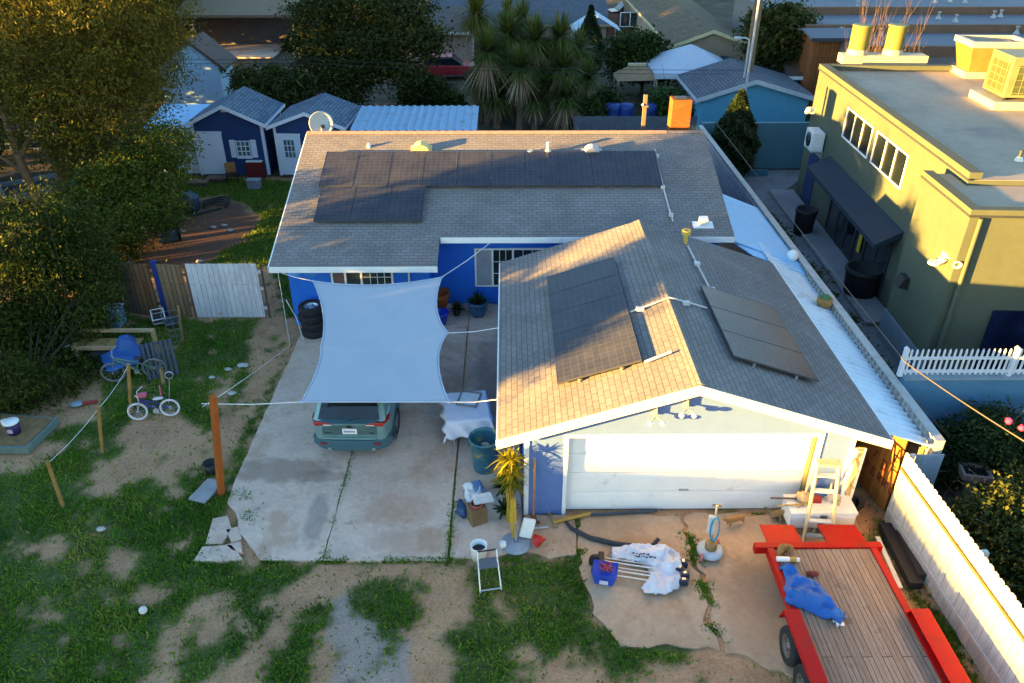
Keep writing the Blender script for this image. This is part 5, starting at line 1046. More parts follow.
# ------------------------------------------------------------------ grass and weeds
n0 = 560000; gxp = RNG.uniform(-14, 8.6, n0); gyp = 6+RNG.random(n0)**1.25*18.0
a, gvv, muu = ground_masks(gxp, gyp)
pxs = [pj((x, y, 0)) for x, y in ((0, 0),)]
a2_, _, _ = ground_masks(gxp+RNG.normal(size=n0)*.11, gyp+RNG.normal(size=n0)*.11); keep = (a2_ > .5) & ((a > .5) | (RNG.random(n0) < .45)) & (RNG.random(n0) < .62+.9*fbm(gxp*1.9+8, gyp*1.9+2, 5)) | (RNG.random(n0) < .012)
slabs_ = [[(-6.05, 19.9), (-6.05, 13.0), (-5.75, 12.25), (-4.85, 10.9), (.1, 10.9), (.3, 12.1), (1.4, 11.0), (1.5, 9.6), (2, 8.9), (4.6, 8.4), (5.2, 8), (7, 8.4), (7.2, 13), (8.25, 13), (8.3, 24), (.28, 24), (-2.2, 24), (-2.2, 20.2), (-6.1, 20.2)]]
inside = inpoly(gxp, gyp, slabs_[0]); house_in = (gxp > -6.3) & (gyp > 20.2)
keep &= ~inside & ~house_in
gxp, gyp = gxp[keep], gyp[keep]
# tufts along the slab joints
jt = []
for (xa, ya, xb, yb3, n, w_, brk) in ((-3.62, 10.9, -3.6, 14.3, 900, .035, -.1), (-1.18, 10.9, -1.17, 12.6, 1200, .05, -.2), (-1.18, 12.6, -1.17, 15, 200, .02, .1), (1.42, 11.0, 1.44, 12.1, 700, .05, -.1), (3.68, 8.9, 3.67, 12.1, 2200, .09, -.05), (1.45, 12.12, 6.0, 12.12, 900, .03, .15), (-4.9, 10.86, .2, 10.9, 2600, .06, -.05), (-5.95, 12.9, -4.9, 10.9, 1500, .15, -.1)):
    u = RNG.random(n); x = xa+(xb-xa)*u+RNG.normal(size=n)*w_; y = ya+(yb3-ya)*u+RNG.normal(size=n)*w_*.5; k = fbm(x*2.1, y*2.1) > brk; jt.append(np.stack([x[k], y[k]], 1))
jt = np.concatenate(jt); gxp = np.concatenate([gxp, jt[:, 0]]); gyp = np.concatenate([gyp, jt[:, 1]]); n = len(gxp)
hgt = (.035+.05*RNG.random(n))*(1+.5*fbm(gxp*1.3, gyp*1.3)); hgt[-len(jt):] *= .8; hgt = np.clip(hgt, .015, .14)
aa = RNG.random(n)*2*PI; ln = RNG.normal(size=(n, 2))*.55*hgt[:, None]; wd = .008+.012*RNG.random(n); z0 = .02*fbm(gxp*.9, gyp*.9)-.022; z0[-len(jt):] = -.005
bx, by = np.cos(aa)*wd, np.sin(aa)*wd
V = np.stack([np.stack([gxp-bx, gyp-by, z0], 1), np.stack([gxp+bx, gyp+by, z0], 1), np.stack([gxp+ln[:, 0]+bx*.5, gyp+ln[:, 1]+by*.5, z0+hgt], 1), np.stack([gxp+ln[:, 0]-bx*.5, gyp+ln[:, 1]-by*.5, z0+hgt], 1)], 1).reshape(-1, 3)
GRM = leafmat('grass blades', (.045, .12, .010), (.12, .23, .018), (.32, .29, .06), .3)
go = rawmesh('grass', V, np.arange(4*n).reshape(n, 4), GRM); at = go.data.attributes.new('rnd', 'FLOAT', 'POINT'); at.data.foreach_set('value', np.repeat(np.where(RNG.random(n) < .05, 1.0, np.clip(.42+.75*fbm(gxp*.7+3, gyp*.7, 5)+.4*(RNG.random(n)-.5), 0, .93)), 4).astype(np.float32))
go['kind'] = 'stuff'
# rough grass in the back yard and on the patio lawn
n = 60000; x = RNG.uniform(-17, -5, n); y = RNG.uniform(24, 34, n); a, _, mm = ground_masks(x, y); k = ((a > .5) | ((RNG.random(n) < .05) & (mm < .5))) & ~((x > -6.5) & (y > 20)); x, y = x[k], y[k]; n = len(x)
aa = RNG.random(n)*2*PI; V = np.stack([np.stack([x-.02*np.cos(aa), y-.02*np.sin(aa), 0*x-.02], 1), np.stack([x+.02*np.cos(aa), y+.02*np.sin(aa), 0*x-.02], 1), np.stack([x+.03*RNG.normal(size=n), y+.03*RNG.normal(size=n), .05+.06*RNG.random(n)], 1)], 1).reshape(-1, 3)
go2 = rawmesh('rough_grass', V, np.arange(3*n).reshape(n, 3), GRM); at = go2.data.attributes.new('rnd', 'FLOAT', 'POINT'); at.data.foreach_set('value', np.repeat(RNG.random(n), 3).astype(np.float32)); go2['kind'] = 'stuff'
# pebbles and dry litter on the bare ground
n = 5200; x = RNG.uniform(-8, 7, n); y = RNG.uniform(6.3, 11.2, n); a, gv_, _ = ground_masks(x, y); k = (a < .5) & ((gv_ > .5) | (RNG.random(n) < .28)) & ~inpoly(x, y, slabs_[0]); x, y = x[k], y[k]; n = len(x)
s = .006+.018*RNG.random(n)**3; base = np.array([[1, 0, 0], [0, 1, 0], [-1, 0, 0], [0, -1, 0], [0, 0, .8], [0, 0, -.4]]); jit = 1+.35*RNG.normal(size=(n, 6, 1)); V = (np.stack([x, y, .02*fbm(x*.9, y*.9)-.012], 1)[:, None, :]+base[None]*s[:, None, None]*jit).reshape(-1, 3)
f8 = np.array([[0, 1, 4], [1, 2, 4], [2, 3, 4], [3, 0, 4], [1, 0, 5], [2, 1, 5], [3, 2, 5], [0, 3, 5]]); Fa = (np.arange(n)[:, None, None]*6+f8[None]).reshape(-1, 3)
po = rawmesh('pebbles', V, Fa, mat('pebble', (.42, .36, .31), .9, var=.5, scale=9)); po['kind'] = 'stuff'
# ------------------------------------------------------------------ things on the drive
def skin(name, pts, edges, m, parent, sub=2):
    """one continuous body grown from joints (x,y,z,r) and edges"""
    me = bpy.data.meshes.new(name); me.from_pydata([p[:3] for p in pts], edges, []); me.update()
    o = bpy.data.objects.new(name, me); COL.objects.link(o); sk_ = o.modifiers.new('skin', 'SKIN'); sk_.use_smooth_shade = True
    for i, p in enumerate(pts):
        r = p[3] if isinstance(p[3], (tuple, list)) else (p[3], p[3]); me.skin_vertices[0].data[i].radius = r
        me.skin_vertices[0].data[i].use_root = (i == 0)
    s = o.modifiers.new('sub', 'SUBSURF'); s.levels = sub; s.render_levels = sub; me.materials.append(m)
    if parent is not None: o.parent = parent
    return o
def cloth(name, P, z0, h, m, parent=None, res=.03, wr=.5, freq=3.0, th=.0, seed=0, label=None, cat=None, edge=.12):
    """crumpled cloth lying on a level surface inside an outline P of world (x,y) points"""
    P = [tuple(map(float, p[:2])) for p in P]; x0 = min(p[0] for p in P); x1 = max(p[0] for p in P); y0 = min(p[1] for p in P); y1 = max(p[1] for p in P)
    xs_ = np.arange(x0, x1+res, res); ys_ = np.arange(y0, y1+res, res); X_, Y_ = np.meshgrid(xs_, ys_, indexing='ij'); wx = X_+.05*fbm(X_*6+seed, Y_*6); wy = Y_+.05*fbm(X_*6, Y_*6+seed+9)
    I = inpoly(wx, wy, P); D = np.full(X_.shape, 1e9)
    for i in range(len(P)):
        a = np.array(P[i]); b = np.array(P[(i+1) % len(P)]); ab = b-a; tt = np.clip(((X_-a[0])*ab[0]+(Y_-a[1])*ab[1])/(ab@ab+1e-9), 0, 1); D = np.minimum(D, np.hypot(X_-a[0]-tt*ab[0], Y_-a[1]-tt*ab[1]))
    ridge = 1-np.abs(fbm(X_*freq+seed*3.1, Y_*freq+seed*1.7, 3))*2.2; Zc = z0+h*np.clip(D/edge, 0, 1)**.6*(1-wr+wr*np.clip(ridge, 0, 1.2))*(.6+.8*vnoise(X_*1.6+seed, Y_*1.6))+.006
    nx_, ny_ = X_.shape; V = np.stack([X_, Y_, Zc], -1).reshape(-1, 3); idx_ = np.arange(nx_*ny_).reshape(nx_, ny_); Q = np.stack([idx_[:-1, :-1], idx_[1:, :-1], idx_[1:, 1:], idx_[:-1, 1:]], -1).reshape(-1, 4); Q = Q[I.reshape(-1)[Q].sum(1) >= 3]
    us, inv = np.unique(Q, return_inverse=True); V = V[us]; Q = inv.reshape(-1, 4)
    c = np.array([V[:, 0].mean(), V[:, 1].mean(), z0])
    if parent is None: V = V-c
    else: V = V-np.array(world_of(parent).translation)
    o = rawmesh(name, V, Q, m, parent)
    for p in o.data.polygons: p.use_smooth = True
    if parent is None: o.location = tuple(c)
    s = o.modifiers.new('solid', 'SOLIDIFY'); s.thickness = .006
    return tag(o, label, cat) if label else o
# --- car
CARP = mat('teal car paint', (.18, .30, .30), .28, .25, var=.04, spec=.5, coat=.5); CARD = mat('lower bumper', (.045, .11, .145), .5, var=.05); CARG = glassmat('car glass', (.010, .016, .02), .05)
car = thing('parked_car', 'teal sport utility car parked nose in under the shade sail', 'car', (-3.62, 14.32, .03), R(-1.5)); car.scale = (.955, 1, 1); car.location = (-3.55, 13.98, .03)
st = [(-.02, .66, .46, .99), (.0, .76, .42, 1.01), (.05, .83, .36, 1.03), (.14, .88, .31, 1.05), (.35, .915, .28, 1.06), (.9, .925, .24, 1.07), (2.4, .925, .24, 1.05), (3.3, .92, .25, 1.03), (4.0, .90, .28, .96), (4.45, .82, .32, .86), (4.58, .66, .42, .74)]
b = MB(); vs = []; 
for y, w_, zb, zt_ in st: vs += [(s*x, y, z) for s in (1, -1) for x, z in ([(w_*.86, zb), (w_*.98, zb+.10), (w_, .66), (w_*.985, zt_-.10), (w_*.92, zt_), (.0, zt_+.015)] if s > 0 else [(w_*.92, zt_), (w_*.985, zt_-.10), (w_, .66), (w_*.98, zb+.10), (w_*.86, zb)])]
n = 11; fs = [(i*n+k, i*n+(k+1) % n, (i+1)*n+(k+1) % n, (i+1)*n+k) for i in range(len(st)-1) for k in range(n)]
b.add(vs, fs, True); b.add(vs[:n], [tuple(range(n-1, -1, -1))]); b.add(vs[-n:], [tuple(range(n))]); body = b.build('body', CARP, car)
gh = [(.04, .83, 1.02, .83, 1.02), (.20, .84, 1.03, .79, 1.26), (.50, .85, 1.04, .68, 1.60), (.62, .86, 1.04, .66, 1.65), (1.5, .87, 1.05, .66, 1.69), (2.4, .86, 1.04, .65, 1.64), (2.75, .85, 1.03, .70, 1.46), (3.4, .82, 1.02, .80, 1.04)]
b = MB(); vs = []
for y, w0, z0_, w1, z1 in gh: vs += [(w0, y, z0_), ((w0+w1)/2+.02, y, (z0_+z1)/2), (w1, y, z1-.02), (w1*.85, y, z1), (0, y, z1+.02), (-w1*.85, y, z1), (-w1, y, z1-.02), (-(w0+w1)/2-.02, y, (z0_+z1)/2), (-w0, y, z0_)]
n = 9; b.add(vs, [(i*n+k, i*n+k+1, (i+1)*n+k+1, (i+1)*n+k) for i in range(len(gh)-1) for k in range(n-1)], True); b.add(vs[:n], [tuple(range(n-1, -1, -1))]); b.add(vs[-n:], [tuple(range(n))]); b.build('cabin', CARP, car)
b = MB(); b.poly([(-.72, .055, 1.07), (.72, .055, 1.07), (.60, .455, 1.585), (-.60, .455, 1.585)], .02); b.build('rear_window', CARG, car).location = (0, -.035, .02)
b = MB(); b.box(-.03, .03, -.02, .0, 1.09, 1.30); b.M = Matrix.Identity(4); wip = MB(); wip.tube([(0, .0, 1.08), (.34, .06, 1.12)], .012, 5); wip.build('wiper', BLACK, car)
for s in (-1, 1):
    b = MB(); yy = [.55, 1.5, 2.4, 3.1]; b.poly([(s*.90, .75, 1.1), (s*.90, 3.1, 1.08), (s*.74, 2.45, 1.55), (s*.72, 1.5, 1.6), (s*.74, .85, 1.54)][::-s], .012); b.build('side_window', CARG, car)
    b = MB(); b.prism([(s*.36, .955), (s*.56, .965), (s*.80, .94), (s*.83, 1.03), (s*.62, 1.05), (s*.44, 1.01)], -.04, .03, 'y'); tl = b.build('taillight', mat('tail lamp red', (.36, .012, .010), .2, coat=.6), car, bev=.01)
    MB().box(min(s*.40, s*.60), max(s*.40, s*.60), -.046, -.041, .965, .985).build('reverse_lamp', WPLAST, tl)
    MB().prism([(s*.78, .0), (s*.845, .03), (s*.905, .16), (s*.925, .36), (s*.86, .36), (s*.80, .1)], .965, 1.04, 'z').build('taillight', MATS['tail lamp red'], car, bev=.02)
    MB().box(min(s*.55, s*.72), max(s*.55, s*.72), -.085, -.075, .46, .50).build('reflector', MATS['tail lamp red'], car)
    MB().cyl((s*.52, -.04, .30), .045, .12, 12, Matrix.Rotation(-PI/2, 4, 'X')).build('exhaust', STEEL, car)
    for y in (.95, 3.62):
        T = Matrix.Translation((s*.83, y, .345)) @ Matrix.Rotation(s*PI/2, 4, 'Y'); w_ = MB(T).lathe([(.21, -.10), (.33, -.11), (.355, -.06), (.355, .07), (.33, .105), (.22, .10)], 26).build('wheel', RUBBER, car)
        q = MB(T); q.lathe([(.001, .06), (.07, .075), (.08, .05)], 20); q.lathe([(.20, .085), (.225, .10), (.20, .02)], 26)
        for k in range(5): q.box(-.025, .025, .05, .21, .05, .08, Matrix.Rotation(k*2*PI/5, 4, 'Z'))
        q.build('rim', ALU, w_)
    b = MB(); b.lathe([(.36, -.012), (.43, -.012), (.43, .012), (.36, .012)], 26, Matrix.Translation((s*.925, .95, .36)) @ Matrix.Rotation(PI/2, 4, 'Y')); b.build('wheel_arch', CARD, car)
    MB().ball((s*1.0, 2.95, 1.08), .09, .06, .07).build('mirror', CARP, car)
b = MB(); pf_ = [(x_, -.09+.20*abs(x_/.93)**4) for x_ in np.linspace(-.93, .93, 17)]; b.prism(pf_+[(.93, .35), (-.93, .35)], .34, .56, 'z'); b.prism([(x_*.95, y_+.03) for x_, y_ in pf_]+[(.88, .35), (-.88, .35)], .26, .339, 'z'); b.prism([(x_*.97, y_+.02) for x_, y_ in pf_]+[(.9, .35), (-.9, .35)], .561, .61, 'z'); b.build('bumper', CARD, car, bev=.02)
MB().box(-.62, .62, -.085, -.03, .612, .635).build('bumper_step', CARP, car, bev=.01)
MB().prism([(.0, 1.0), (-.028, 1.0), (-.04, 1.04), (.04, 1.09)], -.66, .66).build('hatch_spoiler', mat('hatch dark strip', (.03, .09, .13), .4), car)
b = MB(); b.prism([(0, .66), (-.02, .67), (-.02, .98), (0, .99)], -.66, .66); hatch = b.build('hatch', CARP, car, bev=.01)
pl_ = MB().box(-.17, .17, -.032, -.021, .72, .865).build('licence_plate', WPLAST, hatch)
b = MB()
for k in range(7): b.box(-.135+k*.04, -.112+k*.04, -.0345, -.0325, .765, .815)
b.build('plate_marks', mat('plate blue', (.03, .05, .2), .5), hatch)
b = MB(); b.ball((0, -.025, .915), .065, .012, .045); b.build('emblem', BLACK, hatch)
b = MB(); b.box(-.60, -.43, -.0235, -.0205, .74, .765); b.box(.46, .56, -.0235, -.0205, .73, .76); b.build('badge', mat('badge dark', (.02, .04, .05), .4), hatch)
b = MB(); b.prism([(.6, 1.64), (.5, 1.60), (.38, 1.585), (.5, 1.66), (.65, 1.69)], -.62, .62); b.build('roof_spoiler', CARP, car)
for s in (-1, 1): MB().tube([(s*.6, .8, 1.72), (s*.61, 1.5, 1.745), (s*.6, 2.3, 1.71)], .018, 6).build('roof_rail', ALU, car)

# --- shade sails
SAIL = mat('sail cloth', (.385, .40, .445), .85, var=.03, scale=2, bmp=.1, bscale=120)
def sail(label, TL, TR, MR, BR, BL, ML, ropes, n=44):
    """one cloth tied at six corners; the sides curve inwards between them"""
    TL, TR, MR, BR, BL, ML = (np.array(c, float) for c in (TL, TR, MR, BR, BL, ML)); cen = (TL+TR+BR+BL)/4; sp = .44
    def arc(a, b, t, k): p = a+(b-a)*t; d = cen-(a+b)/2; d = d/np.linalg.norm(d); return p+d*k*4*t*(1-t)
    def lf(v): return arc(BL, ML, v/(1-sp), .16) if v < 1-sp else arc(ML, TL, (v-1+sp)/sp, .22)
    def rg(v): return arc(BR, MR, v/(1-sp), .30) if v < 1-sp else arc(MR, TR, (v-1+sp)/sp, .26)
    def bt(u): return arc(BL, BR, u, .0)
    def tp2(u): return arc(TL, TR, u, .34)
    V = np.zeros((n+1, n+1, 3))
    for i in range(n+1):
        for j in range(n+1):
            u, v = i/n, j/n; p = (1-v)*bt(u)+v*tp2(u)+(1-u)*lf(v)+u*rg(v)-((1-u)*(1-v)*BL+u*(1-v)*BR+(1-u)*v*TL+u*v*TR)
            p[2] -= .10*16*u*(1-u)*v*(1-v); p[2] += .03*mnoise.noise(Vector((u*5+v*2, v*5-u*2, 3.3)))*min(1, 8*u*(1-u))*min(1, 8*v*(1-v))+.02*math.sin(9*(u+v*1.3))*math.sin(PI*u)*math.sin(PI*v)+.02*math.exp(-((v-.56-.02*u)/.03)**2); V[i, j] = p
    t = thing('shade_sail', label, 'shade sail', cen); idx_ = np.arange((n+1)**2).reshape(n+1, n+1)
    o = rawmesh('cloth', (V-cen).reshape(-1, 3), np.stack([idx_[:-1, :-1], idx_[1:, :-1], idx_[1:, 1:], idx_[:-1, 1:]], -1).reshape(-1, 4), SAIL, t)
    for p in o.data.polygons: p.use_smooth = True
    s = o.modifiers.new('solid', 'SOLIDIFY'); s.thickness = .006
    h = MB(); ring = [V[i, 0]-cen for i in range(n+1)]+[V[n, j]-cen for j in range(1, n+1)]+[V[i, n]-cen for i in range(n-1, -1, -1)]+[V[0, j]-cen for j in range(n-1, -1, -1)]
    h.tube(ring, .014, 5); h.build('hem', mat('hem', (.42, .48, .58), .8), t)
    for a, e in ropes:
        a = np.array(a)-cen; e = np.array(e, float)-cen; m_ = (a+e)/2; m_[2] -= .04; MB().tube([a, m_, e], .011, 5).build('rope', ROPE, t)
    for c in (TL, TR, MR, BR, BL, ML): b = MB(); b.lathe([(.03, -.01), (.045, -.01), (.045, .01), (.03, .01)], 10, Matrix.Translation(c-cen)); b.build('corner_ring', STEEL, t)
    return t
zT = 2.12; pz = float(gy(214, 400, 12.86)[2])
TL, TR, MR, ML = g(313, 281, zT), g(442, 277, zT+.05), g(448, 333, zT), g(321, 346, zT-.04)
BL, BR = g(301, 402, zT-.02), g(449, 402, zT-.02)
sail('pale grey shade sail stretched over the drive and the back of the car', TL, TR, MR, BR, BL, ML, [(TL, (-6.4, 19.5, 2.12)), (TR, gy(490, 243, 20.7)), (MR, (-.21, on_g(499, 326, -1)[1], 2.2)), (BL, (-6.2, 12.9, pz-.12)), (BR, (-.21, 13.3, 2.15))])
# --- tall stained post and other posts
def post(label, pb, pt, w_, m, grp='stained fence posts in the yard', y=None):
    q = g(*pb); a = gy(*pt, q[1]); b = MB(); d = Vector(a)-Vector(q); b.tube([(0, 0, -.05), tuple(d)], w_, 4 if w_ > .05 else 8, smooth=False); return one('wooden_post', b, m, label, 'post', grp, loc=q)
CED = woodmat('cedar post', (.40, .11, .022), (.30, .08, .016), .5, 3, .0, rot=PI/2); PALE = mat('weathered post', (.30, .17, .05), .85, var=.3, scale=6)
post('tall orange stained post beside the driveway holding the sail rope', (221, 494), (213, 396), .085, CED)
post('thin yellowish post directly behind the small purple bicycle', (131, 414), (128, 364), .045, PALE)
post('middle thin stake on the lawn below the purple bicycle', (102, 452), (98, 406), .04, PALE); post('leaning stake on the lawn nearest the camera', (63, 506), (47, 461), .04, PALE)
post('thin stake right of the wire cage by the white gate', (183, 342), (178, 306), .035, PALE)
def cable(name, label, P, r, m, cat='wire', sag=.06, group=None):
    b = MB(); Q = []
    for a, e in zip(P[:-1], P[1:]):
        a = np.array(a, float); e = np.array(e, float)
        for k in range(8): f = k/8; p = a+(e-a)*f; p[2] -= sag*4*f*(1-f); Q.append(p)
    Q.append(np.array(P[-1], float)); b.tube(Q, r, 5); return one(name, b, m, label, cat, group)
tp = [gy(128, 366, g(131, 414)[1]), gy(98, 409, g(102, 452)[1]), gy(47, 464, g(63, 506)[1])]
cable('fence_wire', 'slack wire strung between the thin lawn stakes', tp, .006, ROPE, 'wire')
cable('guy_rope', 'thin white rope from the orange post across the grass to the house corner', [(-6.2, 12.9, pz-.2), g(290, 345, .4), (-6.35, 19.5, 2.1)], .007, ROPE, 'rope', .05)
cable('service_cable', 'long brown overhead cable sagging from the far wall end across the right garden', [(9.0, 34.0, 2.3), gy(905, 362, 13.2), gy(1024, 441, 9.5), gy(1150, 520, 8), gy(1150, 520, 8)+8*(gy(1150, 520, 8)-gy(1024, 441, 9.5))], .013, mat('cable brown', (.09, .075, .06), .7), 'cable', .03)
for i, py in enumerate((62, 66)):
    cable('overhead_wire', ('upper' if i == 0 else 'lower')+' thin overhead wire crossing behind the yuccas and broadleaf tree', [gy(-30, py-10, 38), gy(300, py-3, 39), gy(742, py+8, 41)], .012, BLACK, 'wire', .15, 'overhead wires')
# --- stack of tyres
cx, cyy = -5.62, 19.62
for k, (dx, dy) in enumerate(((0, 0), (.03, .02), (-.03, .0), (.0, .03))):
    t = thing('spare_tyre', ['lowest tyre of the stack beside the blue house wall', 'second tyre from the ground in the stack by the house', 'third tyre from the ground in the stack by the house', 'topmost tyre with silver rim on the stack by the house'][k], 'tyre', (cx+dx, cyy+dy, .035+k*.235), k*.7, 'stacked tyres beside the house')
    MB().lathe([(.22, .02), (.33, 0), (.365, .05), (.37, .18), (.335, .235), (.22, .22), (.20, .12), (.22, .02)], 30).build('tyre', RUBBER, t)
    q = MB(); q.lathe([(.20, .05), (.22, .20), (.19, .19), (.17, .1)], 24); q.cyl((0, 0, .14), .07, .04)
    for j in range(6): q.box(-.025, .025, .06, .19, .14, .17, Matrix.Rotation(j*PI/3, 4, 'Z'))
    q.build('rim', ALU, t)
cable('tyre_rope', 'grey rope looped around the tyre stack', [(cx-.6, cyy-.2, 1.25), (cx-.38, cyy-.25, .7), (cx-.25, cyy-.37, .05)], .012, ROPE, 'rope', .02)
# --- pots on the porch
def potplant(label, x, y, r, h, m, leaf=None, z=.035, ph=.5, cat='plant pot'):
    t = thing('planter_pot', label, cat, (x, y, z)); MB().lathe([(.001, 0), (r*.62, 0), (r*.8, h*.3), (r, h*.8), (r*1.06, h), (r*.92, h), (r*.85, h*.8), (.001, h*.78)], 22).build('pot', m, t)
    if leaf is not None: blades('leaves', (0, 0, h*.8), ph, .06, 70, leaf, t, .2, 1.5, .5)
    return t
q = g(439, 312); potplant('wide terracotta bowl pot beside the blue wall under the sail edge', q[0], q[1]+.2, .33, .55, mat('terracotta', (.42, .10, .025), .8))
q = g(441, 325); potplant('glossy cobalt blue jar just below the terracotta bowl', q[0], q[1], .24, .42, mat('cobalt glaze', (.01, .03, .35), .2, coat=.5))
q = g(457, 316); potplant('small dark potted plant between the terracotta and teal pots', q[0], q[1], .12, .22, BLACK, DARKL, ph=.4)
q = g(478, 316); potplant('round teal glazed pot with a bushy plant by the window', q[0], q[1], .31, .5, mat('teal glaze', (.015, .09, .20), .25, coat=.4), DARKL, ph=.55)
# --- covered table
t = thing('folding_table', 'folding table hidden under a white sheet beside the garage eave', 'table', (-.98, 15.0, .03), R(8))
MB().box(-.5, .5, -.55, .6, .68, .71).build('tabletop', WPLAST, t); 
for x in (-.42, .42):
    for y in (-.48, .5): MB().tube([(x*.8, y, 0), (x, y, .68)], .018, 6).build('leg', STEEL, t)
MB().tube([(-.33, -.48, .1), (.33, .5, .1)], .012, 5).build('brace', BLACK, t)
n = 40; b = MB(); V = []
for i in range(n+1):
    for j in range(n+1):
        u = -.85+1.6*i/n; v = -1.02+1.9*j/n; ox = max(abs(u)-.52, 0); oy = max(-.57-v, v-.62, 0); o_ = math.hypot(ox, oy); x = max(-.52, min(.52, u)); y = max(-.57, min(.62, v)); fl = .18*o_+.05*math.sin(u*15+v*11)*min(1, o_*4)
        if o_ > 0: x += (ox/o_)*fl*(1 if u > 0 else -1); y += (oy/o_)*fl*(1 if v > 0 else -1)
        V.append((x, y, .722-o_*.95+.012*mnoise.noise(Vector((u*5, v*5, 0)))))
b.add(V, [(i*(n+1)+j, (i+1)*(n+1)+j, (i+1)*(n+1)+j+1, i*(n+1)+j+1) for i in range(n) for j in range(n)], True)
o = one('table_sheet', b, mat('white sheet', (.62, .64, .78), .85, var=.03), 'white sheet draped over the folding table', 'sheet', loc=(-.98, 15.0, .03), rz=R(8)); s = o.modifiers.new('solid', 'SOLIDIFY'); s.thickness = .006
t = thing('tray_frame', 'small pale framed tray lying on the draped table', 'tray', (-.93, 15.25, .765), R(-12)); MB().box(-.22, .22, -.26, .26, 0, .012).build('base', mat('tray pale', (.6, .63, .7), .4), t)
b = MB(); b.box(-.25, .25, -.29, -.26, 0, .04); b.box(-.25, .25, .26, .29, 0, .04); b.box(-.25, -.22, -.26, .26, 0, .04); b.box(.22, .25, -.26, .26, 0, .04); b.build('rim', mat('tray rim', (.16, .17, .2), .5), t)
# --- bin, bag
q = g(485, 476); t = thing('trash_can', 'round faded teal trash can beside the garage corner', 'trash can', (q[0], q[1]+.25, .03))
BINM, nt, bs = nodes('faded bin'); k = ramp(nt, noise_fac(nt, 3.5, 4), [(.46, (.018, .105, .17)), (.56, (.04, .16, .20)), (.64, (.36, .25, .09))]); L(nt, k, bs.inputs['Base Color']); bs.inputs['Roughness'].default_value = .55
MB().lathe([(.001, 0), (.25, 0), (.27, .1), (.33, .82), (.35, .83), (.355, .88), (.33, .88), (.31, .8), (.24, .05), (.001, .05)], 28).build('tub', BINM, t)
for s in (-1, 1): MB().box(s*.36-.03, s*.36+.03, -.09, .09, .68, .8).build('handle', BINM, t, bev=.015)
one('bin_lid', MB().lathe([(.001, .0), (.2, .0), (.22, .03), (.2, .045), (.001, .05)], 20, Matrix.Rotation(R(60), 4, 'X')), WPLAST, 'white round lid leaning behind the faded teal trash can', 'lid', loc=(q[0]+.05, q[1]+.62, .8-.2))
cloth('plastic_bag', [g(497, 470)[:2], g(508, 466)[:2], g(512, 478)[:2], g(499, 480)[:2]], .035, .06, WPLAST, label='crumpled white plastic sheet on the concrete right of the trash can', cat='plastic sheet', edge=.05)
# --- box and bags
q = g(477, 527); t = thing('cardboard_box', 'tall brown and black open carton holding a red rimmed tin', 'box', (q[0], q[1]+.15, .035), R(25))
MB().box(-.17, .17, -.15, .15, 0, .42).build('carton', mat('printed carton', (.17, .11, .055), .8, var=.3), t, bev=.008); MB().box(.171, .174, -.14, .14, .02, .40).build('black_side', BLACK, t); MB().lathe([(.12, 0), (.13, .07), (.11, .07), (.10, .02)], 18, Matrix.Translation((0, 0, .42))).build('tin_rim', mat('red tin', (.30, .06, .04), .4), t)
cloth('paper_sack', [g(*p)[:2] for p in ((461,490),(472,486),(484,492),(486,508),(474,512),(466,508))], .035, .26, mat('white sack', (.66, .65, .67), .8, var=.05), label='crumpled white paper sack with dark print behind the carton', cat='sack', edge=.1, seed=3)
cloth('dark_bag', [g(*p)[:2] for p in ((456,504),(463,502),(470,516),(464,522),(456,516))], .035, .18, mat('navy bag', (.02, .06, .15), .6), label='small dark blue plastic bag left of the carton', cat='bag', edge=.08, seed=5)
cloth('blue_cloth', [g(*p)[:2] for p in ((470,490),(481,489),(487,500),(476,503))], .22, .10, mat('soft blue', (.10, .18, .36), .8), label='small soft blue cloth lying on the white paper sack', cat='cloth', edge=.06, seed=6)
b = MB(); b.cbox((0, 0, 0), (.42, .26, .02), .35, .12, .1); one('flyer', b, mat('flyer white', (.68, .62, .6), .6, var=.3, scale=14), 'red edged printed white card lying across the carton top', 'card', loc=(q[0]+.12, q[1]+.28, .53))
# --- yellow plant, umbrella base and things at the garage corner
GOLD = leafmat('golden leaves', (.10, .11, .008), (.21, .19, .012), (.34, .29, .02), .3)
q = g(511, 533); t = thing('garden_plant', 'tall yellow feathery plant at the left corner of the garage', 'plant', (q[0]-.02, q[1]+.35, 0)); hz = float(gy(512, 487, q[1]+.35)[2])
b = MB()
for k in range(9): a = k*.7; b.tube([(.07*math.cos(a), .07*math.sin(a), 0), (.05*math.cos(a+1), .05*math.sin(a+1), hz*.6), (.09*math.cos(a+.5), .09*math.sin(a+.5), hz+.12)], [.024, .02, .012], 6)
b.build('stems', mat('golden stems', (.42, .26, .03), .7, var=.2), t)
for k in range(11): a = k*2.4; z = hz+.05+.075*k; blades('leaf_tuft', (.10*math.cos(a), .10*math.sin(a), z), .36, .045, 34, GOLD, t, -.1, 1.3, .5)
for (px, py, lab) in ((505, 489, 'low dark green weed below the yellow plant'), (504, 511, 'second dark green weed nearer the white jug')):
    q2 = g(px, py); t2 = thing('weed', lab, 'weed', (q2[0], q2[1], 0), 0, 'weeds at the garage corner'); blades('leaves', (0, 0, .05), .42, .08, 40, LIME, t2, .1, 1.4, .4)
q = g(516, 545); t = thing('umbrella_base', 'grey round umbrella base with a short pole stub near the shovel', 'umbrella base', (q[0], q[1]+.0, .02)); MB().lathe([(.001, 0), (.30, 0), (.31, .03), (.25, .06), (.06, .09), (.045, .09)], 28).build('disc', mat('base grey', (.25, .28, .33), .6), t); MB().tube([(0, 0, .08), (0, .03, .55)], .03, 10).build('stub', ALU, t)
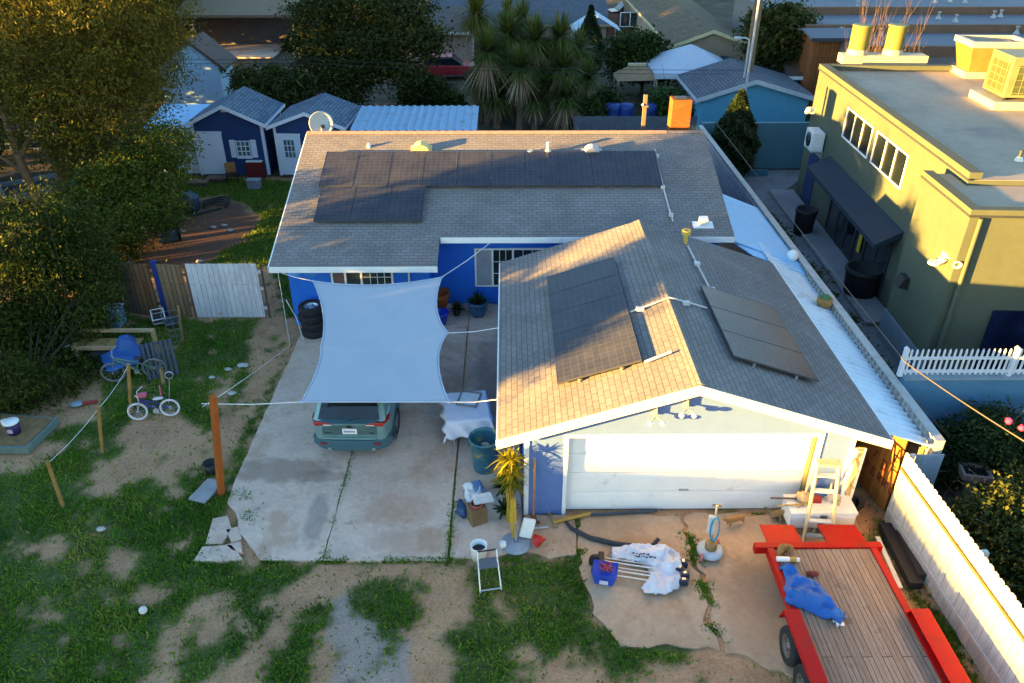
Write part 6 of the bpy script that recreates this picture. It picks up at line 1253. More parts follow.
b = MB(); b.tube([(-.02, .12, .05), (-.04, .16, .55), (-.03, .2, 1.0)], [.05, .075, .05], 9); one('rolled_umbrella', b, mat('golden canvas', (.45, .28, .03), .8, var=.2, scale=8), 'furled golden umbrella standing upright in the grey base', 'umbrella', loc=(q[0]-.02, q[1]+.02, .03))
b = MB(); b.box(-.13, .13, -.05, .05, 0, .42, Euler((R(-14), R(14), 0)).to_matrix().to_4x4()); one('white_jug', b, WPLAST, 'flat white plastic jug leaning beside the furled golden umbrella', 'jug', loc=(q[0]+.18, q[1]+.12, .10), bev=.03)
one('small_jar', MB().lathe([(.001, 0), (.07, 0), (.07, .12), (.04, .14), (.001, .14)], 14), WPLAST, 'small white jar at the left of the umbrella base', 'jar', loc=(*g(503, 548)[:2], .03))
# shovel leaning on the wall
a = g(533, 524); e = gy(535, 460, yF-.04); t = thing('shovel', 'wooden handled shovel leaning against the garage wall', 'shovel', (a[0], a[1], .03)); d = np.array(e)-np.array((a[0], a[1], .03))
MB().tube([tuple(d*.1), tuple(d*.55)], .02, 8).build('handle', mat('handle wood', (.42, .17, .04), .6), t); MB().tube([tuple(d*.55), tuple(d)], .02, 8).build('grip', mat('grip orange', (.5, .24, .07), .6), t); b = MB(); b.box(-.14, .14, -.03, .02, 0, .05); b.prism([(-.10, 0), (.1, 0), (.06, .2), (-.06, .2)], .0, .02, 'y'); b.build('blade', mat('rusty brown', (.16, .08, .04), .8, var=.3), t)
for p, q_, r_, m, lab, cat in (((520, 532), (548, 529), .03, STEEL, 'short grey metal bar on the ground below the shovel', 'metal bar'), ((553, 525), (590, 516), .045, mat('yellow plank', (.42, .25, .05), .8), 'yellowed wooden bar lying at the garage door foot', 'wooden bar'), ((590, 517), (657, 513), .035, mat('dark bar', (.05, .06, .08), .6), 'dark bar lying along the foot of the garage door', 'bar'), ((548, 512), (556, 530), .03, mat('tan stick', (.35, .22, .12), .8), 'short tan stick lying across the metal bar', 'stick')):
    a, e = g(*p), g(*q_); b = MB(); b.tube([(a[0], a[1], .03+r_), (e[0], e[1], .03+r_)], r_, 6); one('ground_bar', b, m, lab, cat)
b = MB(); b.lathe([(.02, 0), (.13, .22), (.12, .22), (.012, 0)], 18, Euler((R(-75), 0, R(120))).to_matrix().to_4x4()); one('funnel', b, mat('red plastic', (.55, .02, .012), .4), 'bright red plastic funnel lying on the apron', 'funnel', loc=(*g(545, 543)[:2], .12))
# curved black edging strip
P = [g(*p) for p in ((566, 524), (572, 531), (590, 540), (615, 546), (640, 549), (652, 548), (658, 545))]
b = MB(); b.tube([(p[0], p[1], .06+(.12 if i == 6 else 0)) for i, p in enumerate(P)], [.035, .05, .055, .055, .055, .05, .045], 6); one('rubber_strip', b, mat('dull black rubber', (.03, .035, .045), .7), 'long curved dull black rubber strip lying on the apron', 'rubber strip')
# --- step stool and bucket
q = g(488, 590); t = thing('step_stool', 'silver folding step stool standing at the grass edge', 'step stool', (q[0], q[1]+.28, 0), R(10))
for s in (-1, 1): MB().tube([(s*.2, -.32, 0), (s*.18, .12, .62)], .016, 6).build('leg', ALU, t); MB().tube([(s*.2, .28, 0), (s*.18, .0, .5)], .016, 6).build('leg', ALU, t)
MB().tube([(-.2, -.3, .03), (.2, -.3, .03)], .016, 6).build('foot_bar', ALU, t); MB().tube([(-.18, .12, .62), (.18, .12, .62)], .016, 6).build('top_bar', BLACK, t); MB().box(-.17, .17, -.12, .12, .40, .43).build('step', mat('stool step', (.12, .13, .15), .7), t)
q = g(480, 560); t = thing('paint_bucket', 'white bucket with black paint inside next to the step stool', 'bucket', (q[0]-.02, q[1]+.05, .0)); MB().lathe([(.001, 0), (.14, 0), (.165, .34), (.17, .36), (.15, .36), (.135, .2), (.13, .12), (.001, .12)], 24).build('pail', WPLAST, t); MB().cyl((0, 0, .22), .135, .02, 20).build('paint', BLACK, t)
# --- folded canopy frame, tote bag
CAN = mat('canopy canvas', (.60, .60, .66), .8, var=.06, scale=4)
q = g(655, 572); t = thing('folded_canopy', 'folded pop up canopy with white cover lying on the apron', 'folded canopy', (q[0], q[1], .035), R(-6))
cloth('cover', [g(*p)[:2] for p in ((611, 549), (628, 548), (650, 550), (673, 553), (682, 562), (683, 584), (677, 592), (665, 597), (642, 598), (641, 590), (647, 583), (650, 573), (644, 568), (626, 565), (610, 562))], .05, .21, CAN, t, freq=3.4, seed=31, wr=.7, res=.022, edge=.09).rotation_euler[2] = R(6)
for k in range(5): MB().tube([(-1.05, -.22+.10*k, .06+.02*(k % 2)), (.0, -.36+.10*k, .1+.02*(k % 2))], .017, 6).build('leg', ALU, t)
for k, y in enumerate((-.1, .14)): MB().cyl((-1.15, y, .03), .13 if k else .08, .1, 16, Matrix.Rotation(PI/2.4, 4, 'X')).build('foot_wheel', BLACK, t)
b = MB(); b.box(-1.1, -.98, -.2, .24, .02, .18); b.build('foot_block', BLACK, t, bev=.02)
for k in range(4): MB().cbox((.50+.05*math.sin(k*2.3), -.30+.15*k, .09), (.17, .13, .12+.03*(k % 2)), .3*math.sin(k*3)).build('joint_block', mat('joint black', (.02, .025, .05), .5), t, bev=.02); MB().cbox((.50+.05*math.sin(k*2.3), -.30+.15*k, .165+.012*(k % 2)), (.07, .05, .012), .5*k).build('joint_clip', ALU, t)
b = MB(); rr = random.Random(2)
for k in range(16): b.cbox((-.42+.05*(k % 9)+rr.uniform(-.02, .02), .13+.07*(k // 9)+rr.uniform(-.015, .015), .215), (rr.uniform(.02, .06), rr.uniform(.015, .03), .012), rr.uniform(-.8, .8), rr.uniform(-.2, .2))
b.build('cover_print', mat('navy print', (.02, .025, .07), .7), t)
q = g(605, 588); t = thing('tote_bag', 'bright blue tote bag stuffed with red and purple rope', 'bag', (q[0], q[1]+.16, .035), R(-12))
b = MB(); b.add([(-.17, -.13, 0), (.17, -.13, 0), (.17, .13, 0), (-.17, .13, 0), (-.24, -.17, .30), (.24, -.17, .30), (.24, .17, .34), (-.24, .17, .34), (-.2, -.14, .27), (.2, -.14, .27), (.2, .14, .29), (-.2, .14, .29)], [(0, 3, 2, 1), (0, 1, 5, 4), (1, 2, 6, 5), (2, 3, 7, 6), (3, 0, 4, 7), (4, 5, 9, 8), (5, 6, 10, 9), (6, 7, 11, 10), (7, 4, 8, 11), (8, 9, 10, 11)]); b.build('bag_body', mat('blue tote', (.02, .06, .42), .6, var=.15), t, bev=.015)
b = MB(); rr = random.Random(5); pts = [(.15*math.sin(k*1.3)*rr.uniform(.5, 1), .11*math.cos(k*1.7)*rr.uniform(.5, 1), .31+.02*k % .11) for k in range(26)]; b.tube(pts, .018, 6); b.build('rope_coil', mat('red purple rope', (.32, .05, .10), .7, var=.4, scale=9), t); MB().box(-.08, .08, -.172, -.166, .1, .22, Matrix.Rotation(R(8), 4, 'X')).build('printed_patch', mat('pale print', (.5, .5, .65), .6), t)
# --- floor polisher
q = g(710, 556); t = thing('floor_polisher', 'upright white floor polishing machine with blue cable on the apron', 'floor polisher', (q[0], q[1]+.05, .035), R(-15))
MB().lathe([(.001, .03), (.25, .03), (.26, .06), (.255, .11), (.20, .135), (.001, .14)], 28).build('skirt', mat('polisher white', (.40, .45, .52), .4), t); MB().lathe([(.12, .14), (.12, .26), (.08, .29), (.001, .29)], 18).build('motor', mat('motor brown', (.26, .17, .07), .5, .3), t)
for s in (-1, 1): w_ = MB().cyl((s*.15-.03, -.02, .09), .085, .05, 18, Matrix.Rotation(PI/2, 4, 'Y')); w_.M = Matrix.Identity(4); o = w_.build('wheel', mat('pink wheel', (.42, .14, .13), .6), t); o.location = (0, .24 if s > 0 else -.24, 0)
MB().tube([(0, .1, .2), (0, .16, .7), (0, .2, 1.08)], .025, 8).build('shaft', ALU, t); MB().cbox((-.05, .10, .66), (.15, .09, .42), 0, R(-4)).build('tank', mat('tank white', (.52, .54, .56), .5), t, bev=.025)
b = MB(); b.tube([(.02+.08*math.sin(a), .04, .60+.30*math.cos(a)) for a in np.linspace(0, 4*PI, 40)], .018, 6); b.build('cable_loop', mat('sky blue cable', (.03, .25, .45), .5), t)
b = MB(); b.tube([(-.09, .21, 1.06), (.09, .21, 1.06)], .024, 8); b.build('handle', mat('handle grey', (.09, .065, .05), .6), t)
# --- cats: one body each, grown from joints
def furmat(name, c1, c2, c3):
    m, nt, bs = nodes(name); tc = N(nt, 'ShaderNodeTexCoord'); wv = N(nt, 'ShaderNodeTexWave'); wv.inputs['Scale'].default_value = 13; wv.inputs['Distortion'].default_value = 5; wv.inputs['Detail'].default_value = 3; L(nt, tc.outputs['Object'], wv.inputs['Vector'])
    k = ramp(nt, wv.outputs['Fac'], [(.3, c1), (.65, c2)]); sp = N(nt, 'ShaderNodeSeparateXYZ'); L(nt, tc.outputs['Object'], sp.inputs[0]); k = mix(nt, ramp(nt, sp.outputs['Z'], [(.05, (1, 1, 1)), (.13, (0, 0, 0))]), k, c3); k = mix(nt, .4, k, ramp(nt, noise_fac(nt, 40, 4), [(.3, rgba(c1, .7)), (.7, rgba(c2, 1.2))])); L(nt, k, bs.inputs['Base Color']); bs.inputs['Roughness'].default_value = .95; return m
def cat(label, loc, rz, pose, m, tailm=None):
    t = thing('cat', label, 'cat', loc, rz)
    if pose == 'stand':
        P = [(-.15, 0, .2, (.062, .07)), (0, 0, .205, (.068, .075)), (.15, 0, .21, (.06, .066)), (.21, 0, .26, .04), (.27, 0, .30, (.045, .042)), (.32, 0, .285, .024),
             (.15, .045, .13, .026), (.155, .05, .06, .017), (.17, .05, .012, .018), (.15, -.045, .13, .026), (.13, -.05, .06, .017), (.15, -.05, .012, .018),
             (-.16, .05, .14, .035), (-.20, .055, .075, .018), (-.17, .055, .012, .019), (-.16, -.05, .14, .035), (-.18, -.055, .075, .018), (-.15, -.055, .012, .019), (-.22, 0, .22, .02), (-.32, .03, .2, .017), (-.42, .06, .17, .015), (-.5, .07, .16, .01)]
        E_ = [(0, 1), (1, 2), (2, 3), (3, 4), (4, 5), (2, 6), (6, 7), (7, 8), (2, 9), (9, 10), (10, 11), (0, 12), (12, 13), (13, 14), (0, 15), (15, 16), (16, 17), (0, 18), (18, 19), (19, 20), (20, 21)]; hx, hz = .28, .325
    elif pose == 'sit':
        P = [(-.10, 0, .10, (.085, .08)), (-.02, 0, .16, (.08, .075)), (.07, 0, .23, (.06, .06)), (.12, 0, .30, .042), (.165, 0, .345, (.048, .045)), (.215, 0, .33, .025),
             (.09, .04, .14, .026), (.10, .042, .06, .018), (.125, .042, .012, .019), (.09, -.04, .14, .026), (.10, -.042, .06, .018), (.125, -.042, .012, .019), (-.06, .075, .06, .045), (.03, .085, .02, .022), (-.06, -.075, .06, .045), (.03, -.085, .02, .022), (-.18, .02, .045, .024), (-.28, .06, .025, .018), (-.38, .05, .022, .014)]
        E_ = [(0, 1), (1, 2), (2, 3), (3, 4), (4, 5), (2, 6), (6, 7), (7, 8), (2, 9), (9, 10), (10, 11), (0, 12), (12, 13), (0, 14), (14, 15), (0, 16), (16, 17), (17, 18)]; hx, hz = .175, .37
    else:
        P = [(-.11, -.02, .075, (.08, .07)), (-.02, .05, .085, (.085, .078)), (.08, .04, .08, (.075, .07)), (.13, -.03, .075, .05), (.11, -.10, .085, (.048, .045)), (.07, -.14, .07, .025), (.05, -.07, .03, .025), (.0, -.10, .02, .02), (-.10, -.08, .04, .035), (-.03, -.12, .02, .02), (-.17, -.06, .04, .025), (-.13, -.15, .025, .02), (-.03, -.18, .022, .017), (.05, -.17, .02, .013)]
        E_ = [(0, 1), (1, 2), (2, 3), (3, 4), (4, 5), (2, 6), (6, 7), (0, 8), (8, 9), (0, 10), (10, 11), (11, 12), (12, 13)]; hx, hz = .11, .12
    skin('cat_body', P, E_, m, t)
    hy = 0 if pose != 'curl' else -.10
    for s in (-1, 1):
        b = MB()
        if pose == 'curl': b.lathe([(.018, 0), (.001, .04)], 6, Matrix.Translation((hx+s*.025, hy+.01, hz)))
        else: b.lathe([(.018, 0), (.001, .045)], 6, Matrix.Translation((hx, s*.028, hz+.01)))
        b.build('ear', m, t)
        e = MB(); e.ball((hx+.035, s*.02, hz-.02) if pose != 'curl' else (hx-.015+s*.02, hy-.04, hz-.02), .007, n=8, m=6); e.build('eye', BLACK, t)
    return t
TAB1 = furmat('ginger fur', (.20, .10, .035), (.42, .24, .09), (.58, .50, .40)); TAB2 = furmat('brown tabby fur', (.09, .055, .028), (.34, .21, .09), (.30, .20, .11)); TAB3 = furmat('dark ginger fur', (.12, .055, .018), (.32, .17, .05), (.26, .14, .05))
q = g(731, 527); cat('ginger and white cat standing behind the floor polisher', (q[0]+.05, q[1], .035), R(205), 'stand', TAB1)
q = g(777, 521); cat('brown tabby cat sitting in front of the garage door', (q[0], q[1]+.02, .035), R(-55), 'sit', TAB2)
# ------------------------------------------------------------------ trailer
RED = mat('trailer red paint', (.40, .005, .004), .5, var=.12, scale=5, dirt=(.16, .025, .015), dirt_amt=.3, spec=.2)
DECK = woodmat('trailer deck boards', (.38, .275, .205), (.29, .205, .15), .165, 9, .007, rot=PI/2, stain=(.11, .085, .07), stain_amt=.42)
TX0, TX1, TY0, TY1, TZ = 5.03, 6.85, 5.4, 10.56, .60
t = thing('flatbed_trailer', 'red tandem axle flatbed trailer with weathered board deck parked in front of the garage', 'trailer', (5.94, 8.2, 0))
def tp_(mb, n, m, par=t, **k): return mb.build(n, m, par, world=True, **k)
b = MB(); nb = 11
for k in range(nb): x = TX0+(TX1-TX0)*k/nb; b.box(x+.003, x+(TX1-TX0)/nb-.003, TY0, TY1, TZ-.04, TZ+.003*(k % 2))
tp_(b, 'deck', DECK)
b = MB(); b.box(TX0-.13, TX0-.002, TY0, TY1+.02, TZ-.16, TZ+.025); b.box(TX1+.002, TX1+.13, TY0, TY1+.02, TZ-.16, TZ+.025); b.box(TX0-.35, TX1+.25, TY1+.022, TY1+.16, TZ-.14, TZ+.03); b.box(TX0, TX1, TY0-.12, TY0-.002, TZ-.16, TZ+.025)
for y in (6.3, 7.4, 8.5, 9.6): b.box(TX0, TX1, y, y+.08, TZ-.15, TZ-.042)
tp_(b, 'frame', RED, bev=.006)
for x0, x1, tl in ((4.94, 5.62, 'left'), (6.08, 6.84, 'right')):
    b = MB(); b.poly([(x0, TY1+.165, TZ+.02), (x1, TY1+.165, TZ+.02), (x1-.02, TY1+.66, TZ-.02), (x0+.0, TY1+.68, TZ-.02)], .02); r = tp_(b, 'ramp', RED, bev=.004)
    b = MB(); b.box(x0+.05, x0+.09, TY1+.2, TY1+.6, TZ-.08, TZ-.022); b.box(x1-.1, x1-.06, TY1+.2, TY1+.6, TZ-.08, TZ-.022); tp_(b, 'ramp_rib', RED, r)
for s, xa, xb in ((-1, TX0-.33, TX0-.06), (1, TX1+.02, TX1+.34)):
    yA, yB = 9.12, 6.4; pr = [(yA, TZ-.12), (yA-.12, TZ+.2), (yB+.12, TZ+.2), (yB, TZ-.12), (yB+.03, TZ-.12), (yB+.135, TZ+.18), (yA-.135, TZ+.18), (yA-.03, TZ-.12)]
    b = MB(); b.prism(pr, xa, xb); b.box(xa, xa+.02, yB+.14, yA-.14, TZ+.13, TZ+.179) if s < 0 else b.box(xb-.02, xb, yB+.1, yA-.1, TZ-.1, TZ+.179); tp_(b, 'fender', RED, bev=.006)
    for y in (8.62, 7.86):
        T = Matrix.Translation((5.94-5.94+(xa+xb)/2+s*.03-5.94, y-8.2, .335)) @ Matrix.Rotation(s*PI/2, 4, 'Y'); w_ = MB(T).lathe([(.2, -.10), (.31, -.11), (.335, -.06), (.335, .06), (.31, .11), (.2, .10)], 28).build('wheel', RUBBER, t)
        q = MB(T); q.lathe([(.001, .09), (.06, .10), (.065, .06), (.12, .03), (.17, .05), (.205, .09), (.195, .10), (.16, .06)], 24); q.build('rim', mat('wheel steel', (.17, .155, .14), .5, .6), w_)
        q = MB(T)
        for k in range(5): a = k*2*PI/5; q.cyl((.10*math.cos(a), .10*math.sin(a), .03), .014, .03, 8)
        q.build('lug_nuts', ALU, w_)
b = MB(); b.tube([(TX0+.2, TY0-.1, TZ-.1), (5.94, TY0-1.3, TZ-.1), (TX1-.2, TY0-.1, TZ-.1)], .05, 4, smooth=False); tp_(b, 'tongue', RED)
cloth('deck_stain', [], 0, 0, BLACK) if False else None
cloth('blue_tarp', [g(*p, TZ)[:2] for p in ((779,569),(786,565),(797,568),(801,578),(815,583),(824,590),(836,606),(846,621),(840,627),(826,621),(806,612),(786,605),(781,592),(785,582))], TZ+.005, .2, mat('blue tarp cloth', (.012, .10, .36), .6, var=.12), label='crumpled blue work cloth thrown on the trailer deck', cat='cloth', freq=2.6, seed=11, wr=.75)
q = g(783, 553, TZ+.03); cat('dark ginger cat curled up on the far left corner of the trailer deck', (q[0]+.03, q[1]+.08, TZ+.01), R(20), 'curl', TAB3)
b = MB(); a, e = g(776, 561, TZ), g(799, 562, TZ); d = np.array(e)-np.array(a); T_ = MB(); T_.tube([tuple(a+d*0), tuple(a+d*.45)], .05, 12); tt = thing('sealant_tube', 'white tube with tan band lying on the trailer deck below the curled cat', 'tube', (a[0], a[1], TZ+.055)); MB().tube([(0, 0, 0), tuple(d*.55)], .05, 12).build('body', WPLAST, tt); MB().tube([tuple(d*.55), tuple(d*.85)], .048, 12).build('band', mat('tan label', (.45, .27, .07), .6), tt); MB().tube([tuple(d*.85), tuple(d)], .04, 10).build('cap', WPLAST, tt)
q = g(812, 575, TZ); one('work_glove', MB().ball((0, 0, .03), .11, .06, .035, jit=.5), mat('dark red glove', (.14, .03, .03), .9), 'small dark red glove lying above the blue work cloth', 'glove', loc=(q[0], q[1], TZ+.005))
q = g(838, 623, TZ); cloth('white_rag', [g(*p, TZ)[:2] for p in ((830,622),(842,620),(846,626),(836,630))], TZ+.004, .05, WPLAST, label='small white rag at the lower end of the blue work cloth', cat='rag', edge=.04)
# spill on the boards: a thin worn patch
# ------------------------------------------------------------------ bench, ladder and clutter by the garage
q = g(790, 528); by = q[1]
t = thing('workbench', 'low white bench with drawers and tools standing against the right garage wall', 'workbench', (6.25, 11.72, .035))
MB().box(-.62, .72, -.26, .30, .56, .62).build('top', mat('bench white', (.66, .67, .70), .6, var=.1), t, bev=.006)
MB().box(-.60, -.02, -.25, .28, .22, .558).build('drawer_box', mat('bench white', (.6, .6, .6)), t, bev=.006); MB().box(.12, .70, -.25, .28, .18, .558).build('drawer_box', MATS['bench white'], t, bev=.006)
for x0, x1 in ((-.57, -.05), (.15, .67)): MB().box(x0, x1, -.262, -.251, .30, .53).build('drawer_front', WPLAST, t, bev=.004)
b = MB()
for x in (-.56, -.06, .16, .66):
    for y in (-.22, .24): b.box(x-.025, x+.025, y-.025, y+.025, 0, .21 if x < 0 else .17)
b.build('leg', mat('bench leg', (.3, .3, .3), .7), t)
zb = .66
for k, (x, y, L_, rz0, c, lab, nm, ct) in enumerate(((-.55, -.05, .62, .1, (.40, .28, .10), 'tan handled tool sticking out over the left end of the bench', 'hand_tool', 'tool'), (-.62, .14, .6, -.05, (.10, .08, .07), 'dark bar tool lying at the back left of the bench', 'hand_tool', 'tool'), (-.3, .02, .4, .7, (.45, .30, .13), 'short tan tool lying across the bench middle', 'hand_tool', 'tool'))):
    b = MB(); b.tube([(-L_/2, 0, .03), (L_*.2, 0, .035), (L_/2, 0, .03)], [.022, .02, .03], 7); b.cbox((L_*.42, 0, .04), (.1, .07, .05)); one(nm, b, mat('tool %d' % k, c, .6, var=.3), lab, ct, 'tools on the white bench', loc=(6.25+x, 11.72+y, zb), rz=rz0)
b = MB(); b.ball((0, 0, .09), .17, .14, .09, jit=.5); one('rag_heap', b, mat('tan rag', (.45, .34, .2), .9, var=.35, scale=9), 'tan crumpled rag heap on the left half of the white bench', 'rag heap', loc=(6.0, 11.82, zb))
one('red_toolbox', MB().box(-.12, .12, -.07, .07, 0, .12), mat('toolbox red', (.25, .02, .02), .5), 'small dark red toolbox in the middle of the white bench', 'toolbox', loc=(6.2, 11.8, zb), bev=.012)
b = MB(); b.ball((0, 0, .08), .2, .12, .08, jit=.4); one('blue_cushion', b, mat('blue pad', (.03, .14, .38), .8), 'blue padded bundle at the back of the white bench', 'bundle', loc=(6.35, 11.98, zb))
b = MB(); b.cyl((0, 0, 0), .08, .16, 14); one('jar', b, mat('jar glass', (.3, .28, .25), .3), 'grey jar of fixings on the right half of the white bench', 'jar', loc=(6.62, 11.75, zb))
t = thing('step_ladder', 'pale wooden and aluminium step ladder standing before the white bench', 'ladder', (6.17, 11.34, .035), R(-6)); H_ = 1.72
RAILM = mat('ladder rail', (.60, .47, .26), .6, var=.12)
for s in (-1, 1):
    b = MB(); b.tube([(s*.27, -.16, 0), (s*.20, .30, H_)], .038, 4, smooth=False); b.build('rail', RAILM, t); b = MB(); b.tube([(s*.26, .62, 0), (s*.2, .34, H_-.05)], .025, 4, smooth=False); b.build('rear_leg', ALU, t)
for k in range(5): f = (k+.7)/5.4; b = MB(); b.cbox((0, -.16+.46*f, H_*f), (.5-.12*f, .10, .03)); b.build('rung', mat('rung grey', (.56, .58, .62), .5, .3), t)
MB().box(-.22, .22, .22, .42, H_-.0, H_+.05).build('top_cap', RAILM, t, bev=.01)
t = thing('white_board', 'tall narrow white board with rope leaning beside the ladder at the garage corner', 'board', (6.88, 11.93, .035), R(4)); T = Euler((R(-8), R(6), 0)).to_matrix().to_4x4()
MB(T).box(-.13, .13, -.02, .02, .35, 1.72).build('panel', WPLAST, t); MB(T).box(-.05, .05, -.05, -.021, 0, 1.75).build('batten', mat('batten', (.5, .36, .16), .7), t); b = MB(T); b.tube([(-.1, -.06, 1.5), (.05, -.07, 1.2), (-.06, -.06, .95), (.08, -.06, .8)], .02, 6); b.build('rope', mat('tan rope', (.42, .3, .15), .9), t)
for k, (x, y, lab) in enumerate(((7.12, 12.2, 'dark tyre standing in the gap between the garage and the cedar gate'), (7.1, 12.5, 'second dark tyre farther back in the gap by the cedar gate'))):
    tt = thing('worn_wheel', lab, 'tyre', (x, y, .33), R(80), 'dark tyres by the bench'); MB(Matrix.Rotation(PI/2, 4, 'Y')).lathe([(.19, -.08), (.29, -.1), (.32, -.05), (.32, .05), (.29, .1), (.19, .08)], 24).build('tyre', RUBBER, tt); MB(Matrix.Rotation(PI/2, 4, 'Y')).lathe([(.001, .02), (.12, .03), (.19, .07), (.185, .0)], 20).build('rim', mat('dark rim', (.06, .06, .065), .5, .5), tt)
# stacked strips along the white fence
for P, w_, h_, m, lab, nm, ct in ((((884, 528), (915, 589)), .13, .16, mat('black beam', (.022, .022, .026), .6, var=.3), 'long flat black plastic beam lying beside the white fence', 'plastic_beam', 'beam'), (((877, 538), (900, 589)), .045, .05, WPLAST, 'thin white pipe lying left of the black beam', 'pipe', 'pipe'), (((893, 524), (921, 583)), .10, .22, mat('dark brown beam', (.05, .04, .036), .8, var=.2), 'dark brown beam lying between the black beam and white fence', 'timber_beam', 'beam'), (((903, 530), (921, 560)), .03, .035, WPLAST, 'short white strip against the foot of the white fence', 'strip', 'strip'), (((915, 563), (931, 595)), .06, .05, mat('yellow offcut', (.42, .28, .10), .8), 'yellowish timber offcut at the near end of the beams', 'timber_offcut', 'offcut')):
    a, e = np.array(g(*P[0])), np.array(g(*P[1])); mid = (a+e)/2; d = e-a; one(nm, MB().box(-np.hypot(*d[:2])/2, np.hypot(*d[:2])/2, -w_, w_, 0, h_), m, lab, ct, loc=(mid[0], mid[1], .0), rz=math.atan2(d[1], d[0]), bev=.008)
q = g(893, 529); one('white_jar', MB().lathe([(.001, 0), (.09, 0), (.09, .12), (.06, .16), (.001, .16)], 14), mat('dusty jar', (.55, .55, .55), .6), 'dusty white jar at the far end of the beams by the gate foot', 'jar', loc=(q[0]+.08, q[1]+.1, .235))
q = g(851, 522)
# ------------------------------------------------------------------ left yard
def bike(label, loc, rz, r, wb, fm, tm, rim, lean=0.0, hb=None, seat=None, extra=False):
    t = thing('bicycle', label, 'bicycle', loc, rz); t.rotation_euler[0] = lean
    for x in (0, wb):
        T = Matrix.Translation((x, 0, r)) @ Matrix.Rotation(PI/2, 4, 'X'); w_ = MB(T).lathe([(r-.035, -.02), (r-.01, -.03), (r+.005, 0), (r-.01, .03), (r-.035, .02), (r-.035, -.02)], 30).build('wheel', tm, t)
        q = MB(T); q.lathe([(r-.05, -.012), (r-.036, -.014), (r-.036, .014), (r-.05, .012), (r-.05, -.012)], 28); q.cyl((0, 0, -.035), .03, .07, 10)
        for k in range(12): a = k*PI/6; q.tube([(.02*math.cos(a), .02*math.sin(a), 0), ((r-.045)*math.cos(a), (r-.045)*math.sin(a), 0)], .004, 4)
        q.build('spokes', rim, w_)
    hx, hz = .12*wb/.8, r+.36*wb/.8; sx, sz = wb*.68, r+.26*wb/.8; bx, bz = wb*.58, r*.95
    b = MB(); b.tube([(hx, 0, hz-.06), (bx, 0, bz)], .028, 8); b.tube([(hx, 0, hz-.02), (wb*.62, 0, sz-.08)], .022, 8); b.tube([(sx, 0, sz), (bx, 0, bz)], .02, 8); b.tube([(wb*.64, 0, sz-.1), (wb, .04, r)], .012, 6); b.tube([(bx, 0, bz), (wb, .04, r)], .012, 6); b.tube([(wb*.64, 0, sz-.1), (wb, -.04, r)], .012, 6); b.build('frame', fm, t)
    b = MB(); b.tube([(0, .04, r), (.05, .04, r*1.6), (hx-.02, 0, hz)], .014, 6); b.tube([(0, -.04, r), (.05, -.04, r*1.6), (hx-.02, 0, hz)], .014, 6); b.build('fork', rim, t)
    b = MB(); b.tube([(hx-.03, 0, hz-.02), (hx-.04, 0, hz+.1), (hx-.05, .12, hz+.16), (hx+.05, .28, hz+.19)], .013, 6); b.tube([(hx-.04, 0, hz+.1), (hx-.05, -.12, hz+.16), (hx+.05, -.28, hz+.19)], .013, 6); b.build('handlebar', hb or rim, t)
    b = MB(); b.ball((sx+.02, 0, sz+.05), .13, .065, .035); b.build('saddle', seat or BLACK, t)
    b = MB(); b.cyl((bx, -.05, bz), .07, .02, 16, Matrix.Rotation(PI/2, 4, 'X')); b.tube([(bx, -.08, bz), (bx+.1, -.08, bz-.08)], .012, 5); b.tube([(bx, .08, bz), (bx-.1, .08, bz+.08)], .012, 5); b.build('crank', rim, t)
    return t
PUR = mat('purple paint', (.035, .028, .16), .4, var=.1); WT = mat('white tyre', (.72, .66, .70), .7); PNK = mat('pink grips', (.5, .10, .16), .6)
a, e = g(139, 421), g(171, 417); bk = bike('small purple childs bicycle with white tyres standing on the bare patch', (a[0], a[1]+.05, .0), math.atan2(e[1]-a[1], e[0]-a[0]), .235, float(np.hypot(*(np.array(e)-np.array(a))[:2])), PUR, WT, mat('pale metal', (.5, .48, .52), .4, .5), R(-6), mat('white bar', (.7, .55, .58), .5), mat('white saddle', (.65, .6, .64), .6))
b = MB(); b.box(.10, .30, -.07, .07, .62, .72); b.build('number_plate', PNK, bk, bev=.02)
b = MB(); b.tube([(.72, .1, .3), (.82, .12, .75), (.85, .12, .95)], .01, 5); b.lathe([(.085, -.008), (.10, -.008), (.10, .008), (.085, .008)], 20, Matrix.Translation((.87, .12, 1.06)) @ Matrix.Rotation(PI/2, 4, 'X')); b.build('push_bar', mat('pale metal', (.5, .5, .5)), bk)
b = MB(); b.tube([(.60, .03, .5), (.62, .04, .85)], .02, 6); b.build('flag_stem', PNK, bk)
a, e = g(117, 386), g(139, 382); bike('grey adult bicycle standing under the blue tarpaulin heap', (a[0]-.1, a[1]+.2, 0), R(12), .31, 1.02, mat('sage frame', (.10, .19, .13), .5), mat('grey tyre', (.13, .14, .155), .8), mat('dull rim', (.30, .32, .34), .5, .5), R(5))
